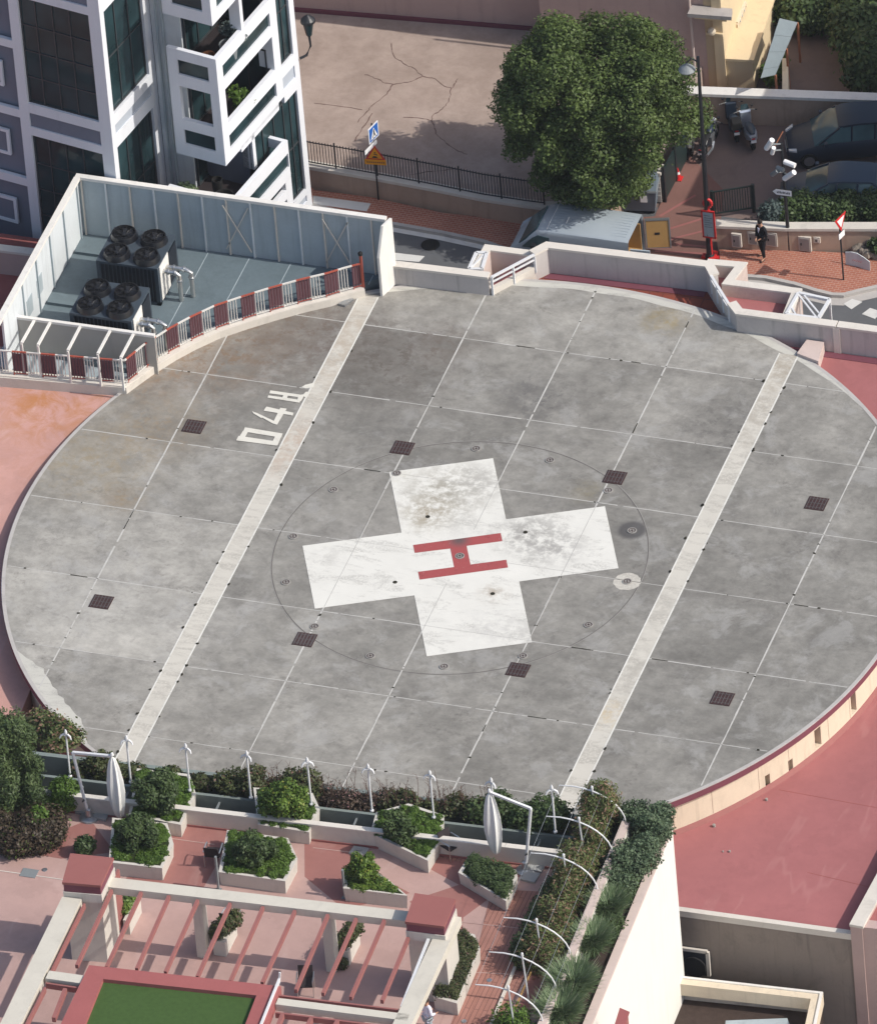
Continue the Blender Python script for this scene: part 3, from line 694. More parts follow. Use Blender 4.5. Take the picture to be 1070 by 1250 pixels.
# drain grates
gp = [(237, 521), (491, 547), (750, 583), (996, 615), (124, 735), (372, 781), (632, 818), (881, 853)]
for i, (x, y) in enumerate(gp):
    c = W(x, y); b = MB(); s = .36
    b.box(c.x - s, c.x + s, c.y - s, c.y + s, .006, .020); o = b.build('drain_grate', 'rusty_grate', pad)
    b = MB()
    for k in range(6):
        xx = c.x - s + .06 + k * .12
        if i == 5: b.box(xx - .03, xx + .02, c.y - s + .03, c.y + s - .03, .020, .026)
        else: b.box(xx - .012, xx + .012, c.y - s + .03, c.y + s - .03, .020, .034)
    for yy in (-.24, 0, .24): b.box(c.x - s + .03, c.x + s - .03, c.y + yy - .012, c.y + yy + .012, .020, .030)
    b.build('grate_bar', 'grate_pit', o)
for (x, y) in ((407, 598), (581, 548), (671, 562), (742, 599), (771, 648), (765, 710), (718, 763), (638, 801), (542, 814), (452, 801), (384, 765), (349, 711), (358, 655), (484, 578), (561, 679)):
    c = W(x, y); b = MB(); b.lathe([(.17, 0), (.17, .022), (.13, .026), (.12, .020), (0.001, .020)], (c.x, c.y, .002), 20); o = b.build('ground_light', 'fixture', pad)
    b = MB(); b.ring((c.x, c.y), .10, .125, .030, 20); b.lathe([(.035, .0), (.035, .010)], (c.x, c.y, .022), 10)
    for k in range(4):
        a = k * PI / 2 + .4; b.lathe([(.014, 0), (.014, .006)], (c.x + .075 * math.cos(a), c.y + .075 * math.sin(a), .024), 6)
    b.build('bolt', 'rusty_grate', o)
for (x, y) in ((522, 631), (641, 650), (482, 711), (601, 725)):
    c = W(x, y); b = MB(); b.lathe([(.085, 0), (.075, .012), (.0, .012)], (c.x, c.y, .012), 12); b.build('anchor', 'weed', pad)
# edge sump / lamp beside the kerb
c = W(421, 371); b = MB(); b.prism([W2(*p) for p in ((413, 373), (424, 366), (432, 367), (421, 375))], .006, .09); b.build('edge_lamp', 'steel', pad)

# =================================================================== LOWER ROOFS AND PODIUM
pod = thing('podium_building', 'flat red and pink roofs of the building around the helipad', 'building', (0, 0, ZR))
MB().prism([(-1, -15.2), (19.5, -14.96), (22.6, -10.5), (40, -10.5), (40, 1), (-1, 1)], -3, ZR).build('red_roof', 'roof_crimson', pod)
b = MB()
lz = lambda Y: -.05 - .72 * max(0, 6.4 - Y) / 16
pts = [(-40, 8), (-14.2, 8), (-13.2, 0), (-12, -22), (-40, -22)]
b.add([(x, y, lz(y)) for x, y in pts] + [(x, y, -3) for x, y in pts], [(0, 4, 3, 2, 1), (0, 1, 6, 5), (1, 2, 7, 6), (2, 3, 8, 7), (3, 4, 9, 8), (4, 0, 5, 9)])
b.build('pink_roof', 'roof_pink', pod)
b = MB()
for (p, q) in (((0, 548), (42, 556)),):
    A, B_ = W(*p, lz(0)), W(*q, lz(0)); seg(b, (A.x, A.y), (B_.x, B_.y), .025, lz(0) - .02, lz(0) + .004)
b.build('roof_seam', 'red_roof', pod)
MB().box(5.4, 40, 0.5, 14.55, -3, -.35).build('red_roof', 'roof_crimson', pod)
MB().prism([(-9, 13), (-8.9, 14.85), (-3.4, 14.85), (-2.2, 16.75), (3.9, 16.95), (5.7, 14.5), (6, 12), (0, 15)], -3, -.34).build('tiled_floor', 'red_tiles', pod)
MB().box(-60, -12, 8.02, 14.9, -3, -.5).build('red_roof', 'red_roof', pod)
# retaining walls down to the lower ground
MB().prism([(1, -15.14), (19.4, -14.9), (19.4, -13), (1, -13)], -16, -3.0).build('lower_wall', 'dark_wall', pod)
MB().prism([(5, -15.32), (19.55, -15.08), (19.55, -14.9), (5, -15.14)], -16, ZR - .14).build('lower_wall', 'dark_wall', pod)
MB().prism([(5, -15.36), (19.6, -15.12), (19.6, -14.90), (5, -15.14)], ZR - .15, ZR + .10).build('roof_coping', 'pale_stone', pod)
b = MB()
for (a, c) in (((950, 964), (1070, 986)), ((985, 1065), (1070, 1085))):
    seg(b, W2(*a, ZR), W2(*c, ZR), .03, ZR - .01, ZR + .004)
b.build('roof_seam', 'red_roof', pod)
b = MB()
for (a, c) in (((871, 1009), .06), ((935, 977), .05), ((890, 1040), .04), ((882, 1040), .03)):
    p = W(*a, ZR); b.lathe([(c, 0), (c, c * 1.5), (0.001, c * 1.7)], (p.x, p.y, ZR), 8)
b.build('vent', 'fixture', pod)
# corner roof at the right edge
cr_ = thing('corner_building', 'pink-topped corner of a building at the lower right edge', 'building', tuple(W(1040, 1130, -1.2)))
path_wall(MB(), [W2(1037, 1130, -1.1), W2(1072, 1065, -1.1), W2(1110, 990, -1.1)], .42, -16, -1.1, side=-1).build('parapet', 'pink_wall', cr_)
path_wall(MB(), [W2(1037, 1130, -1.1), W2(1130, 1141, -1.1)], .42, -16, -1.1, side=1).build('parapet', 'pink_wall', cr_)
path_wall(MB(), [W2(1036, 1131, -1.1), W2(1073, 1063, -1.1), W2(1110, 990, -1.1)], .5, -1.1, -1.0, side=-1).build('coping', 'pale_stone', cr_)
p = W(1050, 1128, -1.1); MB().box(p.x, 40, p.y, p.y + 4, -3, -1.35).build('roof', 'roof_crimson', cr_)

# ---- low annex in the bottom right corner
an = thing('annex_roof', 'white edged flat roof low against the dark wall at the bottom right', 'building', (13.5, -18, -6))
za = -3.4
b = MB()
P = [W2(1003, 1215, za), W2(990, 1262, za), W2(975, 1330, za)]
path_wall(b, [W2(800, 1189, za), W2(1004, 1212, za), W2(985, 1300, za)], .38, za - .5, za, side=-1); b.build('parapet', 'cream_paint', an)
path_wall(MB(), [W2(800, 1189, za), W2(1004, 1212, za), W2(985, 1300, za)], .10, za, za + .05, side=-1).build('coping', 'white_paint', an)
MB().prism([W2(800, 1192, za - .5), W2(1002, 1216, za - .5), W2(980, 1320, za - .5), W2(800, 1320, za - .5)], -16, za - .9).build('roof', 'dark_soil', an)
seg(MB(), W2(800, 1203, za - .5), W2(985, 1222, za - .5), .22, za - .9, za - .55).build('gravel_stop', 'grey_wall', an)
MB().prism([W2(885, 1243, za - .6), W2(960, 1240, za - .6), W2(975, 1280, za - .6), W2(880, 1290, za - .6)], za - .9, za - .7).build('roof_hatch', 'screen_grey', an)
sh = thing('wall_niche', 'small white framed opening in the dark wall with a round shape inside', 'wall opening', tuple(atY(845, 1175, -15.3)))
A, B_, C_, D_ = [atY(*p, -15.30) for p in ((826, 1157), (863, 1162), (865, 1191), (828, 1187))]
def zq(y0): return atY(845, y0, -15.3).z
b = MB(); b.bar(A, B_, .10, .12); b.bar(B_, C_, .10, .12); b.build('frame', 'pale_stone', sh)
b = MB(); Y_ = -15.335
b.add([A + Vector((.02, 0, -.05)), B_ + Vector((-.02, 0, -.05)), C_, D_], [(0, 1, 2, 3)]); b.v = [(x, Y_, z) for x, y, z in b.v]; b.build('opening', 'unit_dark', sh)
m_ = (A + C_) / 2; b = MB(); b.tube([(m_.x + .05, -15.30, m_.z - .15), (m_.x + .05, -15.42, m_.z - .15)], .42, 20); b.build('round_cover', 'rubber', sh)

# ---- parapets along the street
PF = 'pale_stone'
def parapet(name, label, pts, t, z0, z1, zt=.09, side=1, m1='grey_wall', m2='pale_stone'):
    r_ = thing(name, label, 'parapet wall', (pts[0][0], pts[0][1], z0))
    path_wall(MB(), pts, t, z0, z1 - zt, side=side).build('wall', m1, r_)
    P = [Vector(p) for p in pts]
    q = []
    for i, p in enumerate(P):
        d = (P[min(i + 1, len(P) - 1)] - P[max(i - 1, 0)]).normalized(); n_ = Vector((-d.y, d.x)) * side
        q.append(tuple(p - n_ * .05))
    path_wall(MB(), q, t + .09, z1 - zt, z1, side=side).build('coping', m2, r_)
    return r_
mat('parapet_wall', (.50, .47, .45), .85, .2, var=.10, streak=.5, grime=.2)
mat('coping_white', (.64, .60, .54), .8, .2, var=.08, grime=.25)
parapet('parapet_wall', 'low grey parapet between the plant screen and the white step frame', [(-7.25, 14.5), (-3.62, 14.6)], .25, -3.2, .84, m1='parapet_wall', m2='coping_white')
parapet('parapet_wall', 'long grey parapet standing in front of the parked silver van', [(-2.42, 16.25), (-2.05, 16.75), (3.75, 16.92), (4.10, 16.45)], .26, -3.2, .84, m1='parapet_wall', m2='coping_white')
parapet('parapet_wall', 'long grey parapet at the right edge, behind the far rim of the helipad', [(5.2, 15.0), (5.63, 14.5), (9.30, 14.56)], .26, -.75, .84, m1='parapet_wall', m2='coping_white')
parapet('parapet_wall', 'right end stretch of grey parapet beyond the vertical joint', [(9.34, 14.56), (24, 14.75)], .26, -.75, .84, m1='parapet_wall', m2='coping_white')
MB().box(9.20, 9.44, 14.50, 14.60, -.6, .745).build('parapet_joint', 'coping_white', [o for o in COL.objects if o.name.startswith('parapet_wall') and o.get('label', '').startswith('right end')][0])
gl_ = MB().box(5.7, 40, 14.2, 14.5, -.349, -.33); gl_.build('gutter', 'purple_band', pod)  # flat dark strip on the roof along the parapet foot, no channel
MB().prism([(-2.2, 16.4), (3.7, 16.6), (3.72, 16.9), (-2.05, 16.74)], -.339, -.32).build('gutter', 'purple_band', pod)  # same flat dark strip on the tiles of the recess
# diagonal rails left and right of the long parapet
def rail(label, p, q, z0, z1, n, low, group=None):
    r_ = thing('handrail', label, 'railing', (p[0], p[1], z0)); P = Vector((p[0], p[1], 0)); Q = Vector((q[0], q[1], 0))
    b = MB(); b.bar(P + Vector((0, 0, z1)), Q + Vector((0, 0, z1)), .10, .06); b.bar(P + Vector((0, 0, z1 - .22)), Q + Vector((0, 0, z1 - .22)), .05, .05); b.build('rail', 'white_metal', r_)
    for i in range(n):
        c = P.lerp(Q, i / (n - 1)); b = MB(); b.bar(c + Vector((0, 0, z0)), c + Vector((0, 0, z1)), .07, .07); b.build('post', 'white_metal', r_)
    b = MB(); seg(b, p, q, .18, z0 - .6, z0 + low, side=1); b.build('kerb', 'pale_stone', r_)
rail('white handrail on a low kerb left of the parapet by the van', (-3.5, 14.65), (-2.42, 16.25), 0.0, .80, 3, .25)
rail('white handrail slanting down right of the parapet by the van', (4.10, 16.45), (5.2, 15.0), 0.0, .80, 4, .50)
# sunken basins with white walls
bs = thing('light_well', 'red floored light well with cream walls beside the brick footway', 'light well', tuple(W(920, 350, .6)))
path_wall(MB(), [W2(861, 323, .6), W2(896, 326, .6), W2(880, 347, .6), W2(965, 358, .6), W2(953, 388, .6)], .30, -3.2, .55, side=1).build('wall', 'pink_coping', bs)
path_wall(MB(), [W2(861, 323, .6), W2(896, 326, .6), W2(880, 347, .6), W2(965, 358, .6), W2(953, 388, .6)], .33, .55, .62, side=1).build('coping', 'coping_white', bs)
MB().prism([(3.6, 17.5), (4.6, 17.5), (4.6, 16.6), (7.2, 16.5), (7.3, 14.8), (5.6, 14.8), (4.3, 16.6)], -1, .08).build('floor', 'roof_crimson', bs)
bs = thing('light_well', 'small pink light well behind the left handrail', 'light well', tuple(W(610, 310, .6)))
L_ = [W2(584, 331, .6), W2(598, 306, .6), W2(652, 313, .6)]
path_wall(MB(), L_, .28, -3.2, .55, side=1).build('wall', 'pink_coping', bs); path_wall(MB(), L_, .31, .55, .62, side=1).build('coping', 'coping_white', bs)
MB().prism([(-3.75, 14.9), (-3.5, 16.3), (-2.2, 16.7), (-2.5, 16.3), (-3.5, 14.7)], -1, .05).build('floor', 'roof_crimson', bs)
def frame_(label, pts, diag, z=.62):
    r_ = thing('awning_frame', label, 'steel frame', tuple(W(*pts[0], z))); P = [W(*p, z) for p in pts]
    b = MB()
    for i in range(len(P)): b.bar(P[i], P[(i + 1) % len(P)], .11, .11)
    b.build('frame', 'white_metal', r_); b = MB()
    for p, q in diag: b.bar(W(*p, z), W(*q, z), .06, .06)
    for p in P[1:3]: b.bar(p, p - Vector((0, 0, z + 2.9)), .07, .07)
    b.build('brace', 'white_metal', r_)
frame_('open white steel frame with a double diagonal right of the light well', [(959, 384), (974, 358), (1012, 366), (998, 389)], [((975, 361), (996, 388)), ((981, 361), (1001, 385)), ((966, 376), (972, 387))])
frame_('small white steel frame beside the left light well', [(572, 329), (581, 309), (594, 309), (588, 329)], [((574, 328), (590, 311))])
b = thing('rim_block', 'pink stone block bridging the right parapet and the helipad rim', 'stone block', tuple(W(992, 428, 0)))
MB().prism([W2(*p, .12) for p in ((984, 414.5), (1005, 417.5), (998, 441), (972, 431))], -.36, .12).build('block', 'pink_coping', b)
b = thing('ladder_frame', 'small light steel ladder lying on the red tiles of the recess', 'ladder', tuple(W(725, 334, -.3)))
m1 = MB(); m1.bar(W(700, 331, -.28), W(752, 337, -.28), .03); m1.bar(W(699, 335, -.28), W(751, 341, -.28), .03)
for k in range(5): m1.bar(W(700 + 13 * k, 331 + 1.5 * k, -.28), W(699 + 13 * k, 335 + 1.5 * k, -.28), .03)
m1.build('ladder', 'pink_coping', b)
#@@END1
street_mark()
# =================================================================== FENCED WALL
fw = thing('boundary_wall', 'low beige wall with light coping between the courtyard and the brick footway', 'wall', (cw[0][0], cw[0][1], ZS))
path_wall(MB(), [(-14.5, cw[0][1] + .3)] + cw, .28, ZS - .05, ZC - .12, side=1).build('wall', 'beige_wall', fw)
path_wall(MB(), [(-14.5, cw[0][1] + .26)] + [(x, y - .04) for x, y in cw], .40, ZC - .12, ZC, side=1).build('coping', 'pale_stone', fw)
fe = thing('railing', 'black iron railing standing on the low beige wall beside the courtyard', 'railing', (cw[0][0], cw[0][1], ZC))
fpt = [Vector((x, y + .16, 0)) for x, y in [(-14.5, cw[0][1] + .26)] + cw[:6]]
b = MB(); bars = []; posts = MB()
for p, q in zip(fpt, fpt[1:]):
    for z in (.08, .98): b.bar(p + Vector((0, 0, ZC + z)), q + Vector((0, 0, ZC + z)), .035, .03)
b.build('rail', 'black_metal', fe)
tot = 0; acc = 0.0; nb = 0
for p, q in zip(fpt, fpt[1:]):
    L = (q - p).length
    while acc < L:
        c = p.lerp(q, acc / L)
        if nb % 14 == 0:
            m = MB(); m.bar(c + Vector((0, 0, ZC)), c + Vector((0, 0, ZC + 1.12)), .05, .05); m.build('post', 'black_metal', fe)
        else:
            bars.append(c)
        acc += .115; nb += 1
    acc -= L
m = MB()
for c in bars: m.bar(c + Vector((0, 0, ZC + .06)), c + Vector((0, 0, ZC + 1.05)), .022, .022)
m.build('baluster', 'black_metal', fe, kind='stuff')

# right wall with its cabinets
w0 = W2(875, 273.5, .32); w1 = W2(960, 277, .32); w2 = W2(1070, 277, .32); w3 = W2(1130, 281, .32)
rw = thing('boundary_wall', 'beige wall with meter cabinets behind the man in the dark suit', 'wall', (w0[0], w0[1], ZS))
path_wall(MB(), [w0, w1, w2, w3], .30, ZS - .05, .22, side=1).build('wall', 'beige_wall', rw)
path_wall(MB(), [(w0[0] - .05, w0[1] - .05), (w1[0], w1[1] - .05), (w2[0], w2[1] - .05), w3], .42, .22, .33, side=1).build('coping', 'pale_stone', rw)
def cabinet(label, px, m_='grey_metal', depth=.10, fr='pale_stone', nm='meter_cabinet', cat='cabinet'):
    yy = w0[1] + (W(px[0][0], px[0][1], 0).x - w0[0]) / (w2[0] - w0[0]) * (w2[1] - w0[1]) - .01
    A, B_ = atY(*px[0], yy), atY(*px[1], yy)
    r_ = thing(nm, label, cat, (A.x, yy, B_.z)); b = MB(); b.box(A.x, B_.x, yy - depth, yy, B_.z, A.z); b.build('box', fr, r_)
    b = MB(); b.box(A.x + .05, B_.x - .05, yy - depth - .02, yy - depth, B_.z + .05, A.z - .05); o = b.build('door', m_, r_)
    MB().box(A.x + .09, A.x + .13, yy - depth - .035, yy - depth - .02, (A.z + B_.z) / 2 - .05, (A.z + B_.z) / 2 + .05).build('lock', 'black_metal', o)
    return r_
mat('cab_grey', (.34, .32, .30), .6, .3, var=.08)
cabinet('grey meter cabinet on the wall left of the suited man', ((894.5, 281.5), (907.5, 299)), 'cab_grey')
cabinet('flat panel cabinet partly behind the suited man', ((914, 280), (928, 297)), 'cab_grey', .05)
cabinet('white framed panel on the wall just right of the suited man', ((936, 281), (951, 299)), 'cab_grey', .05)
cabinet('larger grey cabinet on the wall between the two posts', ((976.5, 285), (993, 304)), 'cab_grey')
cabinet('small cream box on the wall beside the larger grey cabinet', ((995, 286), (1003.5, 294)), 'pale_stone', .08)

# back wall of the car park
A = W(853, 111, .5); B_ = W(1070, 119, .5); yb0 = A.y
bw_ = thing('boundary_wall', 'beige wall with wide white coping behind the motorcycles', 'wall', (A.x, A.y, ZS))
path_wall(MB(), [(-1.2, A.y - .05), (A.x, A.y), (B_.x, B_.y), (14, B_.y + .25)], .36, ZS - .05, .40, side=1).build('wall', 'beige_wall', bw_)
path_wall(MB(), [(-1.2, A.y - .12), (A.x, A.y - .07), (B_.x, B_.y - .07), (14, B_.y + .18)], .46, .40, .52, side=1).build('coping', 'white_paint', bw_)

# gate pillar, open gate leaves
def onst(x, y, z=ZS): return W(x, y, z)
gpil = thing('gate_pillar', 'white pillar with a small number plate beside the open gate', 'gate pillar', tuple(onst(802, 244)))
p = gpil.location
MB().box(p.x - .21, p.x + .21, p.y - .02, p.y + .42, ZS, .45).build('shaft', 'pale_stone', gpil)
MB().box(p.x - .27, p.x + .27, p.y - .08, p.y + .48, .45, .56).build('cap', 'coping_white', gpil)
b = MB()
for k in range(5): b.box(p.x - .22, p.x + .22, p.y - .04, p.y - .02, -.5 + k * .18, -.49 + k * .18)
b.build('groove', 'grey_wall', gpil)
MB().box(p.x - .05, p.x + .12, p.y - .045, p.y - .02, .12, .30).build('number_plate', 'sign_white', gpil)
def digit_shape(mb, ch, x, y, z, h, t=.02, d=.006, facing='-y'):
    segs = {'a': ((0, 1), (.6, 1)), 'b': ((.6, 1), (.6, .5)), 'c': ((.6, .5), (.6, 0)), 'd': ((0, 0), (.6, 0)), 'e': ((0, 0), (0, .5)), 'f': ((0, .5), (0, 1)), 'g': ((0, .5), (.6, .5))}
    M_ = {'2': 'abged', '4': 'fgbc', '1': 'bc', '0': 'abcdef'}
    for k in M_[ch]:
        (a, b_), (c, d_) = segs[k]; mb.bar((x + a * h, y, z + b_ * h), (x + c * h, y, z + d_ * h), t, d, up=(0, 1, 0))
b = MB(); digit_shape(b, '2', p.x - .035, p.y - .05, .16, .10); digit_shape(b, '4', p.x + .04, p.y - .05, .16, .10); b.build('number', 'black_metal', gpil)
def gate_leaf(label, a, b_, z0, z1, n, m_='dark_green_metal'):
    r_ = thing('gate_leaf', label, 'gate', tuple(a)); a = Vector(a); b_ = Vector(b_); m = MB()
    for z in (z0 + .08, z1): m.bar(Vector((a.x, a.y, z)), Vector((b_.x, b_.y, z)), .05, .05)
    m.build('rail', m_, r_)
    for c in (a, b_):
        m = MB(); m.bar((c.x, c.y, ZS), (c.x, c.y, z1 + .06), .11, .11); m.build('post', m_, r_)
    for i in range(1, n):
        c = a.lerp(b_, i / n); m = MB(); m.bar((c.x, c.y, z0 + .08), (c.x, c.y, z1), .026, .026); m.build('baluster', m_, r_)
    return r_
gl = gate_leaf('dark green iron gate leaf swung open right of the lamp post', onst(872, 264), onst(920, 260, ZS) + Vector((0, .2, 0)), ZS + .1, .35, 16)
g2 = thing('gate_leaf', 'dark solid gate leaf seen edge-on beside the white pillar', 'gate', tuple(onst(814, 245)))
p = onst(813, 244); q = p + Vector((.02, 2.6, 0))
b = MB(); b.bar((p.x, p.y, -.05), (q.x, q.y, -.05), .05, 1.35); b.build('panel', 'dark_green_metal', g2)
for c in (p, p.lerp(q, .5), q):
    b = MB(); b.bar((c.x, c.y, ZS), (c.x, c.y, .75), .12, .10); b.build('stile', 'black_metal', g2)
b = MB(); b.bar((p.x - .22, p.y + .05, ZS), (p.x - .22, p.y + .05, .62), .07, .07); b.build('stop_post', 'pale_stone', g2)

# =================================================================== PINK BUILDING AT THE TOP
pb = thing('villa', 'pink villa with cream corner, tall windows and sunlit side wall at the top', 'building', (0, 29.4, ZS))
fa, fb = W(375, 10, .2), W(600, 28, .2); sl = (fb.y - fa.y) / (fb.x - fa.x)
xm = -6.2; ym = fa.y + sl * (xm - fa.x)
MB().prism([(-32, fa.y + sl * (-32 - fa.x)), (xm, ym), (xm, 36), (-32, 36)], ZS, 11).build('wall', 'pink_wall', pb)
MB().prism([(-32, fa.y + sl * (-32 - fa.x) - .08), (xm + .02, ym - .08), (xm + .02, ym), (-32, fa.y + sl * (-32 - fa.x))], .1, .32).build('skirting', 'purple_band', pb)
c0 = Vector((.66, 29.36)); c1 = Vector((.18, 36.0)); sd_ = (c1 - c0).normalized(); sn = Vector((sd_.y, -sd_.x))
MB().prism([(xm, 29.05), (.02, 29.28), (c0.x - .55, 34), (c0.x - .6, 36), (xm, 36)], ZS, 11).build('wall', 'pink_wall', pb)
mat('ochre_wall', (.50, .385, .25), .85, .2, var=.07, streak=.25)
MB().prism([(.02, 29.25), (.34, 29.26), (.30, 29.8), (-.02, 29.8)], ZS, 11).build('corner_panel', 'ochre_wall', pb)
MB().prism([(.34, 29.20), (.70, 29.22), (.67, 29.62), (.31, 29.62)], ZS, 11).build('pilaster', 'cream_wall', pb)
MB().prism([(c0.x - .60, 29.6), (c0.x - .02, 29.6), tuple(c1), (c1.x - .6, 36)], ZS, 11).build('side_wall', 'cream_wall', pb)
b0 = Vector((1.66, 29.45)); b1 = Vector((1.18, 34.2))
MB().prism([(c0.x - .02, 29.3), tuple(b0), tuple(b1), (c0.x - .35, 34.2)], ZS, .55).build('plinth', 'cream_wall', pb)
MB().prism([(c0.x - .04, 29.25), (b0.x + .08, b0.y - .06), (b1.x + .08, b1.y), (c0.x - .35, 34.2)], .55, .66).build('plinth_coping', 'cream_wall', pb)
def faceS(x, y): return onplane(x, y, (c0.x - .02, c0.y, 0), (sn.x, sn.y, 0))
for P, lab in (([(899, 22), (909.5, 3), (910.5, 78), (901, 94)], 1), ([(918, 0), (926.5, -14), (929.5, 20), (921, 36)], 1)):
    Q = [faceS(*p) for p in P]; o3 = Vector((sn.x, sn.y, 0))
    zt = (Q[0].z + Q[1].z) / 2; zb = (Q[2].z + Q[3].z) / 2; ya, yb = Q[0].y, Q[1].y
    pt = lambda t: Vector((c0.x - .02 + (ya + (yb - ya) * t - c0.y) / sd_.y * sd_.x, ya + (yb - ya) * t, 0))
    A, B_ = pt(0), pt(1)
    b = MB(); b.bar(A + o3 * .03 + Vector((0, 0, zb)), A + o3 * .03 + Vector((0, 0, zt)), .14, .10, up=(0, 1, 0)); b.bar(B_ + o3 * .03 + Vector((0, 0, zb)), B_ + o3 * .03 + Vector((0, 0, zt)), .14, .10, up=(0, 1, 0))
    b.bar(A + o3 * .03 + Vector((0, 0, zt)), B_ + o3 * .03 + Vector((0, 0, zt)), .12, .14); wn = b.build('window', 'cream_paint', pb)
    b = MB(); k = o3 * .055; b.add([A + k + Vector((0, 0, zb)), B_ + k + Vector((0, 0, zb)), B_ + k + Vector((0, 0, zt)), A + k + Vector((0, 0, zt))], [(0, 1, 2, 3)]); b.build('pane', 'facade_glass', wn)
    b = MB(); k2 = o3 * .085; m_ = (A + B_) / 2
    for t in (.25, .5, .75): b.bar(A.lerp(B_, t) + k2 + Vector((0, 0, zb)), A.lerp(B_, t) + k2 + Vector((0, 0, zt)), .04, .03, up=(0, 1, 0))
    for t in (.3, .55, .8): b.bar(A + k2 + Vector((0, 0, zb + (zt - zb) * t)), B_ + k2 + Vector((0, 0, zb + (zt - zb) * t)), .04, .03)
    b.build('glazing_bar', 'sign_white', wn)
    b = MB(); k3 = o3 * .24
    for z in (zb + .08, zb + .95): b.bar(A + k3 + Vector((0, 0, z)), B_ + k3 + Vector((0, 0, z)), .03, .03); b.bar(A + o3 * .02 + Vector((0, 0, z)), A + k3 + Vector((0, 0, z)), .03, .03)
    for i in range(9): b.bar(A.lerp(B_, i / 8) + k3 + Vector((0, 0, zb + .08)), A.lerp(B_, i / 8) + k3 + Vector((0, 0, zb + .95)), .018, .018)
    b.build('balconette', 'black_metal', wn)
    b = MB(); b.bar(A + o3 * .12 + Vector((0, 0, zb - .06)), B_ + o3 * .12 + Vector((0, 0, zb - .06)), .26, .10); b.build('sill', 'cream_paint', wn)
# balcony slab over the corner
zsb = 2.95
P = [W2(*p, zsb) for p in ((850, 9), (903, 13), (912, -20), (850, -20))]
MB().prism([(-.40, 28.65), (1.22, 28.8), (1.1, 29.3), (-.40, 29.2)], zsb - .16, zsb).build('ledge', 'grey_wall', pb)
MB().prism([(-.25, 28.95), (.95, 29.02), (.95, 29.26), (-.2, 29.24)], zsb - .42, zsb - .165).build('cornice', 'cream_wall', pb)
MB().prism([(.1, 29.1), (.72, 29.12), (.72, 29.22), (.1, 29.2)], 1.75, 1.85).build('moulding', 'cream_wall', pb)
MB().tube([(-.42, 29.05, ZS), (-.42, 29.0, 9)], .05, 8).build('drainpipe', 'pink_coping', pb)
b = MB(); p = atY(870, 35, 29.0); b.lathe([(.02, 0), (.12, .05), (.15, .16), (.12, .27), (.02, .32)], (p.x, 29.0, p.z - .16), 14); b.build('wall_lamp', 'cream_paint', pb)
# conservatory canopy
cp = thing('glass_canopy', 'pale corrugated canopy leaning against the sunlit villa wall', 'canopy', (2.3, 30, 0))
b = MB(); zc = 1.0
P0 = W(953, 19, 1.45); P1 = W(975, 24, 1.0); P2 = W(948, 88, 1.0); P3 = W(930, 92, 1.45)
for i in range(7):
    t0, t1 = i / 7, (i + 1) / 7; up_ = .02 * (i % 2)
    a0_, a1_, d0, d1 = P0.lerp(P3, t0), P0.lerp(P3, t1), P1.lerp(P2, t0), P1.lerp(P2, t1)
    for q in (a0_, a1_, d0, d1): q.z += up_
    k = len(b.v); b.v += [tuple(a0_), tuple(a1_), tuple(d1), tuple(d0)] + [tuple(q - Vector((0, 0, .03))) for q in (a0_, a1_, d1, d0)]
    b.f += [(k, k + 1, k + 2, k + 3), (k + 7, k + 6, k + 5, k + 4), (k, k + 4, k + 5, k + 1), (k + 1, k + 5, k + 6, k + 2), (k + 2, k + 6, k + 7, k + 3), (k + 3, k + 7, k + 4, k)]
mat('canopy_sheet', (.19, .225, .24), .35, .5, var=.15); b.build('sheet', 'canopy_sheet', cp)
for q in (P1, P2, P1.lerp(P2, .5)):
    b = MB(); b.bar((q.x, q.y, ZS), (q.x, q.y, q.z - .03), .07, .07); b.build('post', 'terracotta', cp)
gw = thing('garden_wall', 'short cream garden wall ending below the corrugated canopy', 'wall', tuple(W(958, 100, ZS)))
seg(MB(), W2(960, 112, .2), W2(960, 68, .2), .22, ZS, .2).build('wall', 'cream_paint', gw)
MB().prism([W2(*p, ZS) for p in ((963, 118), (1120, 124), (1120, -60), (940, -60))], ZS - .02, ZS - .004).build('yard', 'yard_tarmac', kind='structure')
rkk = thing('stone_edging', 'row of pale stones edging the bed below the top hedge', 'edging', tuple(W(1000, 26, ZS)))
b = MB()
for i in range(34):
    t = i / 33; x = 975 + 62 * t; y = 36 - 18 * t ** 1.2; p = W(x, y, ZS); r_ = rnd.uniform(.06, .13)
    b.lathe([(r_ * .6, -.02), (r_, .05), (r_ * .7, .13), (r_ * .2, .16)], (p.x, p.y, ZS), 6)
b.build('stones', 'pale_stone', rkk)

# =================================================================== UNSEEN BUILDING ADDED TO SHADE THE CAR PARK
nb_ = thing('shade_building', 'plain beige house, unseen past the right edge, added to shade the car park', 'building', (13, 26, ZS))
MB().box(12, 24, 22.9, 32.2, ZS, 8.4).build('wall', 'beige_wall', nb_)
MB().box(11.7, 24.3, 22.6, 32.5, 8.4, 8.7).build('roof', 'red_roof', nb_)

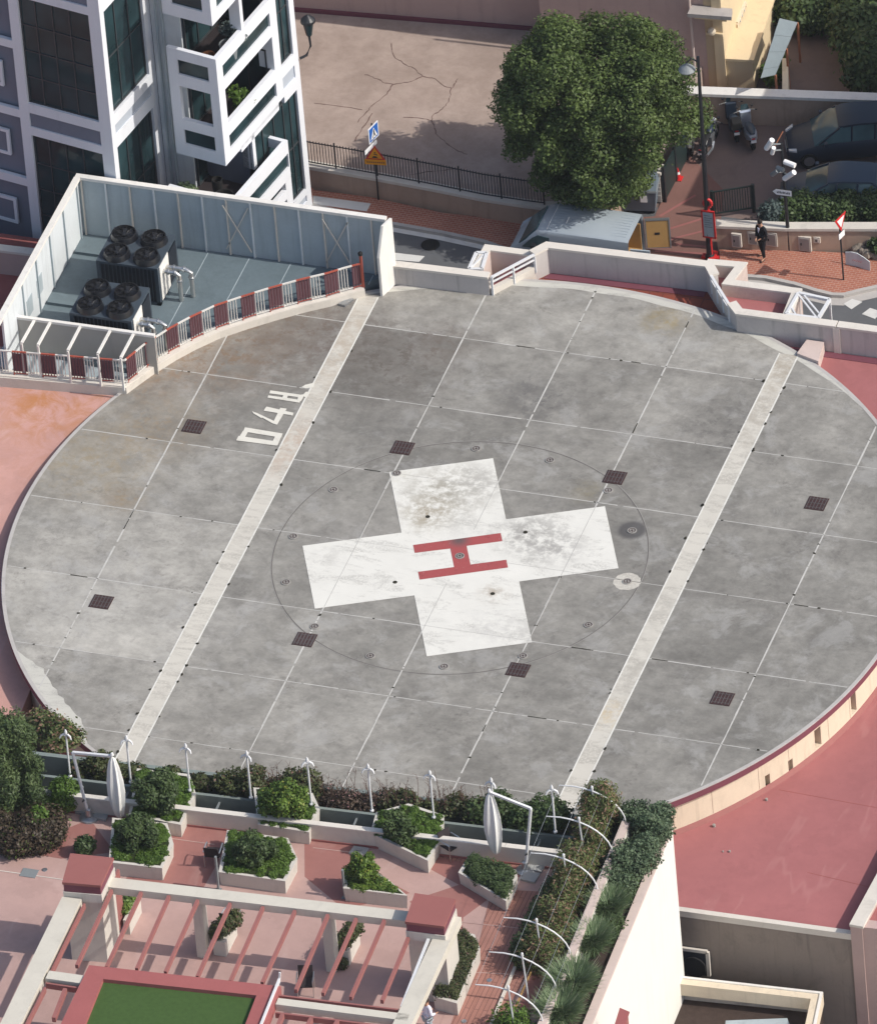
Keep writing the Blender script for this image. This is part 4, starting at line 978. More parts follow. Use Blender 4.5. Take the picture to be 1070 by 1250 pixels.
# =================================================================== PLANTS AT THE TOP
def tree(label, cat, base, zc, rad, nclump, rcl, n, size, m_, seed, name='tree', trunk=.16, flat=.9):
    r_ = thing(name, label, cat, tuple(base)); c = (base[0], base[1], zc)
    bl = [q for q in clumps(c, rad, nclump, rcl, seed, flat) if not (q[0] > c[0] + 1.8 and q[2] < c[2] - 1.0)]
    if nclump > 100: bl += [(c[0] + 1.9 * math.cos(k_ * 2.4) * math.sqrt(k_ / 30), c[1] - .6 + 1.6 * math.sin(k_ * 2.4) * math.sqrt(k_ / 30), c[2] - rad[2] * (.98 - .30 * k_ / 30), rcl, rcl, rcl * .8) for k_ in range(30)]
    foliage('crown', m_, r_, bl + [(c[0], c[1], c[2], rad[0] * .72, rad[1] * .72, rad[2] * .72)], n, size, seed=seed)
    b = MB(); b.tube([tuple(base), (base[0] + .05, base[1], base[2] + (zc - base[2]) * .5), (base[0], base[1] + .05, zc)], [trunk * 1.3, trunk, trunk * .6], 9)
    branches(b, (base[0], base[1], base[2] + (zc - base[2]) * .45), [(q[0], q[1], q[2]) for q in bl[:14]], trunk * .5, .02)
    b.build('trunk', 'trunk', r_); return r_
tb = W(735, 243, ZC)
tb = (tb.x, tb.y + .25, ZC)
tree('large dense round evergreen tree overhanging the railing and the courtyard', 'tree', tb, 4.30, (4.0, 3.6, 3.40), 190, .58, 165000, .074, 'leaf_tree', 3, 'evergreen_tree', .2)
def hedge(name, label, cat, boxes, n, size, m_, seed, zf, root_loc, stems=True, **k):
    r_ = thing(name, label, cat, tuple(root_loc)); foliage('foliage', m_, r_, boxes, n, size, seed=seed, zmin=zf, **k)
    if stems:
        b = MB()
        for q in boxes[::max(1, len(boxes) // 8)]: b.tube([(q[0], q[1], zf), (q[0] + .05, q[1], q[2])], [.035, .015], 5)
        b.build('stem', 'trunk', r_)
    return r_
def blobrow(pts, z, r, dens=1.6, seed=0, jz=.25):
    g_ = random.Random(seed); out = []
    wild = dens >= 11
    for p, q in zip(pts, pts[1:]):
        L = math.dist(p, q)
        for i in range(max(1, int(L * dens))):
            t = g_.random(); rr = r * (g_.uniform(.25, 1.15) if wild else g_.uniform(.7, 1.25))
            out.append((p[0] + (q[0] - p[0]) * t + g_.uniform(-.5, .5) * r, p[1] + (q[1] - p[1]) * t + g_.uniform(-.5, .5) * r, z + g_.uniform(-jz, jz) * r, rr, rr, rr * .85))
    return out
pA = W2(985, 5, ZS + 1); pB = W2(1030, -5, ZS + 1)
hedge('hedge', 'dark hedge along the top edge right of the villa', 'hedge', blobrow([W2(968, 8, 0), W2(1024, 4, 0)], .1, .75, 5, 1), 9000, .12, 'leaf_dark', 11, ZS, (3.2, 33, ZS))
hedge('hedge', 'tall dark hedge at the top right corner beside the shaded yard', 'hedge', blobrow([W2(1058, 98, 0), W2(1066, 40, 0), W2(1060, -10, 0)], .3, .95, 4, 2, .6), 16000, .12, 'leaf_dark', 12, ZS, (6.5, 29, ZS))
hedge('shrub', 'small green shrub below the corrugated canopy', 'shrub', blobrow([W2(940, 95, ZS + .4), W2(948, 72, ZS + .4)], ZS + .5, .38, 5, 3), 1500, .09, 'leaf_cover', 13, ZS, tuple(W(944, 92, ZS)), stems=False)
hedge('hedge', 'broad dark bush behind the right boundary wall, in front of the parked cars', 'hedge', blobrow([W2(960, 250, 0), W2(1010, 246, 0), W2(1085, 250, 0)], -.25, .55, 7, 4, .4) + blobrow([W2(1000, 248, 0), W2(1080, 246, 0)], -.1, .50, 5, 9, .4), 26000, .085, 'leaf_dark', 14, ZS, tuple(W(1010, 270, ZS)))
hedge('shrub', 'grey-blue bush behind the wall left of the arrow sign post', 'shrub', blobrow([W2(925, 262, 0), W2(945, 258, 0)], -.1, .42, 6, 5, .4), 3500, .075, 'leaf_grey', 15, ZS, tuple(W(934, 275, ZS)))
# =================================================================== WHITE APARTMENT BUILDING (upper left)
TB = R(-10.5); E1 = Vector((math.cos(TB), math.sin(TB), 0)); E2 = Vector((-math.sin(TB), math.cos(TB), 0)); B0 = Vector((-11.89, 19.24, 0))
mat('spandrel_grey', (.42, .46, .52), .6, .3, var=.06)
ap = thing('apartment_building', 'white framed modern building with dark glass and balconies behind the plant screen', 'building', (B0.x, B0.y, ZS), TB)
def L(u, v, z): return B0 + E1 * u + E2 * v + Vector((0, 0, z))
def lbox(mb, u0, u1, v0, v1, z0, z1):
    return mb.prism([tuple(L(u, v, 0)[:2]) for u, v in ((u0, v0), (u1, v0), (u1, v1), (u0, v1))], z0, z1)
ZB = ZS; ZTOP = 14.5; FH = 3.07
FL = [.33 + FH * k for k in range(-1, 6)]            # slab levels: rails at about 3.4, 6.5, 9.6, 12.7
# core volume
core = MB(); lbox(core, -3.40, -2.03, -4.35, .02, ZB, ZTOP); lbox(core, -2.03, -.22, -1.56, .02, 4.8, ZTOP); lbox(core, -2.03, -.22, -3.6, .02, ZB, 4.7); lbox(core, -12, -3.45, -7.50, .5, ZB, ZTOP)
core.build('core', 'facade_grey', ap)
def strips(mb, plane, c, thick, rects):
    """rects in (a0,a1,z0,z1): plane 'R' faces +E1 at u=c, a runs along E2; plane 'F' faces -E2 at v=c, a runs along E1"""
    for a0_, a1_, z0, z1 in rects:
        if plane == 'R': lbox(mb, c - thick, c, a0_, a1_, z0, z1)
        else: lbox(mb, a0_, a1_, c, c + thick, z0, z1)
def window(plane, c, a0_, a1_, z0, z1, depth=.12, mull=(), trans=()):
    """glass set back behind the white grid, with thin dark glazing bars"""
    f = MB(); t = .05
    if plane == 'R':
        lbox(f, c - depth - .03, c - depth + .02, a0_, a0_ + t, z0, z1); lbox(f, c - depth - .03, c - depth + .02, a1_ - t, a1_, z0, z1)
        lbox(f, c - depth - .03, c - depth + .02, a0_ + t, a1_ - t, z0, z0 + t); lbox(f, c - depth - .03, c - depth + .02, a0_ + t, a1_ - t, z1 - t, z1)
        for m in mull: lbox(f, c - depth - .03, c - depth + .015, m - .02, m + .02, z0 + t, z1 - t)
        for z in trans: lbox(f, c - depth - .03, c - depth + .010, a0_ + t, a1_ - t, z - .02, z + .02)
    else:
        lbox(f, a0_, a0_ + t, c + depth - .02, c + depth + .03, z0, z1); lbox(f, a1_ - t, a1_, c + depth - .02, c + depth + .03, z0, z1)
        lbox(f, a0_ + t, a1_ - t, c + depth - .02, c + depth + .03, z0, z0 + t); lbox(f, a0_ + t, a1_ - t, c + depth - .02, c + depth + .03, z1 - t, z1)
        for m in mull: lbox(f, m - .02, m + .02, c + depth - .015, c + depth + .03, z0 + t, z1 - t)
        for z in trans: lbox(f, a0_ + t, a1_ - t, c + depth - .010, c + depth + .03, z - .02, z + .02)
    w_ = f.build('window', 'mullion', ap)
    g_ = MB()
    if plane == 'R': lbox(g_, c - depth - .05, c - depth - .031, a0_, a1_, z0, z1)
    else: lbox(g_, a0_, a1_, c + depth + .031, c + depth + .05, z0, z1)
    g_.build('pane', 'facade_glass', w_)
mat('mullion', (.045, .05, .055), .5, .4, var=.1)
# --- front face A (in shade): v = -7.73
vA = -7.73; fr = MB(); T = .15
strips(fr, 'F', vA, T, [(-3.72, -3.24, ZB, ZTOP), (-7.03, -6.64, ZB, ZTOP)])
for zb_, zt_ in ((5.86, 6.22), (6.86, 7.27), (12.0, 12.36), (13.0, 13.4), (-.3, .06), (.7, 1.1)):
    strips(fr, 'F', vA, T, [(-6.64, -3.72, zb_, zt_)])
for k in range(6):
    z = .38 + FH * k; strips(fr, 'F', vA, T, [(-12, -7.03, z, z + .34)])
fr.build('frame', 'facade_white', ap)
for z0, z1 in ((1.1, 5.86), (7.27, 12.0)):
    window('F', vA, -6.64, -3.72, z0, z1, .12, (-6.0, -5.3, -4.6), tuple(z0 + 1.15 * i for i in range(1, 5) if z0 + 1.15 * i < z1 - .2))
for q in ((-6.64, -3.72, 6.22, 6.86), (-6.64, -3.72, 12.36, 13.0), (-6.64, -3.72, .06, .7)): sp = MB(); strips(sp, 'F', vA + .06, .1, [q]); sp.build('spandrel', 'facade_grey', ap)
for k in range(5):
    z = 1.55 + FH * k; f = MB(); strips(f, 'F', vA + .06, .1, [(-8.9, -7.62, z + .0, z + .12), (-8.9, -7.62, z + 1.0, z + 1.12), (-7.74, -7.62, z + .12, z + 1.0)])
    w_ = f.build('window', 'facade_white', ap)
    f = MB(); strips(f, 'F', vA + .10, .05, [(-8.9, -7.74, z + .12, z + 1.0)]); f.build('pane', 'facade_grey', w_)
# --- side face F2 (sunlit): u = -3.24, from v -7.73 to -4.4
uF = -3.24; fr = MB()
strips(fr, 'R', uF, T, [(-7.73 + T, -7.45, ZB, ZTOP), (-4.85, -4.42, ZB, ZTOP)])
for zb_, zt_ in ((6.10, 6.66), (7.10, 7.57), (0.0, .5), (.95, 1.4), (12.1, 12.6), (13.1, 13.5)):
    strips(fr, 'R', uF, T, [(-7.45, -4.85, zb_, zt_)])
fr.build('frame', 'facade_white', ap)
for z0, z1 in ((1.4, 6.10), (7.57, 12.1)):
    window('R', uF, -7.45, -4.85, z0, z1, .12, (-6.6, -5.7), (z0 + 2.3,))
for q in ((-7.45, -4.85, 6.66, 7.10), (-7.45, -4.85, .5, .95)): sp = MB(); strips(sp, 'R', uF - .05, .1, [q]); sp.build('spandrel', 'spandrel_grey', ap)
# --- recess strip between the two wings
rc = MB(); lbox(rc, -3.22, -2.02, -4.42, -4.36, ZB, ZTOP); rc.build('recess_wall', 'screen_white', ap)
for u in (-2.95, -2.72):
    p, q = L(u, -4.52, ZB), L(u, -4.52, ZTOP); MB().tube([p, q], .05, 8).build('drainpipe', 'screen_grey', ap)
# --- side face R (sunlit) u = 0: outer column, glass strip
fr = MB(); strips(fr, 'R', 0, T, [(-.28, .05, ZB, ZTOP), (-1.58, -1.16, 5.0, ZTOP)])
for zb_, zt_ in ((4.70, 5.25), (5.80, 6.3), (-.8, -.3), (-.02, .25), (10.85, 11.4), (11.9, 12.4)):
    strips(fr, 'R', 0, T, [(-1.16, -.28, zb_, zt_)])
strips(fr, 'R', 0, T, [(-4.35, -1.58, 4.70, 4.95)])
fr.build('frame', 'facade_white', ap)
window('R', 0, -1.16, -.28, 6.3, 10.85, .10, (-.72,), (8.5,)); window('R', 0, -3.6, -.28, .25, 4.70, .10, (-2.7, -1.9, -1.2, -.72), (2.4,))
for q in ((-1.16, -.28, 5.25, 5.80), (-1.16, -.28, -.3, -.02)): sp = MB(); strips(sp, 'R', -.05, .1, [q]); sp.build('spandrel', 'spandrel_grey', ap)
# --- stacked balconies: u -2.0..0, v -5.5..-1.58
def balcony(zr, u0, u1, v0, v1, low=False, wall=True):
    """zr = top of the parapet; openings are real voids"""
    b = MB(); zf = zr - 1.62; z1w, z2w = zr - .72, zr - 1.18
    t = .16
    # right (sunlit) parapet with a long slot
    lbox(b, u1 - t, u1, v0, v1, zr - .55, zr); lbox(b, u1 - t, u1, v0, v1, zf, zr - 1.15)
    lbox(b, u1 - t, u1, v0, v0 + .42, zr - 1.15, zr - .55); lbox(b, u1 - t, u1, v1 - .06, v1, zr - 1.15, zr - .55)
    # front parapet with its slot
    lbox(b, u0, u1 - t, v0, v0 + t, zr - .45, zr); lbox(b, u0, u1 - t, v0, v0 + t, zf, zr - 1.10)
    lbox(b, u0, u0 + .40, v0, v0 + t, zr - 1.10, zr - .45); lbox(b, u1 - .36, u1 - t, v0, v0 + t, zr - 1.10, zr - .45)
    bo = b.build('balcony', 'facade_white', ap)
    f = MB(); lbox(f, u0, u1 - t, v0 + t, v1, zf + .04, zf + .26); f.build('floor', 'wicker', bo)
    g_ = MB(); lbox(g_, u1 - .11, u1 - .08, v0 + .42, v1 - .06, zr - 1.15, zr - .55); lbox(g_, u0 + .40, u1 - .36, v0 + .08, v0 + .11, zr - 1.10, zr - .45); g_.build('slot_glass', 'facade_glass', bo)
    return bo
for k, zr in enumerate((3.42, 6.50, 9.60, 12.70)):
    if k == 0: continue
    balcony(zr, -2.02, 0, -5.5, -1.58)
# posts between storeys
for q in ((-.36, 0, -5.5, -5.06, 6.5, 7.98), (-2.02, -1.62, -5.5, -5.34, 6.5, 7.98), (-.62, 0, -1.62, -1.58, 6.5, 7.98), (-.62, 0, -1.62, -1.58, 9.6, 11.08), (-.45, 0, -3.60, -3.40, 9.6, 11.08), (-.45, 0, -3.60, -3.40, 3.4, 4.88)):
    ps = MB(); lbox(ps, *q); ps.build('balcony_post', 'facade_white', ap)
# stepped lower balcony, one metre further out
balcony(3.95, -2.02, .62, -6.3, -2.2)
for q in ((.20, .62, -2.62, -2.2, .8, 2.35), (.46, .62, -5.2, -2.62, 1.6, 2.0), (.46, .62, -3.4, -3.15, .8, 1.6), (-.1, .46, -2.36, -2.2, 3.55, 3.95)):
    bb = MB(); lbox(bb, *q); bb.build('balcony_post', 'facade_white', ap)
MB_ = MB(); lbox(MB_, -2.0, .45, -6.1, -2.3, ZB, .6); MB_.build('lower_volume', 'facade_grey', ap)
gg = MB(); lbox(gg, -2.0, -.25, -5.2, -4.4, 0, 0.01); 
# glazing behind the balconies
for z0 in (2.6, 5.2, 8.3, 11.4): window('R', -1.90, -4.3, -1.62, z0, z0 + 2.1, .05, (-3.4, -2.5)); window('F', -1.66, -1.9, -.3, z0, z0 + 2.1, .02, (-1.1,))
# things standing on the balconies
def pot(label, u, v, z, r_, h_, m_='rubber'):
    c = L(u, v, z); o = thing('flower_pot', label, 'pot', tuple(c)); MB().lathe([(r_ * .7, 0), (r_, h_), (r_ * .85, h_), (r_ * .8, h_ * .8), (0.001, h_ * .8)], tuple(c), 16).build('pot', m_, o); return o
def btable(label, u, v, z, r_, m_):
    c = L(u, v, z); o = thing('balcony_table', label, 'table', tuple(c)); MB().lathe([(r_, 0), (r_, .03)], (c.x, c.y, z + .70), 22).build('tabletop', m_, o)
    MB().tube([(c.x, c.y, z), (c.x, c.y, z + .70)], .04, 8).build('leg', 'black_metal', o); MB().lathe([(.25, 0), (.22, .03)], (c.x, c.y, z), 14).build('foot', 'black_metal', o); return o
mat('brown_wood', (.12, .05, .025), .5, .4, var=.2)
btable('round brown table on the upper balcony', -1.25, -5.0, 8.24, .36, 'brown_wood')
pot('bulky brown covered pot on the upper balcony', -.75, -4.75, 8.24, .26, .85, 'brown_wood')
pot('grey plant stand on the upper balcony near the shrub', -.35, -4.0, 8.24, .34, .95, 'grey_metal')
btable('square-looking grey table on the middle balcony', -1.0, -5.05, 5.14, .34, 'grey_metal')
pot('tall black pot on the middle balcony', -.7, -4.7, 5.14, .16, 1.15)
pot('tall black pot on the lower balcony', -.75, -5.0, 2.59, .20, 1.15)
pot('wide black pot on the lower balcony', -.2, -5.5, 2.59, .38, .95)
def bal_plant(label, u, v, z, r_, n_, m_, seed):
    c = L(u, v, z); o = thing('potted_shrub', label, 'plant', (c.x, c.y, z - r_)); foliage('leaves', m_, o, clumps(tuple(c), (r_, r_, r_), 8, r_ * .5, seed), n_, .07, seed=seed)
    MB().lathe([(.15, 0), (.2, .3), (.16, .3), (.001, .28)], (c.x, c.y, z - r_ - .25), 12).build('pot', 'terracotta', o)
bal_plant('grey leafy shrub on the upper balcony', -.45, -3.5, 9.35, .42, 700, 'leaf_grey', 31)
bal_plant('green leafy shrub on the middle balcony', -.5, -3.2, 6.2, .40, 700, 'leaf_cover', 32)
bal_plant('straw-coloured shrub on the lower balcony', -1.45, -5.6, 3.35, .42, 900, 'leaf_grass', 33)
# lantern on the far corner
lp_ = L(.30, .42, 7.6); ln = thing('wall_lantern', 'dark lantern on a bracket at the far corner of the white building', 'lamp', tuple(lp_))
pz = onplane(368, 14, tuple(lp_), (E2.x, E2.y, 0)); c = Vector((lp_.x, lp_.y, pz.z))
b = MB(); b.lathe([(.05, 0), (.11, .10), (.20, .62), (.24, .66)], (c.x, c.y, c.z - .95), 10); b.build('lantern_glass', 'facade_glass', ln)
b = MB(); b.lathe([(.27, 0), (.26, .10), (.16, .20), (.03, .30)], (c.x, c.y, c.z - .28), 14); b.build('cap', 'black_metal', ln)
b = MB(); b.tube([(c.x, c.y, c.z - .95), (c.x + .02, c.y, c.z - 1.35), (c.x - .12, c.y - .12, c.z - 1.7), (c.x - .32, c.y - .30, c.z - 1.75)], [.05, .04, .05, .05], 8); b.build('bracket', 'black_metal', ln)

street_take()
# low pink wall at the far left, behind the plant screen
lw = thing('boundary_wall', 'pink wall with white coping left of the plant screen', 'wall', tuple(W(10, 318, -.5)))
A, B_ = W2(-30, 301, .6), W2(70, 313, .6)
seg(MB(), A, B_, .25, -.6, .5, side=1).build('wall', 'pink_wall', lw); seg(MB(), (A[0], A[1] - .05), (B_[0], B_[1] - .05), .36, .5, .6, side=1).build('coping', 'coping_white', lw)
# =================================================================== PLANT ENCLOSURE
XL, XR_, YB = -18.84, -7.32, 14.55
es = thing('plant_screen', 'tall white edged metal screen round the rooftop cooling plant', 'screen', (XL, YB, 0))
MB().prism([(XL, 7.7), (-14.6, 7.3), (-12.6, 9.9), (-10.4, 12.3), (-8.2, 13.9), (-7.35, YB), (XL, YB)], -3, .30).build('floor', 'plant_floor', es)
b = MB(); b.box(XL, XR_, YB, YB + .08, .3, 2.74); b.build('back_panel', 'screen_grey', es)  # this face's shade is put into a darker base colour than the side
b = MB(); b.box(XL - .10, XR_ + .04, YB - .06, YB + .16, 2.74, 2.86); b.build('back_cap', 'white_paint', es)
b = MB(); b.box(XL - .08, XL, 6.3, YB, -.6, 2.74); b.build('side_panel', 'screen_white', es)  # sunlit side of the same screen, given a lighter base colour
b = MB(); b.box(XL - .12, XL + .10, 5.0, YB - .06, 2.74, 2.86); b.build('side_cap', 'white_paint', es)
for i, x in enumerate(np.linspace(XL + .12, XR_ - .5, 13)):
    b = MB(); b.box(x - .024, x + .024, YB - .07, YB, .3, 2.73); b.build('post', 'screen_white' if i % 2 else 'pale_stone', es)
for x0, x1 in ((-13.4, -12.45), (-9.65, -8.7)):
    b = MB(); b.bar((x0, YB - .05, .55), (x1, YB - .05, 2.5), .04, .04); b.bar((x0, YB - .065, 2.5), (x1, YB - .065, .55), .04, .04); b.build('cross_brace', 'pale_stone', es)
for i, y in enumerate(np.linspace(8.3, YB - .3, 5)):
    b = MB(); b.box(XL, XL + .06, y - .022, y + .022, .3, 2.73); b.build('post', 'screen_grey', es)
for y, h0 in ((10.0, 1.0), (8.9, .9)):
    b = MB(); b.box(XL, XL + .015, y - .3, y + .25, h0, h0 + .75); b.build('louvre', 'screen_grey', es)
b = MB()   # end panel with its raked head
b.add([(XR_, YB + .08, 0), (XR_, 13.72, 0), (XR_, 13.72, 1.7), (XR_, 14.1, 2.86), (XR_, YB + .08, 2.86), (XR_ - .09, YB + .08, 0), (XR_ - .09, 13.72, 0), (XR_ - .09, 13.72, 1.7), (XR_ - .09, 14.1, 2.86), (XR_ - .09, YB + .08, 2.86)],
      [(0, 4, 3, 2, 1), (5, 6, 7, 8, 9), (0, 1, 6, 5), (1, 2, 7, 6), (2, 3, 8, 7), (3, 4, 9, 8), (4, 0, 5, 9)])
b.v = [(x + (.35 if z > -1 else 0) * (y - 13.72) * .8, y, z) for x, y, z in b.v]
b.build('end_panel', 'white_paint', es)
# floor seams and gutters
b = MB()
for k in range(7): x = -17.2 + k * 1.55; b.box(x - .015, x + .015, 8.7 + max(0, k - 1) * 1.12 if k < 5 else 13.6 + .3 * (k - 5), YB - .1, .3, .306)
b.build('floor_seam', 'screen_grey', es)
for y in (13.4, 10.35, 8.9):
    b = MB(); b.box(XL + .1, -15.2, y - .08, y + .12, .3, .42); b.build('plinth', 'plant_floor', es)
# low front bay: rail, wall below it, struts to the kerb
zr_ = 1.7
Ra, Rb = W(4, 384.5, zr_), W(189, 410, zr_)
fb_ = thing('canopy_frame', 'low white framed bay with five struts in front of the cooling plant', 'steel frame', (Ra.x, Ra.y, 0))
MB().prism([(-19.6, 6.7), (-14.7, 6.4), (-13.9, 8.0), (-14.2, 8.3), (-19.6, 8.3)], -3, .1).build('floor', 'screen_grey', fb_)
b = MB(); b.bar(Ra, Rb, .14, .10); b.build('rail', 'white_paint', fb_)
b = MB(); seg(b, (Ra.x, Ra.y), (Rb.x, Rb.y), .06, .0, zr_ - .05); mat('bay_panel', (.40, .385, .35), .7, .3, var=.06, streak=.2); b.build('panel', 'bay_panel', fb_)
for (x, y, x1, y1) in ((42, 391.5, 26.5, 419), (61.5, 394, 46.5, 421.5), (98, 399, 83, 428), (134.5, 404, 119.5, 432), (163, 408, 147.5, 437)):
    p, q = W(x, y, zr_), W(x1, y1, zr_); s_ = MB(); s_.bar(p, q, .09, .07); o = s_.build('strut', 'white_paint', fb_)
    s_ = MB(); s_.bar(q + Vector((0, 0, -.02)), (q.x, q.y, .25), .07, .07); s_.build('post', 'white_paint', fb_)
# corner to the left
b = MB(); b.bar(Ra, W(-10, 408, zr_), .12, .10); b.build('strut', 'white_paint', fb_)
# curved kerb and its red and white guard rail
kp = [(-7.38, 14.0), (-7.75, 13.9), (-8.45, 13.62), (-9.2, 13.18), (-10.0, 12.62), (-10.9, 11.9), (-11.8, 11.02), (-12.6, 10.08), (-13.35, 9.0), (-13.95, 7.9), (-14.35, 6.95), (-14.62, 6.25)]
# smooth it a little and re-measure from the photograph's kerb foot
foot = [W2(*p) for p in ((446, 362), (425, 367.5), (404, 374), (372, 381.5), (336, 391.5), (302, 402), (269, 413), (240, 426.5), (215, 440), (185, 459), (155, 481))]
kerb_o = thing('kerb_wall', 'curved cream kerb between the cooling plant and the helipad', 'kerb', (foot[0][0], foot[0][1], 0))
fl = foot[::-1]
path_wall(MB(), [W2(-70, 462.5)] + fl, .34, -.45, .27, side=1).build('kerb', 'pale_stone', kerb_o)
path_wall(MB(), [(x + .0, y - .0) for x, y in [W2(-70, 461)] + [W2(153.5, 480.5)] + fl[1:]], .37, .27, .32, side=1).build('coping', 'coping_white', kerb_o)
gr = thing('guard_rail', 'red and white striped guard rail along the kerb of the cooling plant', 'railing', (fl[0][0], fl[0][1], .3))
line = [Vector((*W2(-70, 462.5), 0))] + [Vector((x, y, 0)) for x, y in fl]
# shift onto the kerb
sh_ = []
for i, p in enumerate(line):
    d = (line[min(i + 1, len(line) - 1)] - line[max(i - 1, 0)]).normalized(); sh_.append(p + Vector((-d.y, d.x, 0)) * .17)
acc = 0.0; pts_ = []
for p, q in zip(sh_, sh_[1:]):
    Lg = (q - p).length
    while acc < Lg: pts_.append(p.lerp(q, acc / Lg)); acc += .105
    acc -= Lg
pts_.append(sh_[-1])
def gcol(i): return (i // 5) % 2
runs = {}
for i in range(len(pts_) - 1): runs.setdefault((i // 5), []).append(i)
for k, idx in runs.items():
    m_ = 'guard_red' if k % 2 else 'guard_white'
    if 'guard_red' not in MATS:
        mat('guard_red', (.38, .085, .055), .55, .4, var=.25, grime=.3); mat('guard_white', (.66, .64, .60), .55, .4, var=.1, grime=.15); mat('guard_infill', (.17, .10, .115), .8, .2, var=.2); mat('guard_mesh', (.16, .065, .075), .8, .2, var=.2)
    b = MB(); z1 = 1.36
    pp = [pts_[i] for i in idx] + [pts_[idx[-1] + 1]]
    for p, q in zip(pp, pp[1:]): b.bar(p + Vector((0, 0, z1)), q + Vector((0, 0, z1)), .055, .05); b.bar(p + Vector((0, 0, .40)), q + Vector((0, 0, .40)), .03, .03)
    b.bar(pp[0] + Vector((0, 0, .30)), pp[0] + Vector((0, 0, .42)), .04, .04)
    o = b.build('panel', m_, gr)
    if k % 2:
        b = MB()
        for p, q in zip(pp, pp[1:]): b.bar(p + Vector((-.04, .05, .85)), q + Vector((-.04, .05, .85)), .01, .80)
        b.build('infill', 'guard_infill', o)
    b = MB()
    for p in pp[:-1][:4 if k % 2 == 0 else 5]: b.bar(p + Vector((0, 0, .40)), p + Vector((0, 0, z1 - .03)), .03, .03)
    b.build('balusters', 'guard_mesh' if k % 2 else 'guard_white', o)
mesh_back = MB()
for i in range(0):
    if (i // 5) % 2: mesh_back.bar(pts_[i] + Vector((-.04, .05, .85)), pts_[i + 1] + Vector((-.04, .05, .85)), .01, .80)
b = MB(); e = pts_[-1]; b.bar(e + Vector((0, 0, .3)), e + Vector((0, 0, 1.70)), .09, .09); b.build('end_post', 'guard_red', gr)
b = MB(); b.lathe([(.03, 0), (.08, .03), (.09, .12), (.04, .18)], (e.x, e.y, 1.70), 12); b.build('beacon', 'rubber', gr)

# cooling units
def unit(label, x0, x1, y0, y1, zt, fans, ptop):
    r_ = thing('cooling_unit', label, 'cooling unit', (x0, y0, .3), group='cooling units on the plant deck')
    cx, cy = (x0 + x1) / 2, (y0 + y1) / 2; z0 = .42
    b = MB(); b.box(x0 + .06, x1 - .06, y0 + .06, y1 - .06, z0, zt - .10); b.build('casing', 'unit_dark', r_)
    b = MB(); b.box(x0, x1, y0, y1, zt - .10, zt)
    for x, y in ((x0, y0), (x1 - .14, y0), (x0, y1 - .14), (x1 - .14, y1 - .14)): b.box(x, x + .14, y, y + .14, .3, zt - .10)
    b.box(x0, x1, y0, y0 + .10, .3, .42); b.box(x1 - .10, x1, y0, y1, .31, .43); b.build('frame', 'unit_blue', r_)
    b = MB(); b.box(x1 + .002, x1 + .03, y0 + .15, y0 + (y1 - y0) * .52, z0 + .02, zt - .04); b.build('white_door', 'white_paint', r_)
    b = MB(); b.box(x1 + .002, x1 + .02, y0 + (y1 - y0) * .56, y1 - .15, z0 + .06, zt - .14); b.build('grille', 'unit_dark', r_)
    b = MB()
    for k in range(14): b.box(x0 + .14 + k * (x1 - x0 - .28) / 14, x0 + .16 + k * (x1 - x0 - .28) / 14, y0 + .03, y0 + .06, z0 + .03, zt - .12)
    b.build('fin', 'unit_blue', r_)
    for fx, fy in fans:
        b = MB(); b.lathe([(.50, 0), (.49, .05), (.43, .20), (.44, .22), (.41, .22), (.38, .06)], (fx, fy, zt), 26, cap=False); f = b.build('fan_cowl', 'fan_black', r_, smooth=True)
        b = MB(); b.lathe([(.39, 0), (.001, .001)], (fx, fy, zt + .05), 20, cap=False)
        b.lathe([(.10, 0), (.10, .09), (.03, .12)], (fx, fy, zt + .06), 12)
        for k in range(7):
            a = k * 2 * PI / 7; b.add([(fx + .08 * math.cos(a), fy + .08 * math.sin(a), zt + .08), (fx + .37 * math.cos(a - .25), fy + .37 * math.sin(a - .25), zt + .09), (fx + .37 * math.cos(a + .25), fy + .37 * math.sin(a + .25), zt + .15), (fx + .08 * math.cos(a + .5), fy + .08 * math.sin(a + .5), zt + .13)], [(0, 1, 2, 3)])
        b.build('fan_blade', 'unit_dark', f)
        b = MB()
        for rr in (.12, .22, .32, .41): b.ring((fx, fy), rr - .007, rr + .007, zt + .225, 24)
        for k in range(8):
            a = k * PI / 4; b.bar((fx + .08 * math.cos(a), fy + .08 * math.sin(a), zt + .222), (fx + .42 * math.cos(a), fy + .42 * math.sin(a), zt + .222), .014, .01)
        b.build('fan_guard', 'rubber', f)
    # insulated pipes in shiny cladding
    for j, (yy, zz, le) in enumerate(((y0 + .45, zt - ptop, .62), (y0 + .78, zt - ptop - .05, .95))):
        b = MB(); b.tube([(x1 + .02, yy, zz), (x1 + le * .8, yy, zz), (x1 + le, yy, zz - .10), (x1 + le, yy, .32)], .085, 12); b.build('pipe', 'bare_steel', r_, smooth=True)
        for A_, C_ in (((x1 + le * .3, yy, zz), (x1 + le * .3 + .06, yy, zz)), ((x1 + le * .7, yy, zz), (x1 + le * .7 + .06, yy, zz)), ((x1 + le, yy, zz - .35), (x1 + le, yy, zz - .29))):
            b = MB(); b.tube([A_, C_], .12, 12); b.build('flange', 'steel', r_)
    return r_
unit('taller black four-fan cooling unit nearer the tall back panel', -17.05, -14.74, 11.08, 13.12, 1.95, ((-16.50, 12.62), (-15.38, 12.62), (-16.42, 11.56), (-15.30, 11.56)), .42)
unit('lower black four-fan cooling unit nearer the low white framed bay', -16.98, -14.66, 7.95, 9.98, 1.95, ((-16.42, 9.42), (-15.30, 9.42), (-16.36, 8.42), (-15.24, 8.42)), .42)

street_mark()
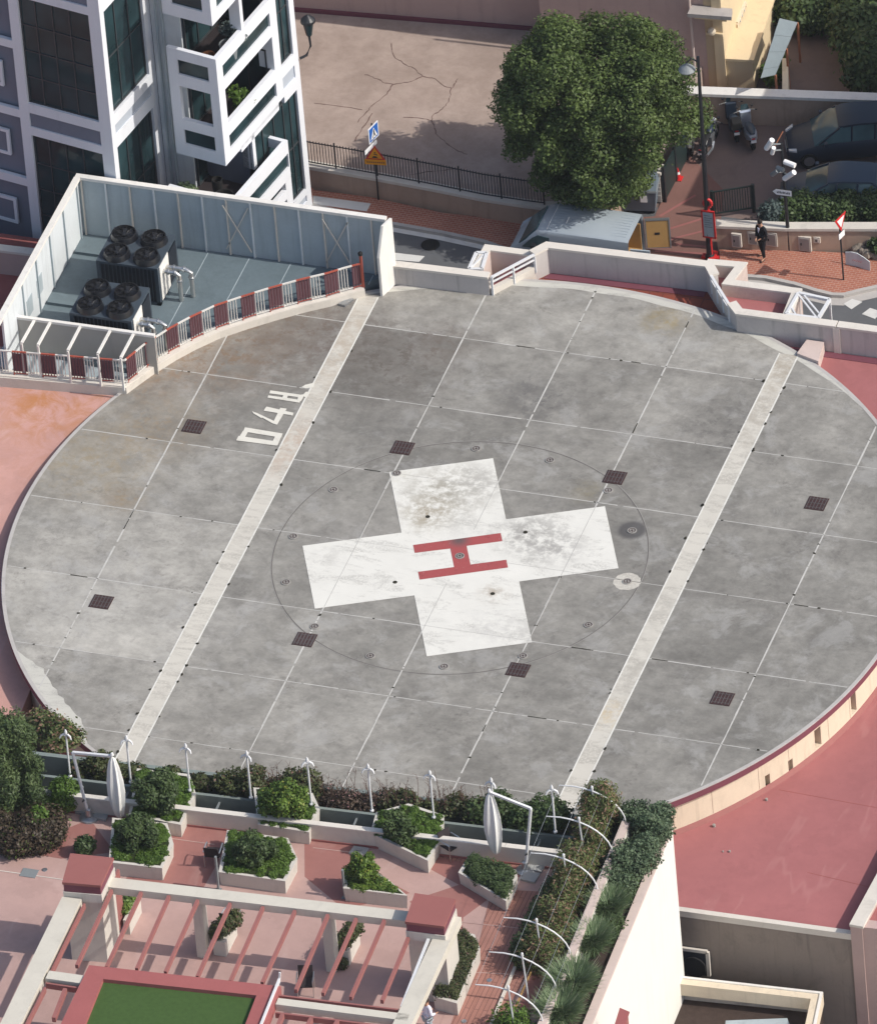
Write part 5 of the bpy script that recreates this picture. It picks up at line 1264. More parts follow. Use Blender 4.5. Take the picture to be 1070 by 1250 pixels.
# =================================================================== STREET FURNITURE
# lamp post
lb = W(868, 313, ZS); lt = atY(853, 66, lb.y)
lp = thing('street_lamp', 'tall dark lamp post with a dish lamp in front of the round tree', 'street lamp', tuple(lb))
MB().tube([tuple(lb), (lb.x, lb.y, lb.z + 1.2), (lt.x, lb.y, lt.z)], [.13, .10, .05], 10).build('pole', 'black_metal', lp)
MB().lathe([(.20, 0), (.17, .12), (.12, .2)], tuple(lb), 12).build('base', 'black_metal', lp)
MB().tube([(lt.x, lb.y, lt.z - .25), (lt.x - .25, lb.y, lt.z - .12), (lt.x - .45, lb.y, lt.z - .35)], .03, 8).build('arm', 'black_metal', lp)
MB().lathe([(.30, 0), (.31, .04), (.22, .14), (.08, .24), (.03, .30)], (lt.x - .45, lb.y, lt.z - .68), 20).build('lamp_shade', 'grey_metal', lp)
MB().box(lb.x - .16, lb.x + .16, lb.y - .30, lb.y - .10, lb.z + .9, lb.z + 1.6) if 0 else None
# red totem
tb_ = W(872, 314, ZS)
rt = thing('red_totem', 'bright red stand with a framed grey panel at the foot of the lamp post', 'sign stand', tuple(tb_))
x, y = tb_.x, tb_.y
b = MB(); b.box(x - .42, x + .30, y - .10, y + .12, ZS, ZS + .10); b.box(x - .12, x + .10, y - .28, y + .30, ZS + .003, ZS + .13); b.build('base', 'bright_red', rt)
MB().tube([(x - .06, y, ZS), (x - .06, y, ZS + 2.3)], .055, 8).build('post', 'bright_red', rt)
b = MB(); z0 = ZS + 1.0; b.bar((x - .28, y - .06, z0), (x - .28, y - .06, z0 + 1.15), .06, .06); b.bar((x + .16, y - .06, z0), (x + .16, y - .06, z0 + 1.15), .06, .06)
b.bar((x - .31, y - .06, z0), (x + .19, y - .06, z0), .06, .06); b.bar((x - .31, y - .06, z0 + 1.15), (x + .19, y - .06, z0 + 1.15), .06, .06); b.build('panel_frame', 'bright_red', rt)
MB().box(x - .25, x + .13, y - .08, y - .05, z0 + .03, z0 + 1.12).build('panel', 'screen_grey', rt)
b = MB()
for k in range(6): b.box(x - .20, x + .02 + .06 * (k % 2), y - .088, y - .081, z0 + .95 - k * .10, z0 + .98 - k * .10)
b.build('notice_line', 'grey_metal', rt)
b = MB(); b.tube([(x - .06 + .15 * math.cos(a), y, ZS + 2.48 + .17 * math.sin(a)) for a in np.linspace(0, 2 * PI, 15)], .055, 8, cap=False); b.build('ring', 'bright_red', rt)
# crossing sign and works sign on one post
pb_ = W(461.5, 241.5, zk); pt_ = atY(451.5, 148, pb_.y)
cs = thing('road_sign', 'blue and white crossing sign above an orange triangle on one post', 'road sign', tuple(pb_))
MB().tube([tuple(pb_), (pb_.x, pb_.y, pt_.z)], .032, 8).build('post', 'black_metal', cs)
dS = (W(457.9, 149, 3) - W(446.3, 161, 3)); dS.z = 0; dS.normalize(); nS = Vector((dS.y, -dS.x, 0))
def panel(mb, c, d, w_, h0, h1, th=.02, off=0.0):
    nn = Vector((d.y, -d.x, 0)); c = Vector((c.x, c.y, 0)) + nn * off
    return mb.prism([tuple((c - d * w_ / 2)[:2]), tuple((c + d * w_ / 2)[:2]), tuple((c + d * w_ / 2 + nn * th)[:2]), tuple((c - d * w_ / 2 + nn * th)[:2])], h0, h1)
def poly_on(mb, c, d, pts, th, off):
    """flat outline in the vertical plane through c along d; pts are (s, z)"""
    nn = Vector((d.y, -d.x, 0)); c = Vector((c.x, c.y, 0)); k = len(mb.v); n_ = len(pts)
    A_ = sum(pts[i][0] * pts[(i + 1) % n_][1] - pts[(i + 1) % n_][0] * pts[i][1] for i in range(n_))
    if A_ < 0: pts = pts[::-1]
    for o_ in (off, off + th): mb.v += [tuple(c + d * s_ + nn * o_ + Vector((0, 0, z))) for s_, z in pts]
    mb.f += [tuple(range(k, k + n_))[::-1], tuple(range(k + n_, k + 2 * n_))] + [(k + i, k + (i + 1) % n_, k + n_ + (i + 1) % n_, k + n_ + i) for i in range(n_)]
    return mb
zt = pt_.z
wS = .66
b = MB(); panel(b, pb_, dS, wS, zt - .72, zt - .06, .02, .03); sg = b.build('crossing_panel', 'sign_white', cs)
b = MB(); panel(b, pb_, dS, wS - .09, zt - .675, zt - .105, .006, .051); b.build('blue_field', 'sign_blue', sg)
b = MB(); poly_on(b, pb_, dS, [(-.23, zt - .62), (.23, zt - .62), (0, zt - .16)], .006, .058); b.build('triangle', 'sign_white', sg)
b = MB(); P = pb_
for pts in ([(-.02, zt - .30), (.04, zt - .30), (.04, zt - .25), (-.02, zt - .25)], [(-.04, zt - .43), (.05, zt - .43), (.04, zt - .31), (-.03, zt - .31)], [(-.12, zt - .58), (-.08, zt - .58), (.02, zt - .43), (-.04, zt - .43)], [(.07, zt - .58), (.11, zt - .58), (.05, zt - .43), (.0, zt - .43)]):
    poly_on(b, P, dS, pts, .004, .065)
for s_ in (-.17, 0, .15): poly_on(b, P, dS, [(s_ - .03, zt - .605), (s_ + .03, zt - .605), (s_ + .03, zt - .59), (s_ - .03, zt - .59)], .004, .065)
b.build('walking_figure', 'black_metal', sg)
cS = pb_ - dS * .25
b = MB(); panel(b, cS, dS, .80, zt - .98, zt - .80, .02, .03); b.build('lower_plate', 'sign_white', cs)
pf = Vector((1, 0, 0)); c = Vector((pb_.x + .05, pb_.y - .06, 0)); zq_ = zt - 1.55
dO = Vector((.96, .12, 0)).normalized()
b = MB(); poly_on(b, c, dO, [(-.36, zq_), (.36, zq_), (0, zq_ + .62)], .02, .0); o = b.build('works_triangle', 'bright_red', cs)
b = MB(); poly_on(b, c, dO, [(-.27, zq_ + .05), (.27, zq_ + .05), (0, zq_ + .52)], .006, .021); b.build('orange_field', 'orange_sign', o)
b = MB(); poly_on(b, c, dO, [(-.12, zq_ + .08), (.10, zq_ + .08), (.03, zq_ + .15), (-.07, zq_ + .15)], .004, .028); poly_on(b, c, dO, [(-.05, zq_ + .26), (.08, zq_ + .24), (.08, zq_ + .18), (.04, zq_ + .21), (-.05, zq_ + .23)], .004, .028); poly_on(b, c, dO, [(-.03, zq_ + .33), (.03, zq_ + .33), (.03, zq_ + .28), (-.03, zq_ + .28)], .004, .028); b.build('symbol', 'black_metal', o)
b = MB(); poly_on(b, c, dO, [(-.40, zq_ - .24), (.38, zq_ - .24), (.38, zq_ - .01), (-.40, zq_ - .01)], .02, .0); o = b.build('orange_plate', 'orange_sign', cs)
b = MB()
for k in range(9): poly_on(b, c, dO, [(-.32 + k * .075, zq_ - .16), (-.28 + k * .075, zq_ - .16), (-.28 + k * .075, zq_ - .10), (-.32 + k * .075, zq_ - .10)], .004, .021)
b.build('lettering', 'brown_wood', o)
# yield sign
yb = W(1031.5, 340, zk); yt = atY(1028, 262, yb.y)
ys = thing('road_sign', 'red bordered give-way sign with a white plate at the kerb bend', 'road sign', tuple(yb))
MB().tube([tuple(yb), (yb.x, yb.y, yt.z - .1)], .032, 8).build('post', 'black_metal', ys)
dY = (W(1034, 262, 2) - W(1023.5, 272.5, 2)); dY.z = 0; dY.normalize(); zt = yt.z
cY = yb
b = MB(); poly_on(b, cY, dY, [(-.36, zt), (.36, zt), (0, zt - .66)], .02, .04); o = b.build('panel', 'bright_red', ys)
b = MB(); poly_on(b, cY, dY, [(-.23, zt - .08), (.23, zt - .08), (0, zt - .49)], .006, .061); b.build('white_field', 'sign_white', o)
b = MB(); poly_on(b, cY, dY, [(-.17, zt - .95), (.20, zt - .95), (.20, zt - .72), (-.17, zt - .72)], .02, .04); b.build('plate', 'sign_white', ys)
# camera mast with direction arrow
mb0 = W(965, 303, zk); mt = atY(952.5, 172, mb0.y)
cm = thing('camera_mast', 'dark mast carrying white cameras and a white arrow-shaped direction sign', 'camera mast', tuple(mb0))
MB().tube([tuple(mb0), (mb0.x, mb0.y, mt.z)], [.075, .05], 9).build('pole', 'black_metal', cm)
def camera_at(px, py, px2, py2, nm='security_camera', m_='sign_white', y_off=-.25, r_=.10):
    p, q = atY(px, py, mb0.y + y_off), atY(px2, py2, mb0.y + y_off - .1); q = p + (q - p)
    b = MB(); b.tube([tuple(p), tuple(q)], r_, 10); o = b.build(nm, m_, cm)
    b = MB(); b.tube([tuple((p + q) / 2), (mb0.x, mb0.y, (p.z + q.z) / 2 - .15)], .03, 6); b.build('bracket', 'grey_metal', o)
camera_at(937, 179, 944, 168.5); camera_at(959, 195, 972, 200); camera_at(959, 216, 971, 208)
camera_at(944, 185, 946, 178, r_=.08)
camera_at(944, 211, 951, 206, m_='grey_metal', r_=.09); camera_at(950, 202, 958, 206, m_='grey_metal', r_=.09)
b = MB(); p = atY(945, 180, mb0.y); q = atY(957, 158, mb0.y + .3); b.tube([tuple(p), tuple(q)], .022, 6); b.build('boom', 'terracotta', cm)
A, B_ = atY(944.5, 230, mb0.y - .1), atY(968, 235, mb0.y - .1)
zA = (A.z + B_.z) / 2; b = MB(); hw = .12
pts = [(A.x, zA), (A.x + .14, zA + hw), (B_.x, zA + hw), (B_.x, zA - hw), (A.x + .14, zA - hw)]
d1 = Vector((1, 0, 0))
poly_on(b, Vector((0, mb0.y - .1, 0)), d1, [(s_ - .02 if i == 0 else s_ + (.02 if i in (2, 3) else 0), z + (.02 if z > zA else -.02 if z < zA else 0)) for i, (s_, z) in enumerate(pts)], .02, .0); o = b.build('arrow_border', 'black_metal', cm)
b = MB(); poly_on(b, Vector((0, mb0.y - .1, 0)), d1, pts, .006, .021); o = b.build('arrow_plate', 'sign_white', cm)
b = MB()
for k in range(9):
    x0 = A.x + .17 + k * .055; poly_on(b, Vector((0, mb0.y - .1, 0)), d1, [(x0, zA - .045), (x0 + .032, zA - .045), (x0 + .032, zA + (.045 if k % 3 else .02)), (x0, zA + (.045 if k % 3 else .02))], .004, .028)
b.build('lettering', 'black_metal', o)
# traffic cone
cc = W(829, 216, ZS); cn = thing('traffic_cone', 'small orange-red traffic cone by the open gate', 'traffic cone', tuple(cc))
MB().box(cc.x - .15, cc.x + .15, cc.y - .15, cc.y + .15, ZS, ZS + .03).build('base', 'bright_red', cn)
MB().lathe([(.11, .03), (.075, .22)], tuple(cc), 14).build('cone', 'bright_red', cn); MB().lathe([(.075, .22), (.055, .32)], tuple(cc), 14).build('band', 'sign_white', cn); MB().lathe([(.055, .32), (.02, .48)], tuple(cc), 14).build('tip', 'bright_red', cn)
# wheeled dumpster
dc = W(781, 258, ZS); ang_d = math.atan2((W(802, 232, .4) - W(784, 220, .4)).y, (W(802, 232, .4) - W(784, 220, .4)).x)
dm = thing('dumpster', 'big grey wheeled rubbish container beside the silver van', 'dumpster', (dc.x - .05, dc.y + .35, ZS), R(10))
b = MB(); secs = [(-.62, .10), (.62, .10)]
def frust(mb, x0, x1, y0, y1, z0, X0, X1, Y0, Y1, z1):
    return mb.add([(x0, y0, z0), (x1, y0, z0), (x1, y1, z0), (x0, y1, z0), (X0, Y0, z1), (X1, Y0, z1), (X1, Y1, z1), (X0, Y1, z1)], [(3, 2, 1, 0), (4, 5, 6, 7), (0, 1, 5, 4), (1, 2, 6, 5), (2, 3, 7, 6), (3, 0, 4, 7)])
frust(b, -.58, .58, -.42, .42, .14, -.68, .68, -.52, .52, 1.05); b.build('body', 'bin_grey', dm, local=True)
b = MB(); frust(b, -.72, .72, -.56, .56, 1.05, -.70, .70, -.54, .54, 1.13); b.build('rim', 'grey_metal', dm, local=True)
b = MB(); frust(b, -.70, .70, -.53, .53, 1.132, -.64, .64, -.05, .45, 1.36); o = b.build('lid', 'bin_grey', dm, local=True)
b = MB()
for k in (-.35, 0, .35): b.bar((k, -.50, 1.155), (k, -.06, 1.37), .03, .03)
b.bar((-.25, -.35, 1.25), (.25, -.35, 1.25), .03, .06); b.build('lid_rib', 'grey_metal', o, local=True)
b = MB(); b.box(.10, .34, -.535, -.500, .62, .90); b.v = [(x, y - .005, z) for x, y, z in b.v]; b.build('sticker', 'sign_white', dm, local=True)
for x in (-.48, .48):
    for y in (-.33, .33):
        b = MB(); b.tube([(x, y - .04, .09), (x, y + .04, .09)], .09, 12); b.build('wheel', 'rubber', dm, local=True)
# man-made board and rock bed at the far right
rb = W(1056, 312, zk); rk = thing('rock_bed', 'heap of pale rocks and dark leaves behind the leaning white board', 'rockery', tuple(rb))
b = MB(); g_ = random.Random(4)
for i in range(26):
    x = rb.x + g_.uniform(-.3, 1.2); y = rb.y + g_.uniform(-.1, .7); r_ = g_.uniform(.10, .26); z = zk + g_.uniform(0, .55) * (1 - abs(x - rb.x - .4))
    b.lathe([(r_ * .6, -r_ * .6), (r_, -.02), (r_ * .75, r_ * .6), (r_ * .2, r_ * .85)], (x, y, max(z, zk)), 6)
b.build('rocks', 'rock', rk)
foliage('leaves', 'leaf_dark', rk, [(rb.x + .5 + k * .3, rb.y + .2, zk + .45, .35, .3, .3) for k in range(3)], 500, .12, seed=5)
bd = thing('board', 'curved white board leaning against the rocks by the give-way sign', 'board', tuple(W(1048, 318, zk)))
P0, P1, P2 = W(1034, 321, zk), W(1049, 323, zk), W(1064, 329, zk); b = MB()
pl = [P0, P0.lerp(P1, .5) + Vector((0, -.03, 0)), P1 + Vector((0, -.05, 0)), P1.lerp(P2, .5) + Vector((0, -.03, 0)), P2]; hs = [.50, .56, .55, .48, .36]
for i in range(4):
    a, c, ha, hc = pl[i], pl[i + 1], hs[i], hs[i + 1]; u_ = Vector((0, .12, 1)).normalized(); t_ = Vector((0, .03, 0))
    b.add([a, c, c + u_ * hc, a + u_ * ha, a + t_, c + t_, c + u_ * hc + t_, a + u_ * ha + t_], [(0, 1, 2, 3), (7, 6, 5, 4), (3, 2, 6, 7), (0, 3, 7, 4), (1, 5, 6, 2)])
b.build('panel', 'screen_white', bd)
b = MB(); d_ = (pl[3] - pl[1]).normalized(); c_ = pl[2] + Vector((0, -.03, .25))
for k in range(5): b.bar(c_ + d_ * (-.18 + k * .08) + Vector((0, 0, .02 * (k % 2))), c_ + d_ * (-.13 + k * .08) + Vector((0, 0, .06)), .02, .01)
b.build('lettering', 'bright_red', bd)
# =================================================================== VEHICLES
def mirror(q): return [(y, z) for y, z in q] + [(-y, z) for y, z in q[::-1]]
def car(name, label, cat, loc, rz, Lc, Wc, Hc, paint, hood=.22, glass_back=.04):
    """hatchback, nose towards -x"""
    r_ = thing(name, label, cat, loc, rz); h = Wc / 2; x0 = -Lc / 2
    prof = [(0, .30, .55, .62), (.02, .24, .66, .80), (.07, .20, .76, .93), (hood, .18, .92, .98), (.45, .18, .97, 1.0), (.75, .18, .98, 1.0), (.95, .22, .98, .95), (.99, .28, .92, .86), (1.0, .34, .80, .78)]
    secs = []
    for t, zb_, zt_, w_ in prof: secs.append((x0 + t * Lc, mirror([(h * w_ * .90, zb_), (h * w_ * 1.0, zb_ + .12), (h * w_ * 1.0, zt_ - .16), (h * w_ * .92, zt_ - .03), (h * w_ * .60, zt_ + .03), (.001, zt_ + .05)])))
    b = MB(); b.loft(secs); b.build('body', paint, r_, local=True, smooth=True)
    g_ = [(hood - .02, .90, .95, .86), (hood + .14, .95, Hc - .18, .78), (hood + .22, .95, Hc - .06, .74), (.60, .95, Hc - .03, .73), (.85, .95, Hc - .10, .70), (.96, .93, Hc - .38, .72), (.985, .92, .97, .80)]
    secs = []
    for t, zb_, zt_, w_ in g_: secs.append((x0 + t * Lc, mirror([(h * .90, zb_), (h * (w_ + .06), (zb_ + zt_) / 2), (h * w_, zt_ - .05), (h * w_ * .7, zt_), (.001, zt_ + .01)])))
    b = MB(); b.loft(secs); b.build('windows', 'car_glass', r_, local=True, smooth=True)
    secs = []
    for t, zt_, w_ in ((hood + .19, Hc - .07, .70), (hood + .25, Hc - .02, .75), (.60, Hc + .01, .745), (.84, Hc - .055, .72), (.90, Hc - .13, .70)):
        secs.append((x0 + t * Lc, mirror([(h * w_ + .012, zt_ - .09), (h * w_ * 1.0, zt_ - .02), (h * w_ * .7, zt_ + .018), (.001, zt_ + .03)])))
    b = MB(); b.loft(secs); b.build('roof', paint, r_, local=True, smooth=True)
    for s in (-1, 1):
        for t0, t1, zq in ((hood + .02, hood + .2, 0), (.53, .54, 1), (.72, .735, 1), (.90, .97, 2)):
            b = MB(); z0 = .96; a = (x0 + t0 * Lc, s * h * .90, z0); c = (x0 + t1 * Lc, s * h * .76, Hc - .10)
            if zq == 2: a = (x0 + .975 * Lc, s * h * .86, z0); c = (x0 + .87 * Lc, s * h * .74, Hc - .13)
            b.bar(a, c, .06, .05); b.build('window_pillar', paint, r_, local=True)
        b = MB(); b.loft([(x0 + .012 * Lc, [(s * h * .60, .66), (s * h * .60, .72), (s * h * .72, .72), (s * h * .72, .66)]), (x0 + .075 * Lc, [(s * h * .74, .72), (s * h * .76, .80), (s * h * .93, .79), (s * h * .94, .72)])]); b.build('headlight', 'car_light', r_, local=True)
        b = MB(); b.box(x0 + Lc * (hood + .06), x0 + Lc * (hood + .06) + .12, min(s * h * 1.0, s * h * 1.18), max(s * h * 1.0, s * h * 1.18), .98, 1.12); b.build('mirror', paint, r_, local=True)
        for t in (.17, .81):
            b = MB(); cx = x0 + t * Lc; b.tube([(cx, s * (h - .22), .32), (cx, s * (h + .005), .32)], .32, 20); w_ = b.build('wheel', 'rubber', r_, local=True)
            b = MB(); b.tube([(cx, s * (h - .02), .32), (cx, s * (h + .012), .32)], .20, 14); b.build('rim', 'steel', w_, local=True)
    b = MB(); b.box(x0 - .015, x0 + .02, -.30, .30, .40, .52); b.build('number_plate', 'sign_white', r_, local=True)
    b = MB(); b.box(x0 - .005, x0 + .05, -.42, .42, .56, .66); b.build('grille', 'black_metal', r_, local=True)
    return r_
mat('car_light', (.55, .58, .60), .15, .8, var=.1)
pn = W(985, 182, -.0); pr_ = (5.0, 26.2)
ang1 = math.atan2(.74, 1.41) * .82
a_ = ang1; nose_p = W(963, 172, -.25)
car('parked_car', 'black people carrier parked by the wall, its nose towards the cameras', 'car', (nose_p.x + 2.15 * math.cos(a_) , nose_p.y + 2.15 * math.sin(a_) - .05, ZS), a_, 4.4, 1.82, 1.62, 'car_paint', .24)
c2 = W(1022, 207, .62)
car('parked_car', 'dark blue car parked behind the broad bush, nearer the footway', 'car', (c2.x - .1, c2.y, ZS), R(14), 3.9, 1.68, 1.42, 'car_paint_blue', .26)

# van
vn = thing('delivery_van', 'silver panel van with both rear doors open behind the long parapet', 'van', (-1.40, 18.16, ZS), R(.4))
Lv, hv, Hv = 4.75, .93, 1.98
x0 = -Lv / 2; secs = []
for t, zb_, zs_, zt_, w0_, w1_ in ((0, .35, .75, .80, .74, .60), (.02, .28, .90, .95, .88, .70), (.05, .25, 1.00, 1.06, .94, .80), (.085, .25, 1.10, 1.16, .98, .84), (.235, .25, 1.40, Hv - .10, 1.0, .90), (.285, .25, 1.45, Hv, 1.0, .93), (.7, .25, 1.45, Hv + .02, 1.0, .94), (.965, .25, 1.45, Hv, .99, .94), (1.0, .30, 1.42, Hv - .03, .985, .92)):
    secs.append((x0 + t * Lv, mirror([(hv * w0_ * .95, zb_), (hv * w0_, zb_ + .15), (hv * w0_, zs_), (hv * (w0_ + w1_) / 2 * 1.0, (zs_ + zt_) / 2 + .08), (hv * w1_, zt_ - .05), (hv * w1_ * .92, zt_), (.001, zt_ + .012)])))
b = MB(); b.loft(secs[:-1], close=False); n7 = 14
b.f.append(tuple(range(n7)))
b.build('body', 'van_paint', vn, local=True, smooth=True)
b = MB(); b.loft([(x0 + .95 * Lv, [(y * .97, z * .985 + .01) for y, z in secs[-2][1]]), (x0 + .9655 * Lv, [(y, z) for y, z in secs[-2][1]])], close=False)
b.build('rear_frame', 'van_paint', vn, local=True)
b = MB(); b.box(x0 + .45 * Lv, x0 + .95 * Lv, -.76, .76, .45, .50); b.box(x0 + .45 * Lv, x0 + .46 * Lv, -.76, .76, .5, Hv - .2); b.box(x0 + .46 * Lv, x0 + .95 * Lv, .70, .74, .5, 1.6); b.build('load_floor', 'plywood', vn, local=True)
b = MB()
for k in range(9):
    y = -.62 + k * .155; b.bar((x0 + .33 * Lv, y, Hv + .013 - abs(y) * .02), (x0 + .93 * Lv, y, Hv + .022 - abs(y) * .02), .03, .02)
b.build('roof_rib', 'van_paint', vn, local=True)
b = MB(); b.bar((x0 + .315 * Lv, -.76, Hv + .004), (x0 + .315 * Lv, .76, Hv + .004), .015, .03)
b.bar((x0 + .44 * Lv, -.35, Hv + .045), (x0 + .44 * Lv, .05, Hv + .045), .03, .02); b.build('roof_seam', 'sign_white', vn, local=True)
# windscreen and cab windows sit a finger proud of the shell
b = MB(); q = [(x0 + .092 * Lv, -.80, 1.19), (x0 + .092 * Lv, .80, 1.19), (x0 + .232 * Lv, .70, Hv - .11), (x0 + .232 * Lv, -.70, Hv - .11)]
b.add([(x - .03, y, z + .045) for x, y, z in q] + [(x + .05, y, z - .03) for x, y, z in q], [(0, 1, 2, 3)[::-1], (4, 5, 6, 7), (0, 4, 5, 1)[::-1], (1, 5, 6, 2)[::-1], (2, 6, 7, 3)[::-1], (3, 7, 4, 0)[::-1]]); b.build('windscreen', 'car_glass', vn, local=True)
for s in (-1, 1):
    b = MB(); q = [(x0 + .12 * Lv, 1.20), (x0 + .34 * Lv, 1.22), (x0 + .34 * Lv, 1.72), (x0 + .25 * Lv, 1.76), (x0 + .20 * Lv, 1.60)]
    P = [(x, s * (.955 - max(0, z - 1.42) * .10), z) for x, z in q] + [(x, s * (.90 - max(0, z - 1.42) * .2), z) for x, z in q]
    b.add(P, [tuple(range(5)), tuple(range(5, 10))[::-1]] + [(i, (i + 1) % 5, 5 + (i + 1) % 5, 5 + i) for i in range(5)]); b.build('side_window', 'car_glass', vn, local=True)
    b = MB(); b.box(x0 + .205 * Lv, x0 + .235 * Lv, min(s * .96, s * 1.16), max(s * .96, s * 1.16), 1.2, 1.45); b.build('mirror', 'black_metal', vn, local=True)
    b = MB(); b.box(x0 + .01 * Lv, x0 + .06 * Lv, min(s * .5, s * .86), max(s * .5, s * .86), .72, .93); b.build('headlight', 'car_light', vn, local=True)
    for t in (.16, .78):
        cx = x0 + t * Lv; b = MB(); b.tube([(cx, s * (hv - .2), .33), (cx, s * (hv + .01), .33)], .33, 20); w_ = b.build('wheel', 'rubber', vn, local=True)
        b = MB(); b.tube([(cx, s * (hv - .02), .33), (cx, s * (hv + .02), .33)], .2, 14); b.build('rim', 'steel', w_, local=True)
def hinged(mb, hx, hy, ang_, s0, s1, o0, o1, z0, z1):
    d = Vector((math.cos(ang_), math.sin(ang_), 0)); n_ = Vector((math.sin(ang_), -math.cos(ang_), 0)); h_0 = Vector((hx, hy, 0))
    return mb.prism([tuple((h_0 + d * s_ + n_ * o_)[:2]) for s_, o_ in ((s0, o0), (s1, o0), (s1, o1), (s0, o1))], z0, z1)
hx = x0 + .975 * Lv; za_, zb__ = .42, Hv - .28
b = MB(); hinged(b, hx, .86, R(16), 0, .90, -.06, 0, za_, zb__); dr = b.build('rear_door', 'van_paint', vn, local=True)
b = MB(); hinged(b, hx, .86, R(16), .05, .85, .002, .03, za_ + .05, zb__ - .05); b.build('plywood_lining', 'plywood', dr, local=True)
b = MB(); hinged(b, hx, .86, R(16), .34, .52, .031, .04, za_ + .62, za_ + .72); b.build('hand_hole', 'black_metal', dr, local=True)
b = MB(); hinged(b, hx, .86, R(16), 0, .045, -.065, .045, za_, zb__ + .02); hinged(b, hx, .86, R(16), .855, .90, -.065, .045, za_, zb__ + .02); hinged(b, hx, .86, R(16), .046, .854, -.064, .044, zb__ - .03, zb__ + .02); b.build('door_edge', 'steel', dr, local=True)
b = MB(); hinged(b, hx, -.88, R(4), 0, .72, -.05, .01, .42, 1.66); b.build('rear_door', 'van_paint', vn, local=True)

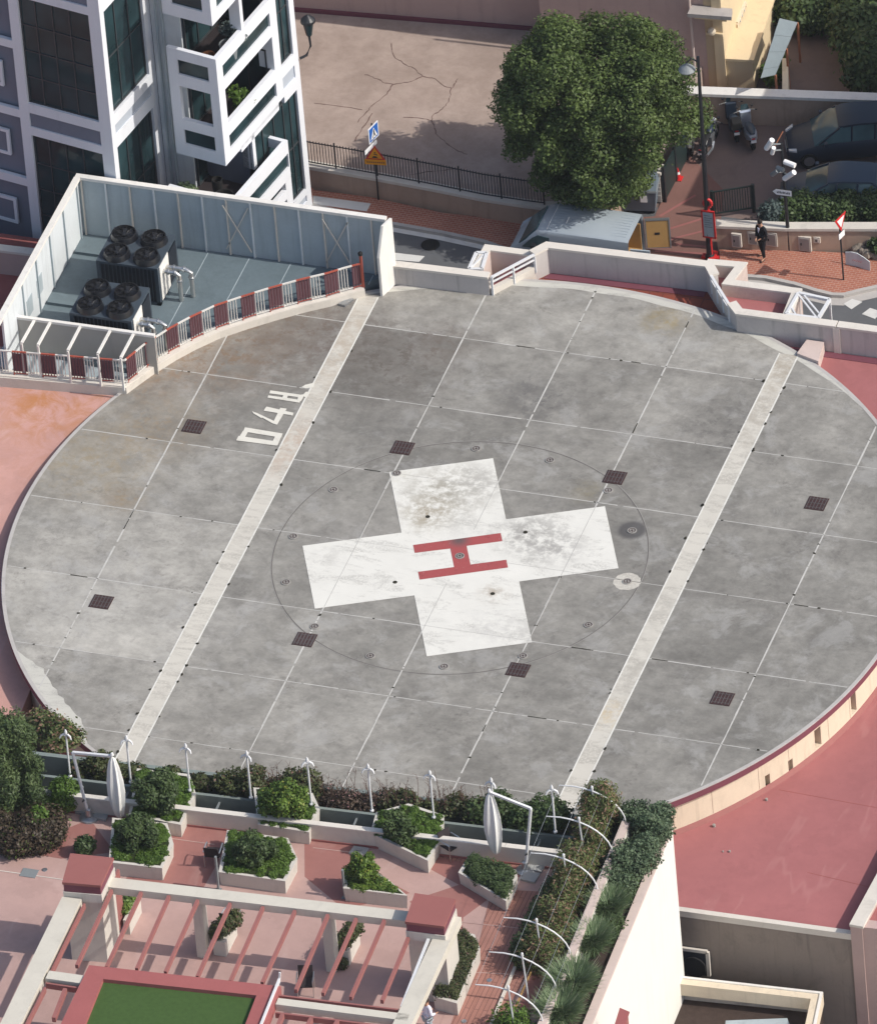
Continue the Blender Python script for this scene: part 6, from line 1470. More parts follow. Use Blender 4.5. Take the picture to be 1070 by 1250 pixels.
# motorbikes
def torus(mb, c, R0, r_, n=22, m=8):
    vs = []; 
    for i in range(n):
        a = 2 * PI * i / n
        for j in range(m):
            t = 2 * PI * j / m; rr = R0 + r_ * math.cos(t); vs.append((c[0] + rr * math.cos(a), c[1] + r_ * 1.1 * math.sin(t), c[2] + rr * math.sin(a)))
    return mb.add(vs, [(i * m + j, i * m + (j + 1) % m, ((i + 1) % n) * m + (j + 1) % m, ((i + 1) % n) * m + j) for i in range(n) for j in range(m)])
def bike(label, loc, rz, kind, body_m, seat_m, accent, box=False):
    """front wheel towards -x"""
    r_ = thing('motorcycle' if kind == 'moto' else 'scooter', label, 'motorcycle' if kind == 'moto' else 'scooter', loc, rz)
    R0 = .30 if kind == 'moto' else .23
    for x in (-.70, .66):
        b = MB(); torus(b, (x, 0, R0 + .03), R0 - .04, .06 if kind == 'moto' else .07); w_ = b.build('wheel', 'rubber', r_, local=True, smooth=True)
        b = MB(); b.tube([(x, -.07, R0 + .03), (x, .07, R0 + .03)], .06, 10)
        for k in range(7): a = k * 2 * PI / 7; b.bar((x, 0, R0 + .03), (x + (R0 - .06) * math.cos(a), 0, R0 + .03 + (R0 - .06) * math.sin(a)), .02, .02)
        b.build('rim', 'steel', w_, local=True)
    b = MB()
    for s in (-.08, .08): b.tube([(-.70, s, R0 + .03), (-.48, s, .88)], .024, 7)
    b.build('fork', 'bare_steel', r_, local=True)
    b = MB(); b.tube([(-.36, -.36, 1.0), (-.44, -.18, .99), (-.48, 0, .93), (-.44, .18, .99), (-.36, .36, 1.0)], .018, 7); hb = b.build('handlebar', 'bare_steel', r_, local=True)
    b = MB()
    for s in (-1, 1): b.tube([(-.36, s * .36, 1.0), (-.33, s * .44, 1.0)], .022, 7); b.tube([(-.42, s * .22, 1.0), (-.40, s * .27, 1.17)], .008, 5); b.lathe([(.06, -.02), (.06, .02)], (-.40, s * .27, 1.19), 10)
    b.build('mirror', 'black_metal', hb, local=True)
    if kind == 'moto':
        secs = [(-.42, .04, .70, .80), (-.32, .13, .66, .90), (-.12, .15, .66, .93), (.04, .10, .66, .84)]
        b = MB(); b.loft([(x, [(w_ * math.cos(a), (z0 + z1) / 2 + (z1 - z0) / 2 * math.sin(a)) for a in np.linspace(0, 2 * PI, 12, endpoint=False)]) for x, w_, z0, z1 in secs]); b.build('tank', body_m, r_, local=True, smooth=True)
        b = MB(); b.box(-.28, .10, -.14, .14, .26, .62); b.tube([(-.1, .14, .3), (.2, .18, .22), (.8, .18, .34)], .045, 8); b.build('engine', 'steel', r_, local=True)
        b = MB(); b.loft([(x, [(w_ * math.cos(a), (z0 + z1) / 2 + (z1 - z0) / 2 * math.sin(a)) for a in np.linspace(0, 2 * PI, 10, endpoint=False)]) for x, w_, z0, z1 in ((.0, .08, .72, .80), (.15, .13, .70, .81), (.5, .13, .74, .84), (.86, .06, .80, .88))]); b.build('seat', seat_m, r_, local=True, smooth=True)
        b = MB(); b.tube([(.0, 0, .66), (.66, 0, .33)], .04, 7); b.tube([(-.45, 0, .8), (-.1, 0, .3)], .035, 7); b.tube([(.1, 0, .3), (.66, 0, .33)], .03, 7); b.build('frame', 'black_metal', r_, local=True)
        b = MB(); b.loft([(x, [(.06, z), (.05, z + .03), (-.05, z + .03), (-.06, z)]) for x, z in ((-1.0, .52), (-.85, .66), (-.68, .70), (-.5, .62))]); b.build('mudguard', accent, r_, local=True)
        b = MB(); b.loft([(x, [(.07, z), (.06, z + .03), (-.06, z + .03), (-.07, z)]) for x, z in ((.62, .72), (.82, .74), (.98, .66), (1.02, .58))]); b.build('rear_mudguard', accent, r_, local=True)
    else:
        b = MB(); b.loft([(x, [(w_, z0), (w_, z1 - .05), (w_ * .7, z1), (-w_ * .7, z1), (-w_, z1 - .05), (-w_, z0)]) for x, w_, z0, z1 in ((.05, .17, .28, .62), (.25, .21, .34, .72), (.65, .20, .46, .78), (.95, .10, .60, .78))]); b.build('body', body_m, r_, local=True, smooth=True)
        b = MB(); b.loft([(x, [(w_, z0), (w_, z1), (-w_, z1), (-w_, z0)]) for x, w_, z0, z1 in ((-.62, .10, .55, .78), (-.50, .21, .40, .98), (-.40, .21, .30, 1.0), (-.34, .18, .28, .95))]); b.build('leg_shield', accent, r_, local=True, smooth=True)
        b = MB(); b.box(-.38, .10, -.17, .17, .24, .30); b.build('footboard', 'black_metal', r_, local=True)
        b = MB(); b.loft([(x, [(w_ * math.cos(a), (z0 + z1) / 2 + (z1 - z0) / 2 * math.sin(a)) for a in np.linspace(0, 2 * PI, 10, endpoint=False)]) for x, w_, z0, z1 in ((.02, .10, .72, .78), (.2, .17, .72, .84), (.55, .17, .76, .88), (.85, .08, .78, .86))]); b.build('seat', seat_m, r_, local=True, smooth=True)
        b = MB(); b.loft([(x, [(.08, z), (.06, z + .05), (-.06, z + .05), (-.08, z)]) for x, z in ((-.98, .34), (-.85, .48), (-.68, .52), (-.5, .46))]); b.build('mudguard', accent, r_, local=True)
        b = MB(); b.loft([(x, [(.16, z0), (.12, z1), (-.12, z1), (-.16, z0)]) for x, z0, z1 in ((-.56, .95, 1.0), (-.48, 1.0, 1.22), (-.46, 1.0, 1.24))]); b.build('windshield', 'car_glass', r_, local=True)
    b = MB(); b.lathe([(.02, 0), (.09, .02), (.10, .07), (.06, .12)], (0, 0, 0), 14); b.v = [(-.62 + -z * .9, x, .84 + y) for x, y, z in b.v]; b.build('headlight', 'car_light', r_, local=True)
    b = MB(); b.box(.98 if kind == 'moto' else .93, 1.0 if kind == 'moto' else .95, -.10, .10, .48, .60); b.build('number_plate', 'sign_white', r_, local=True)
    b = MB(); b.box(.96 if kind == 'moto' else .93, .99 if kind == 'moto' else .96, -.06, .06, .64, .69); b.build('tail_light', 'bright_red', r_, local=True)
    if box:
        b = MB(); b.loft([(x, [(.18, 0.86), (.20, 1.0), (.15, 1.14), (-.15, 1.14), (-.20, 1.0), (-.18, .86)]) for x in (.72, .80, 1.08, 1.14)]); b.build('top_box', 'rubber', r_, local=True, smooth=True)
    return r_
def along(x0_, y0_, x1_, y1_):
    """ground midpoint and heading of something whose front wheel stands at pixel 0 and rear wheel at pixel 1"""
    p, q = W(x0_, y0_, ZS), W(x1_, y1_, ZS); m_ = (p + q) / 2; return (m_.x, m_.y, ZS), math.atan2(q.y - p.y, q.x - p.x)
l_, a_ = along(846, 185, 852, 160); bike('old dark red motorcycle behind the lamp post, nearest the gate', l_, a_, 'moto', 'red_paint', 'rubber', 'bare_steel')
l_, a_ = along(876, 164, 859, 196); bike('black motorcycle with a red tail lamp just right of the lamp post', l_, a_, 'moto', 'car_paint', 'rubber', 'black_metal')
l_, a_ = along(893, 142, 901, 172); bike('black scooter with a top box against the wall', l_, a_, 'scooter', 'car_paint', 'seat_blue', 'car_paint', True)
l_, a_ = along(909, 150, 922, 184); bike('silver and blue scooter leaning furthest right in the row', l_, a_, 'scooter', 'bike_silver', 'seat_blue', 'bike_silver', False)

# =================================================================== PEOPLE
def skinned(name, joints, bones, m_, root, sub=1, rootj=None):
    """joints: {name: (x, y, z, r)} in metres, local"""
    names = list(joints); me = bpy.data.meshes.new(name)
    me.from_pydata([joints[k][:3] for k in names], [(names.index(a), names.index(b)) for a, b in bones], []); me.update()
    o = bpy.data.objects.new(name, me); COL.objects.link(o); o.parent = root; me.materials.append(MATS[m_])
    sk2 = o.modifiers.new('skin', 'SKIN'); sk2.use_smooth_shade = True
    for i, k in enumerate(names):
        v = me.skin_vertices[0].data[i]; rr = joints[k][3]; v.radius = rr if isinstance(rr, tuple) else (rr, rr); v.use_root = (k == (rootj or names[0]))
    s2 = o.modifiers.new('sub', 'SUBSURF'); s2.levels = sub; s2.render_levels = sub
    return o
def person(label, loc, rz, top_m, leg_m, J, bald=False, hair_m='hair'):
    """faces -y locally; J overrides joints"""
    r_ = thing('person', label, 'person', loc, rz)
    j = dict(pelvis=(0, 0, .95, (.13, .10)), waist=(0, 0, 1.08, (.125, .09)), chest=(0, -.01, 1.28, (.155, .105)), neckb=(0, 0, 1.46, (.07, .07)), neck=(0, -.01, 1.52, .055), head0=(0, -.02, 1.58, (.07, .08)), head1=(0, -.03, 1.66, (.078, .095)), head2=(0, -.02, 1.74, (.06, .07)),
             sl=(.17, 0, 1.42, .06), sr=(-.17, 0, 1.42, .06), el=(.23, .03, 1.15, .045), er=(-.23, .03, 1.15, .045), wl=(.22, -.08, .92, .030), wr=(-.22, -.08, .92, .030),
             hl=(.10, 0, .90, .09), hr=(-.10, 0, .90, .09), kl=(.11, -.05, .50, .062), kr=(-.11, .03, .50, .062), al=(.11, .02, .10, .042), ar=(-.11, .10, .10, .042), tl=(.12, -.15, .045, .035), tr=(-.12, -.06, .045, .035))
    j.update(J)
    for s_, w_, e_ in (('l', 'wl', 'el'), ('r', 'wr', 'er')):
        w0_, e0 = Vector(j[w_][:3]), Vector(j[e_][:3]); d = (w0_ - e0).normalized(); sd = Vector((0, 1, 0)); sd = (sd - d * sd.dot(d)).normalized()
        pm = w0_ + d * .06; j['pm' + s_] = (*pm, .030)
        for k in range(4):
            a = w0_ + d * .10 + sd * (.027 - .018 * k); bb_ = a + d * (.045, .05, .046, .036)[k] + d.cross(sd) * .012 * (1 if s_ == 'l' else -1)
            j[f'f{s_}{k}a'] = (*a, .009); j[f'f{s_}{k}b'] = (*bb_, .008)
        t = w0_ + d * .05 - sd * .035; j['th' + s_] = (*t, .011); j['ti' + s_] = (*(t + d * .04 - sd * .01), .009)
    bones = [('pelvis', 'waist'), ('waist', 'chest'), ('chest', 'neckb'), ('neckb', 'neck'), ('neck', 'head0'), ('head0', 'head1'), ('head1', 'head2'), ('neckb', 'sl'), ('neckb', 'sr'), ('sl', 'el'), ('el', 'wl'), ('sr', 'er'), ('er', 'wr'),
             ('pelvis', 'hl'), ('pelvis', 'hr'), ('hl', 'kl'), ('hr', 'kr'), ('kl', 'al'), ('kr', 'ar'), ('al', 'tl'), ('ar', 'tr'), ('wl', 'pml'), ('wr', 'pmr')]
    for s_ in 'lr':
        for k in range(4): bones += [('pm' + s_, f'f{s_}{k}a'), (f'f{s_}{k}a', f'f{s_}{k}b')]
        bones += [('pm' + s_, 'th' + s_), ('th' + s_, 'ti' + s_)]
    bd_ = skinned('body', j, bones, 'skin', r_, 1, 'pelvis')
    g = lambda r, k: tuple(q + k for q in r) if isinstance(r, tuple) else r + k
    jj = {k: (*j[k][:3], g(j[k][3], .018)) for k in ('waist', 'chest', 'neckb', 'sl', 'sr', 'el', 'er', 'pelvis')}
    for w_, e_ in (('wl', 'el'), ('wr', 'er')):
        p = Vector(j[e_][:3]).lerp(Vector(j[w_][:3]), .9); jj[w_] = (*p, .042)
    jj['hem'] = (j['pelvis'][0], j['pelvis'][1], j['pelvis'][2] - .10, (.165, .13)); jj['neckb'] = (*j['neckb'][:3], .068)
    skinned('jacket', jj, [('pelvis', 'waist'), ('pelvis', 'hem'), ('waist', 'chest'), ('chest', 'neckb'), ('neckb', 'sl'), ('neckb', 'sr'), ('sl', 'el'), ('el', 'wl'), ('sr', 'er'), ('er', 'wr')], top_m, r_, 1, 'pelvis')
    jj = {k: (*j[k][:3], g(j[k][3], .016)) for k in ('pelvis', 'hl', 'hr', 'kl', 'kr')}
    for a_ in ('al', 'ar'): jj[a_] = (j[a_][0], j[a_][1], j[a_][2] + .02, .062)
    skinned('trousers', jj, [('pelvis', 'hl'), ('pelvis', 'hr'), ('hl', 'kl'), ('hr', 'kr'), ('kl', 'al'), ('kr', 'ar')], leg_m, r_, 1, 'pelvis')
    for a_, t_ in (('al', 'tl'), ('ar', 'tr')):
        A_, T_ = Vector(j[a_][:3]), Vector(j[t_][:3]); d = (T_ - A_); d.z = 0; d.normalize()
        skinned('shoe', dict(a=(*(A_ - d * .04 + Vector((0, 0, -.04))), (.045, .045)), b=(*(A_ + d * .10 + Vector((0, 0, -.055))), (.046, .034)), c=(*(A_ + d * .20 + Vector((0, 0, -.065))), (.038, .024))), [('a', 'b'), ('b', 'c')], 'rubber', r_, 1)
    hx, hy, hz = j['head1'][:3]; fwd_ = (Vector(j['head1'][:3]) - Vector(j['head2'][:3])); 
    b = MB(); b.lathe([(.088, -.03), (.094, .02), (.085, .07), (.055, .11), (.001, .125)], (hx, hy + .018, hz), 16); b.build('hair', hair_m, r_, local=True, smooth=True)
    b = MB()
    for s in (-1, 1): b.lathe([(.002, -.008), (.010, 0), (.002, .008)], (hx + s * .032, hy - .092, hz - .015), 8)
    b.build('eye', 'rubber', r_, local=True)
    b = MB(); b.add([(hx - .014, hy - .088, hz - .05), (hx + .014, hy - .088, hz - .05), (hx, hy - .118, hz - .045), (hx, hy - .09, hz - .005)], [(0, 1, 2), (0, 2, 3), (1, 3, 2)]); b.build('nose', 'skin', r_, local=True)
    b = MB(); b.box(hx - .022, hx + .022, hy - .090, hy - .082, hz - .078, hz - .070); b.build('mouth', 'red_paint', r_, local=True)
    for s in (-1, 1): b = MB(); b.lathe([(.004, -.03), (.014, 0), (.004, .03)], (hx + s * .086, hy + .005, hz - .02), 8); b.build('ear', 'skin', r_, local=True)
    return r_
pm_ = person('man in a black suit and white shirt standing on the brick footway', tuple(W(933, 314, zk)), R(-28), 'suit', 'suit',
       dict(wl=(.10, -.17, 1.02, .030), wr=(-.08, -.19, 1.0, .030), el=(.25, .02, 1.17, .045), er=(-.25, .02, 1.17, .045), head1=(0, -.05, 1.66, (.078, .095)), head2=(0, -.06, 1.74, (.06, .07)),
            kl=(.11, -.08, .50, .062), al=(.12, -.06, .10, .042), tl=(.13, -.23, .045, .035), kr=(-.12, .04, .50, .062), ar=(-.15, .14, .10, .042), tr=(-.20, -.01, .045, .035)))
b = MB(); b.add([(-.045, -.132, 1.44), (.045, -.132, 1.44), (0, -.150, 1.22)], [(0, 2, 1)]); b.v += [(x, y + .02, z) for x, y, z in list(b.v)]; b.f += [(3, 4, 5), (0, 1, 4, 3), (1, 2, 5, 4), (2, 0, 3, 5)]; b.build('shirt', 'shirt', pm_, local=True)
street_take()
for o in STREET: o.location = Vector(o.location) + DROP
# =================================================================== ROOF TERRACE BUILDING (foreground)
TA = R(2.6)                                   # the terrace is turned a little against the pad
tO = Vector((13.05, -16.25, 0)); t1 = Vector((math.cos(TA), math.sin(TA), 0)); t2 = Vector((-math.sin(TA), math.cos(TA), 0))
def T(u, v, z=0): return tO + t1 * u + t2 * v + Vector((0, 0, z))
def tbox(mb, u0, u1, v0, v1, z0, z1): return mb.prism([tuple(T(u, v)[:2]) for u, v in ((u0, v0), (u1, v0), (u1, v1), (u0, v1))], z0, z1)
def uv(x, y, z=ZT):
    p = W(x, y, z) - tO; return p.dot(t1), p.dot(t2)
tbd = thing('terrace_building', 'white walled building carrying the planted roof terrace in the foreground', 'building', (13.05, -16.25, ZT), TA)
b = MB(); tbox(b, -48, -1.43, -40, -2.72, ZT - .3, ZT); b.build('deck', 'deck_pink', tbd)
b = MB(); tbox(b, -48, -.16, -40, -2.72, -16, ZT - .3); b.build('body', 'pink_wall', tbd)
b = MB(); tbox(b, -48, -.16, -2.72, -.02, -16, ZT - 1.0); b.build('body', 'pink_wall', tbd)
b = MB(); tbox(b, -1.4, -.17, -2.71, -.19, ZT - 1.0, ZT - .31); b.build('body', 'pink_wall', tbd)
b = MB(); tbox(b, -.16, 0.0, -40, .0, -16, ZT - .02); b.build('side_wall', 'side_white', tbd) if 'side_white' in MATS else None
mat('side_white', (.74, .72, .67), .75, .25, var=.04, grime=.05, streak=.10)
b = MB(); tbox(b, -.16, 0.0, -40, .0, -16, ZT - .04); b.build('side_wall', 'side_white', tbd)
b = MB(); tbox(b, -.28, .02, -40, .02, ZT - .04, ZT + .06); b.build('side_coping', 'pink_coping', tbd)
# deep trough along the back edge, with its outer lip, and the parapet on the deck side
b = MB(); tbox(b, -48, -.3, -.18, 0, ZT - 1.0, ZT + .10); b.build('trough_lip', 'pane_green', tbd)
b = MB(); tbox(b, -48, -1.42, -2.70, -.19, ZT - 1.0, ZT - .80); b.build('trough_soil', 'dark_soil', tbd)
b = MB(); tbox(b, -48, -1.5, -1.30, -1.18, ZT - .8, ZT + .12); b.build('trough_lip', 'pane_green', tbd)
for k in range(12): b = MB(); u = -20.5 + k * 1.62; b.bar(T(u, -1.24, ZT - .12), T(u, -2.6, ZT - .12), .06, .06); b.build('tie_bar', 'grey_metal', tbd)
b = MB(); tbox(b, -48, -3.0, -2.86, -2.68, ZT - .9, ZT + .66); b.build('parapet', 'pale_stone', tbd)
b = MB(); tbox(b, -48, -3.0, -2.88, -2.66, ZT + .66, ZT + .72); b.build('parapet_coping', 'coping_white', tbd)
b = MB(); tbox(b, -48, -3.0, -2.90, -2.865, ZT, ZT + .08); b.build('skirting', 'red_paint', tbd)
# two planting strips along the right side
b = MB(); tbox(b, -1.42, -1.20, -34, -.9, ZT - .2, ZT + .72); b.build('inner_wall', 'side_white', tbd)
b = MB(); tbox(b, -1.48, -1.20, -34, -.9, ZT + .72, ZT + .82); b.build('inner_coping', 'pink_coping', tbd)
b = MB(); tbox(b, -1.19, -.29, -34, -.2, ZT - .31, ZT - .12); b.build('bed_soil', 'dark_soil', tbd)
b = MB(); tbox(b, -3.2, -1.43, -7.0, -1.32, ZT - .2, ZT + .10); b.build('bed_soil', 'dark_soil', tbd)
# deck fields in darker and lighter red, boards at the right
def patch(pts, m_, z=ZT + .004, nm='deck_field', d=.008):
    Q = []
    for p in pts:
        q = W(*p, z) - tO; u, v = q.dot(t1), min(q.dot(t2), -2.9); Q.append(tuple(T(u, v)[:2]))
    return MB().prism(Q, z - d, z).build(nm, m_, tbd)
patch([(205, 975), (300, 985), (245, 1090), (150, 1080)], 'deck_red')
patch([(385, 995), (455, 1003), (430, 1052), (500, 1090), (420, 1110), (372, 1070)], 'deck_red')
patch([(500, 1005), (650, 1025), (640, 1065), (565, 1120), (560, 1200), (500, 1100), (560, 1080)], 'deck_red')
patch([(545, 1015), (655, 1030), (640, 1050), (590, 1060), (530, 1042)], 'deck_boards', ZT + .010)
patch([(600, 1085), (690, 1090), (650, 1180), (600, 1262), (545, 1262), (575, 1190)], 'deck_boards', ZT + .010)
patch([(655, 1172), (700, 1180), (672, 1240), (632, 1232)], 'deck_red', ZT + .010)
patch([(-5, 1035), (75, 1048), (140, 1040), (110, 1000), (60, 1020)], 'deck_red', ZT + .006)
for a_, c_ in (((0, 1063), (78, 1074)), ((545, 1124), (650, 1135)), ((210, 1024), (262, 1031)), ((382, 1035), (440, 1042)), ((560, 1186), (630, 1190))):
    b = MB(); seg(b, W2(*a_, ZT), W2(*c_, ZT), .035, ZT + .004, ZT + .014); b.build('deck_seam', 'deck_pink' if a_[0] > 5 else 'pale_stone', tbd)
b = MB(); A_, C_ = W(650, 1182, ZT + .2), W(628, 1232, ZT + .2); b.bar(A_, C_, .05, .05); b.build('step_edge', 'plywood', tbd)
b = MB(); tbox(b, -3.35, -3.25, -13.5, -2.9, ZT, ZT + .10); b.build('bed_kerb', 'pale_stone', tbd)
# drain cover, small deck lights
b = MB(); c = W(36, 1066, ZT); b.box(c.x - .28, c.x + .28, c.y - .22, c.y + .22, ZT, ZT + .02); b.build('drain_cover', 'grey_metal', tbd)
for px in ((55, 1062), (258, 994), (407, 1011), (597, 1197), (566, 1247)):
    c = W(*px, ZT); b = MB(); b.lathe([(.10, 0), (.09, .025), (.001, .03)], (c.x, c.y, ZT + .004), 12); b.build('deck_light', 'steel', tbd)

# ---- lamp poles on the parapet
pole_px = [(86, 948), (160, 955), (232, 965), (306.5, 974), (380, 982), (454, 990), (529.4, 998), (604, 1007), (677.6, 1016)]
names_ = ['leftmost pole on the parapet, beside the tall conifer', 'pole on the parapet just left of the end of the left white stripe', 'pole on the parapet behind the planter with the big round bush', 'pole on the parapet above the small grey slab',
          'pole on the parapet behind the planter with the yellow-green bush', 'pole on the parapet between the two middle planters', 'pole on the parapet above the dark terrace armchair', 'pole on the parapet right behind the right folded parasol', 'rightmost pole on the parapet, beside the arched hoops']
first = None
for i, (x, y) in enumerate(pole_px):
    c = W(x, y, ZT + .72)
    if first is None:
        first = thing('lamp_pole', 'slim white ' + names_[i], 'lamp pole', tuple(c), 0, 'slim white poles along the terrace parapet')
        b = MB(); b.tube([(0, 0, 0), (0, 0, 1.85)], .036, 8); b.build('pole', 'white_metal', first, local=True)
        b = MB(); b.lathe([(.07, 0), (.07, .05), (.04, .07)], (0, 0, 0), 10); b.build('base', 'white_metal', first, local=True)
        for s in (-1, 1):
            b = MB(); b.tube([(0, 0, 1.80), (s * .08, -.02, 1.85), (s * .16, -.04, 1.80), (s * .21, -.08, 1.70)], [.035, .042, .038, .022], 8); b.build('arm', 'white_metal', first, local=True, smooth=True)
        b = MB(); b.lathe([(.03, 1.84), (.06, 1.90), (.05, 1.98), (.015, 2.06)], (0, 0, 0), 10); b.build('finial', 'white_metal', first, local=True)
    else: dup(first, tuple(c), R((i * 37) % 50 - 25), 'slim white ' + names_[i])

# ---- hoops with wires over the planting at the right
hoops = []
hoop_v = [-.9, -2.6, -4.6, -8.1, -9.95, -11.7]
hl = ['topmost hoop, nearest the helipad', 'second hoop from the helipad, over the reddish planting', 'third hoop from the helipad, over the reddish planting', 'hoop over the bare end of the planting strip', 'hoop beside the wooden step edge', 'hoop over the green hedge at the bottom edge']
for i, v in enumerate(hoop_v):
    pk = 2.05
    r_ = thing('garden_hoop', 'curved white ' + hl[i], 'hoop', tuple(T(-2.45, v, ZT)), TA, 'curved white wire hoops over the side planting')
    pts = [(-1.15 - 0.0, 0, pk)] + [(-.75 + 1.85 * math.sin(t), 0, .75 + (pk - .72) * math.cos(t)) for t in np.linspace(0.05, PI / 2, 9)]
    b = MB(); b.tube([(x, y, z) for x, y, z in pts], [.018] + [.027] * 9, 8); b.build('arch', 'white_metal', r_, local=True, smooth=True)
    b = MB(); b.tube([(.10, 0, 0), (0, 0, pk + .03)], .035, 8); b.lathe([(.05, pk), (.05, pk + .10), (.02, pk + .14)], (0, 0, 0), 8); b.build('post', 'white_metal', r_, local=True)
    if i < len(hoop_v) - 1:
        L_ = abs(hoop_v[i + 1] - v)
        for k, (x, _, z) in enumerate(pts[::2]):
            b = MB(); b.tube([(x, 0, z), (x, -L_, z)], .006, 4); b.build('wire', 'steel', r_, local=True)

# ---- planters and their shrubs
mat('cover_soil', (.025, .035, .012), .95, .1, var=.3)
def planter(label, pts, z1=.58, coverlab=None, cover='leaf_cover', dens=900, seed=1, cz=.10):
    """pts: deck outline measured on the deck; walls lean outwards slightly"""
    P = [Vector(W2(*p, ZT)) for p in pts]; c = sum(P, Vector((0, 0))) / len(P)
    A = sum(P[i].x * P[(i + 1) % len(P)].y - P[(i + 1) % len(P)].x * P[i].y for i in range(len(P)))
    if A < 0: P = P[::-1]
    r_ = thing('planter', label, 'planter', (c.x, c.y, ZT)); n = len(P); mb = MB()
    O0 = [p for p in P]; O1 = [p + (p - c).normalized() * .05 for p in P]; I1 = [p + (c - p).normalized() * .10 for p in P]
    vs = [(p.x, p.y, ZT) for p in O0] + [(p.x, p.y, ZT + z1) for p in O1] + [(p.x, p.y, ZT + z1) for p in I1] + [(p.x, p.y, ZT + z1 - .12) for p in I1]
    fs = [tuple(range(n))[::-1]]
    for i in range(n):
        j = (i + 1) % n
        for k in range(3): fs.append((k * n + i, k * n + j, (k + 1) * n + j, (k + 1) * n + i))
    fs.append(tuple(range(3 * n, 4 * n))); mb.add(vs, fs); mb.build('trough', 'planter_wall', r_)
    MB().sheet([tuple(p) for p in I1], ZT + z1 + .01).build('soil', 'cover_soil', r_)
    # groundcover as leaf clumps over the whole outline
    g_ = random.Random(seed); bl = []
    def inside(x, y):
        return all(((P[(i + 1) % n].x - P[i].x) * (y - P[i].y) - (P[(i + 1) % n].y - P[i].y) * (x - P[i].x)) / (P[(i + 1) % n] - P[i]).length > .10 for i in range(n))
    xs = [p.x for p in P]; ys = [p.y for p in P]; t = 0
    while len(bl) < 130 and t < 5000:
        t += 1; x, y = g_.uniform(min(xs), max(xs)), g_.uniform(min(ys), max(ys))
        if inside(x, y): rr = g_.uniform(.13, .19); bl.append((x, y, ZT + z1 - .03 + g_.uniform(0, .05), rr, rr, cz * g_.uniform(.8, 1.15)))
    area = abs(A) / 2
    foliage('groundcover', cover, r_, bl, int(dens * max(1.2, area) * 8), .042, seed=seed, up=.8)
    return r_
mat('planter_wall', (.56, .53, .48), .8, .2, var=.08, streak=.3, grime=.15)
def shrub(label, px, zc, rad, n, m_, seed, size=.085, k=26, cat='shrub', name='round_shrub'):
    """px: pixel of the crown centre, zc its height"""
    rad = tuple(q * .80 for q in rad); zc -= .12; c = W(*px, zc + .12); n = int(n * 1.1); size *= .72; r_ = thing(name, label, cat, (c.x, c.y, ZT + .5)); bl = clumps((c.x, c.y, zc), rad, k, rad[0] * .30, seed, .9, .2)
    foliage('crown', m_, r_, bl + [(c.x, c.y, zc, rad[0] * .7, rad[1] * .7, rad[2] * .7)], n, size, seed=seed)
    b = MB(); b.tube([(c.x, c.y, ZT + .45), (c.x, c.y, zc)], [.06, .04], 7); branches(b, (c.x, c.y, ZT + .7), [q[:3] for q in bl[:6]], .025, .01); b.build('stem', 'trunk', r_); return r_
planter('cream planter behind the left folded parasol, with bright groundcover', [(160, 1010), (222, 1022), (239, 985), (232, 962), (170, 955)], seed=1)
shrub('largest dark round bush, in the planter right of the left folded parasol', (191, 962), ZT + 1.25, (1.05, .95, .85), 7500, 'leaf_dark', 41, .095)
planter('cream planter directly behind the left red-capped pillar', [(136, 1068), (199, 1075), (212, 1046), (205, 1022), (140, 1015)], seed=2)
shrub('dark glossy bush in the planter behind the left red-capped pillar', (168, 1013), ZT + 1.15, (.95, .85, .70), 6000, 'leaf_dark', 42, .095)
planter('cream planter touching the parapet under the yellow-green bush', [(318, 1022), (378, 1031), (390, 1003), (382, 985), (312, 978)], seed=3)
shrub('yellow-green leafy bush in the planter against the parapet', (346, 974), ZT + 1.3, (1.0, .85, .85), 6500, 'leaf_citrus', 43, .095)
planter('broad cream planter at the middle of the pergola beam', [(270, 1080), (349, 1091), (363, 1064), (352, 1040), (280, 1030)], seed=4)
shrub('dark compact bush in the broad planter by the pergola beam', (311, 1033), ZT + 1.15, (.85, .8, .65), 5200, 'leaf_dark', 44, .09)
planter('five-sided cream planter left of the dark terrace armchair', [(455, 1033), (523, 1066), (538, 1041), (542, 1012), (500, 998), (462, 1008)], seed=5)
shrub('dark oval bush in the five-sided planter left of the armchair', (487, 1006), ZT + 1.15, (.78, .75, .75), 4600, 'leaf_dark', 45, .085)
planter('small pointed planter between a thin post and the pergola beam', [(422, 1100), (497, 1109), (474, 1090), (455, 1078), (424, 1076)], seed=6, cover='leaf_citrus')
shrub('loose light green bush with pale leaves beside a thin post', (441, 1058), ZT + 1.15, (.70, .60, .75), 2400, 'leaf_citrus', 46, .10, 16)
planter('triangular cream planter of dark leaves below the right folded parasol', [(562, 1079), (618, 1113), (631, 1085), (629, 1076), (575, 1058)], .50, cover='leaf_dark', seed=7, cz=.26, dens=1300)
planter('long cream planter right of the right red-capped pillar', [(531, 1232), (559, 1240), (586, 1175), (580, 1158), (552, 1150)], .58, cover='leaf_hedge', seed=8, cz=.26, dens=1300)

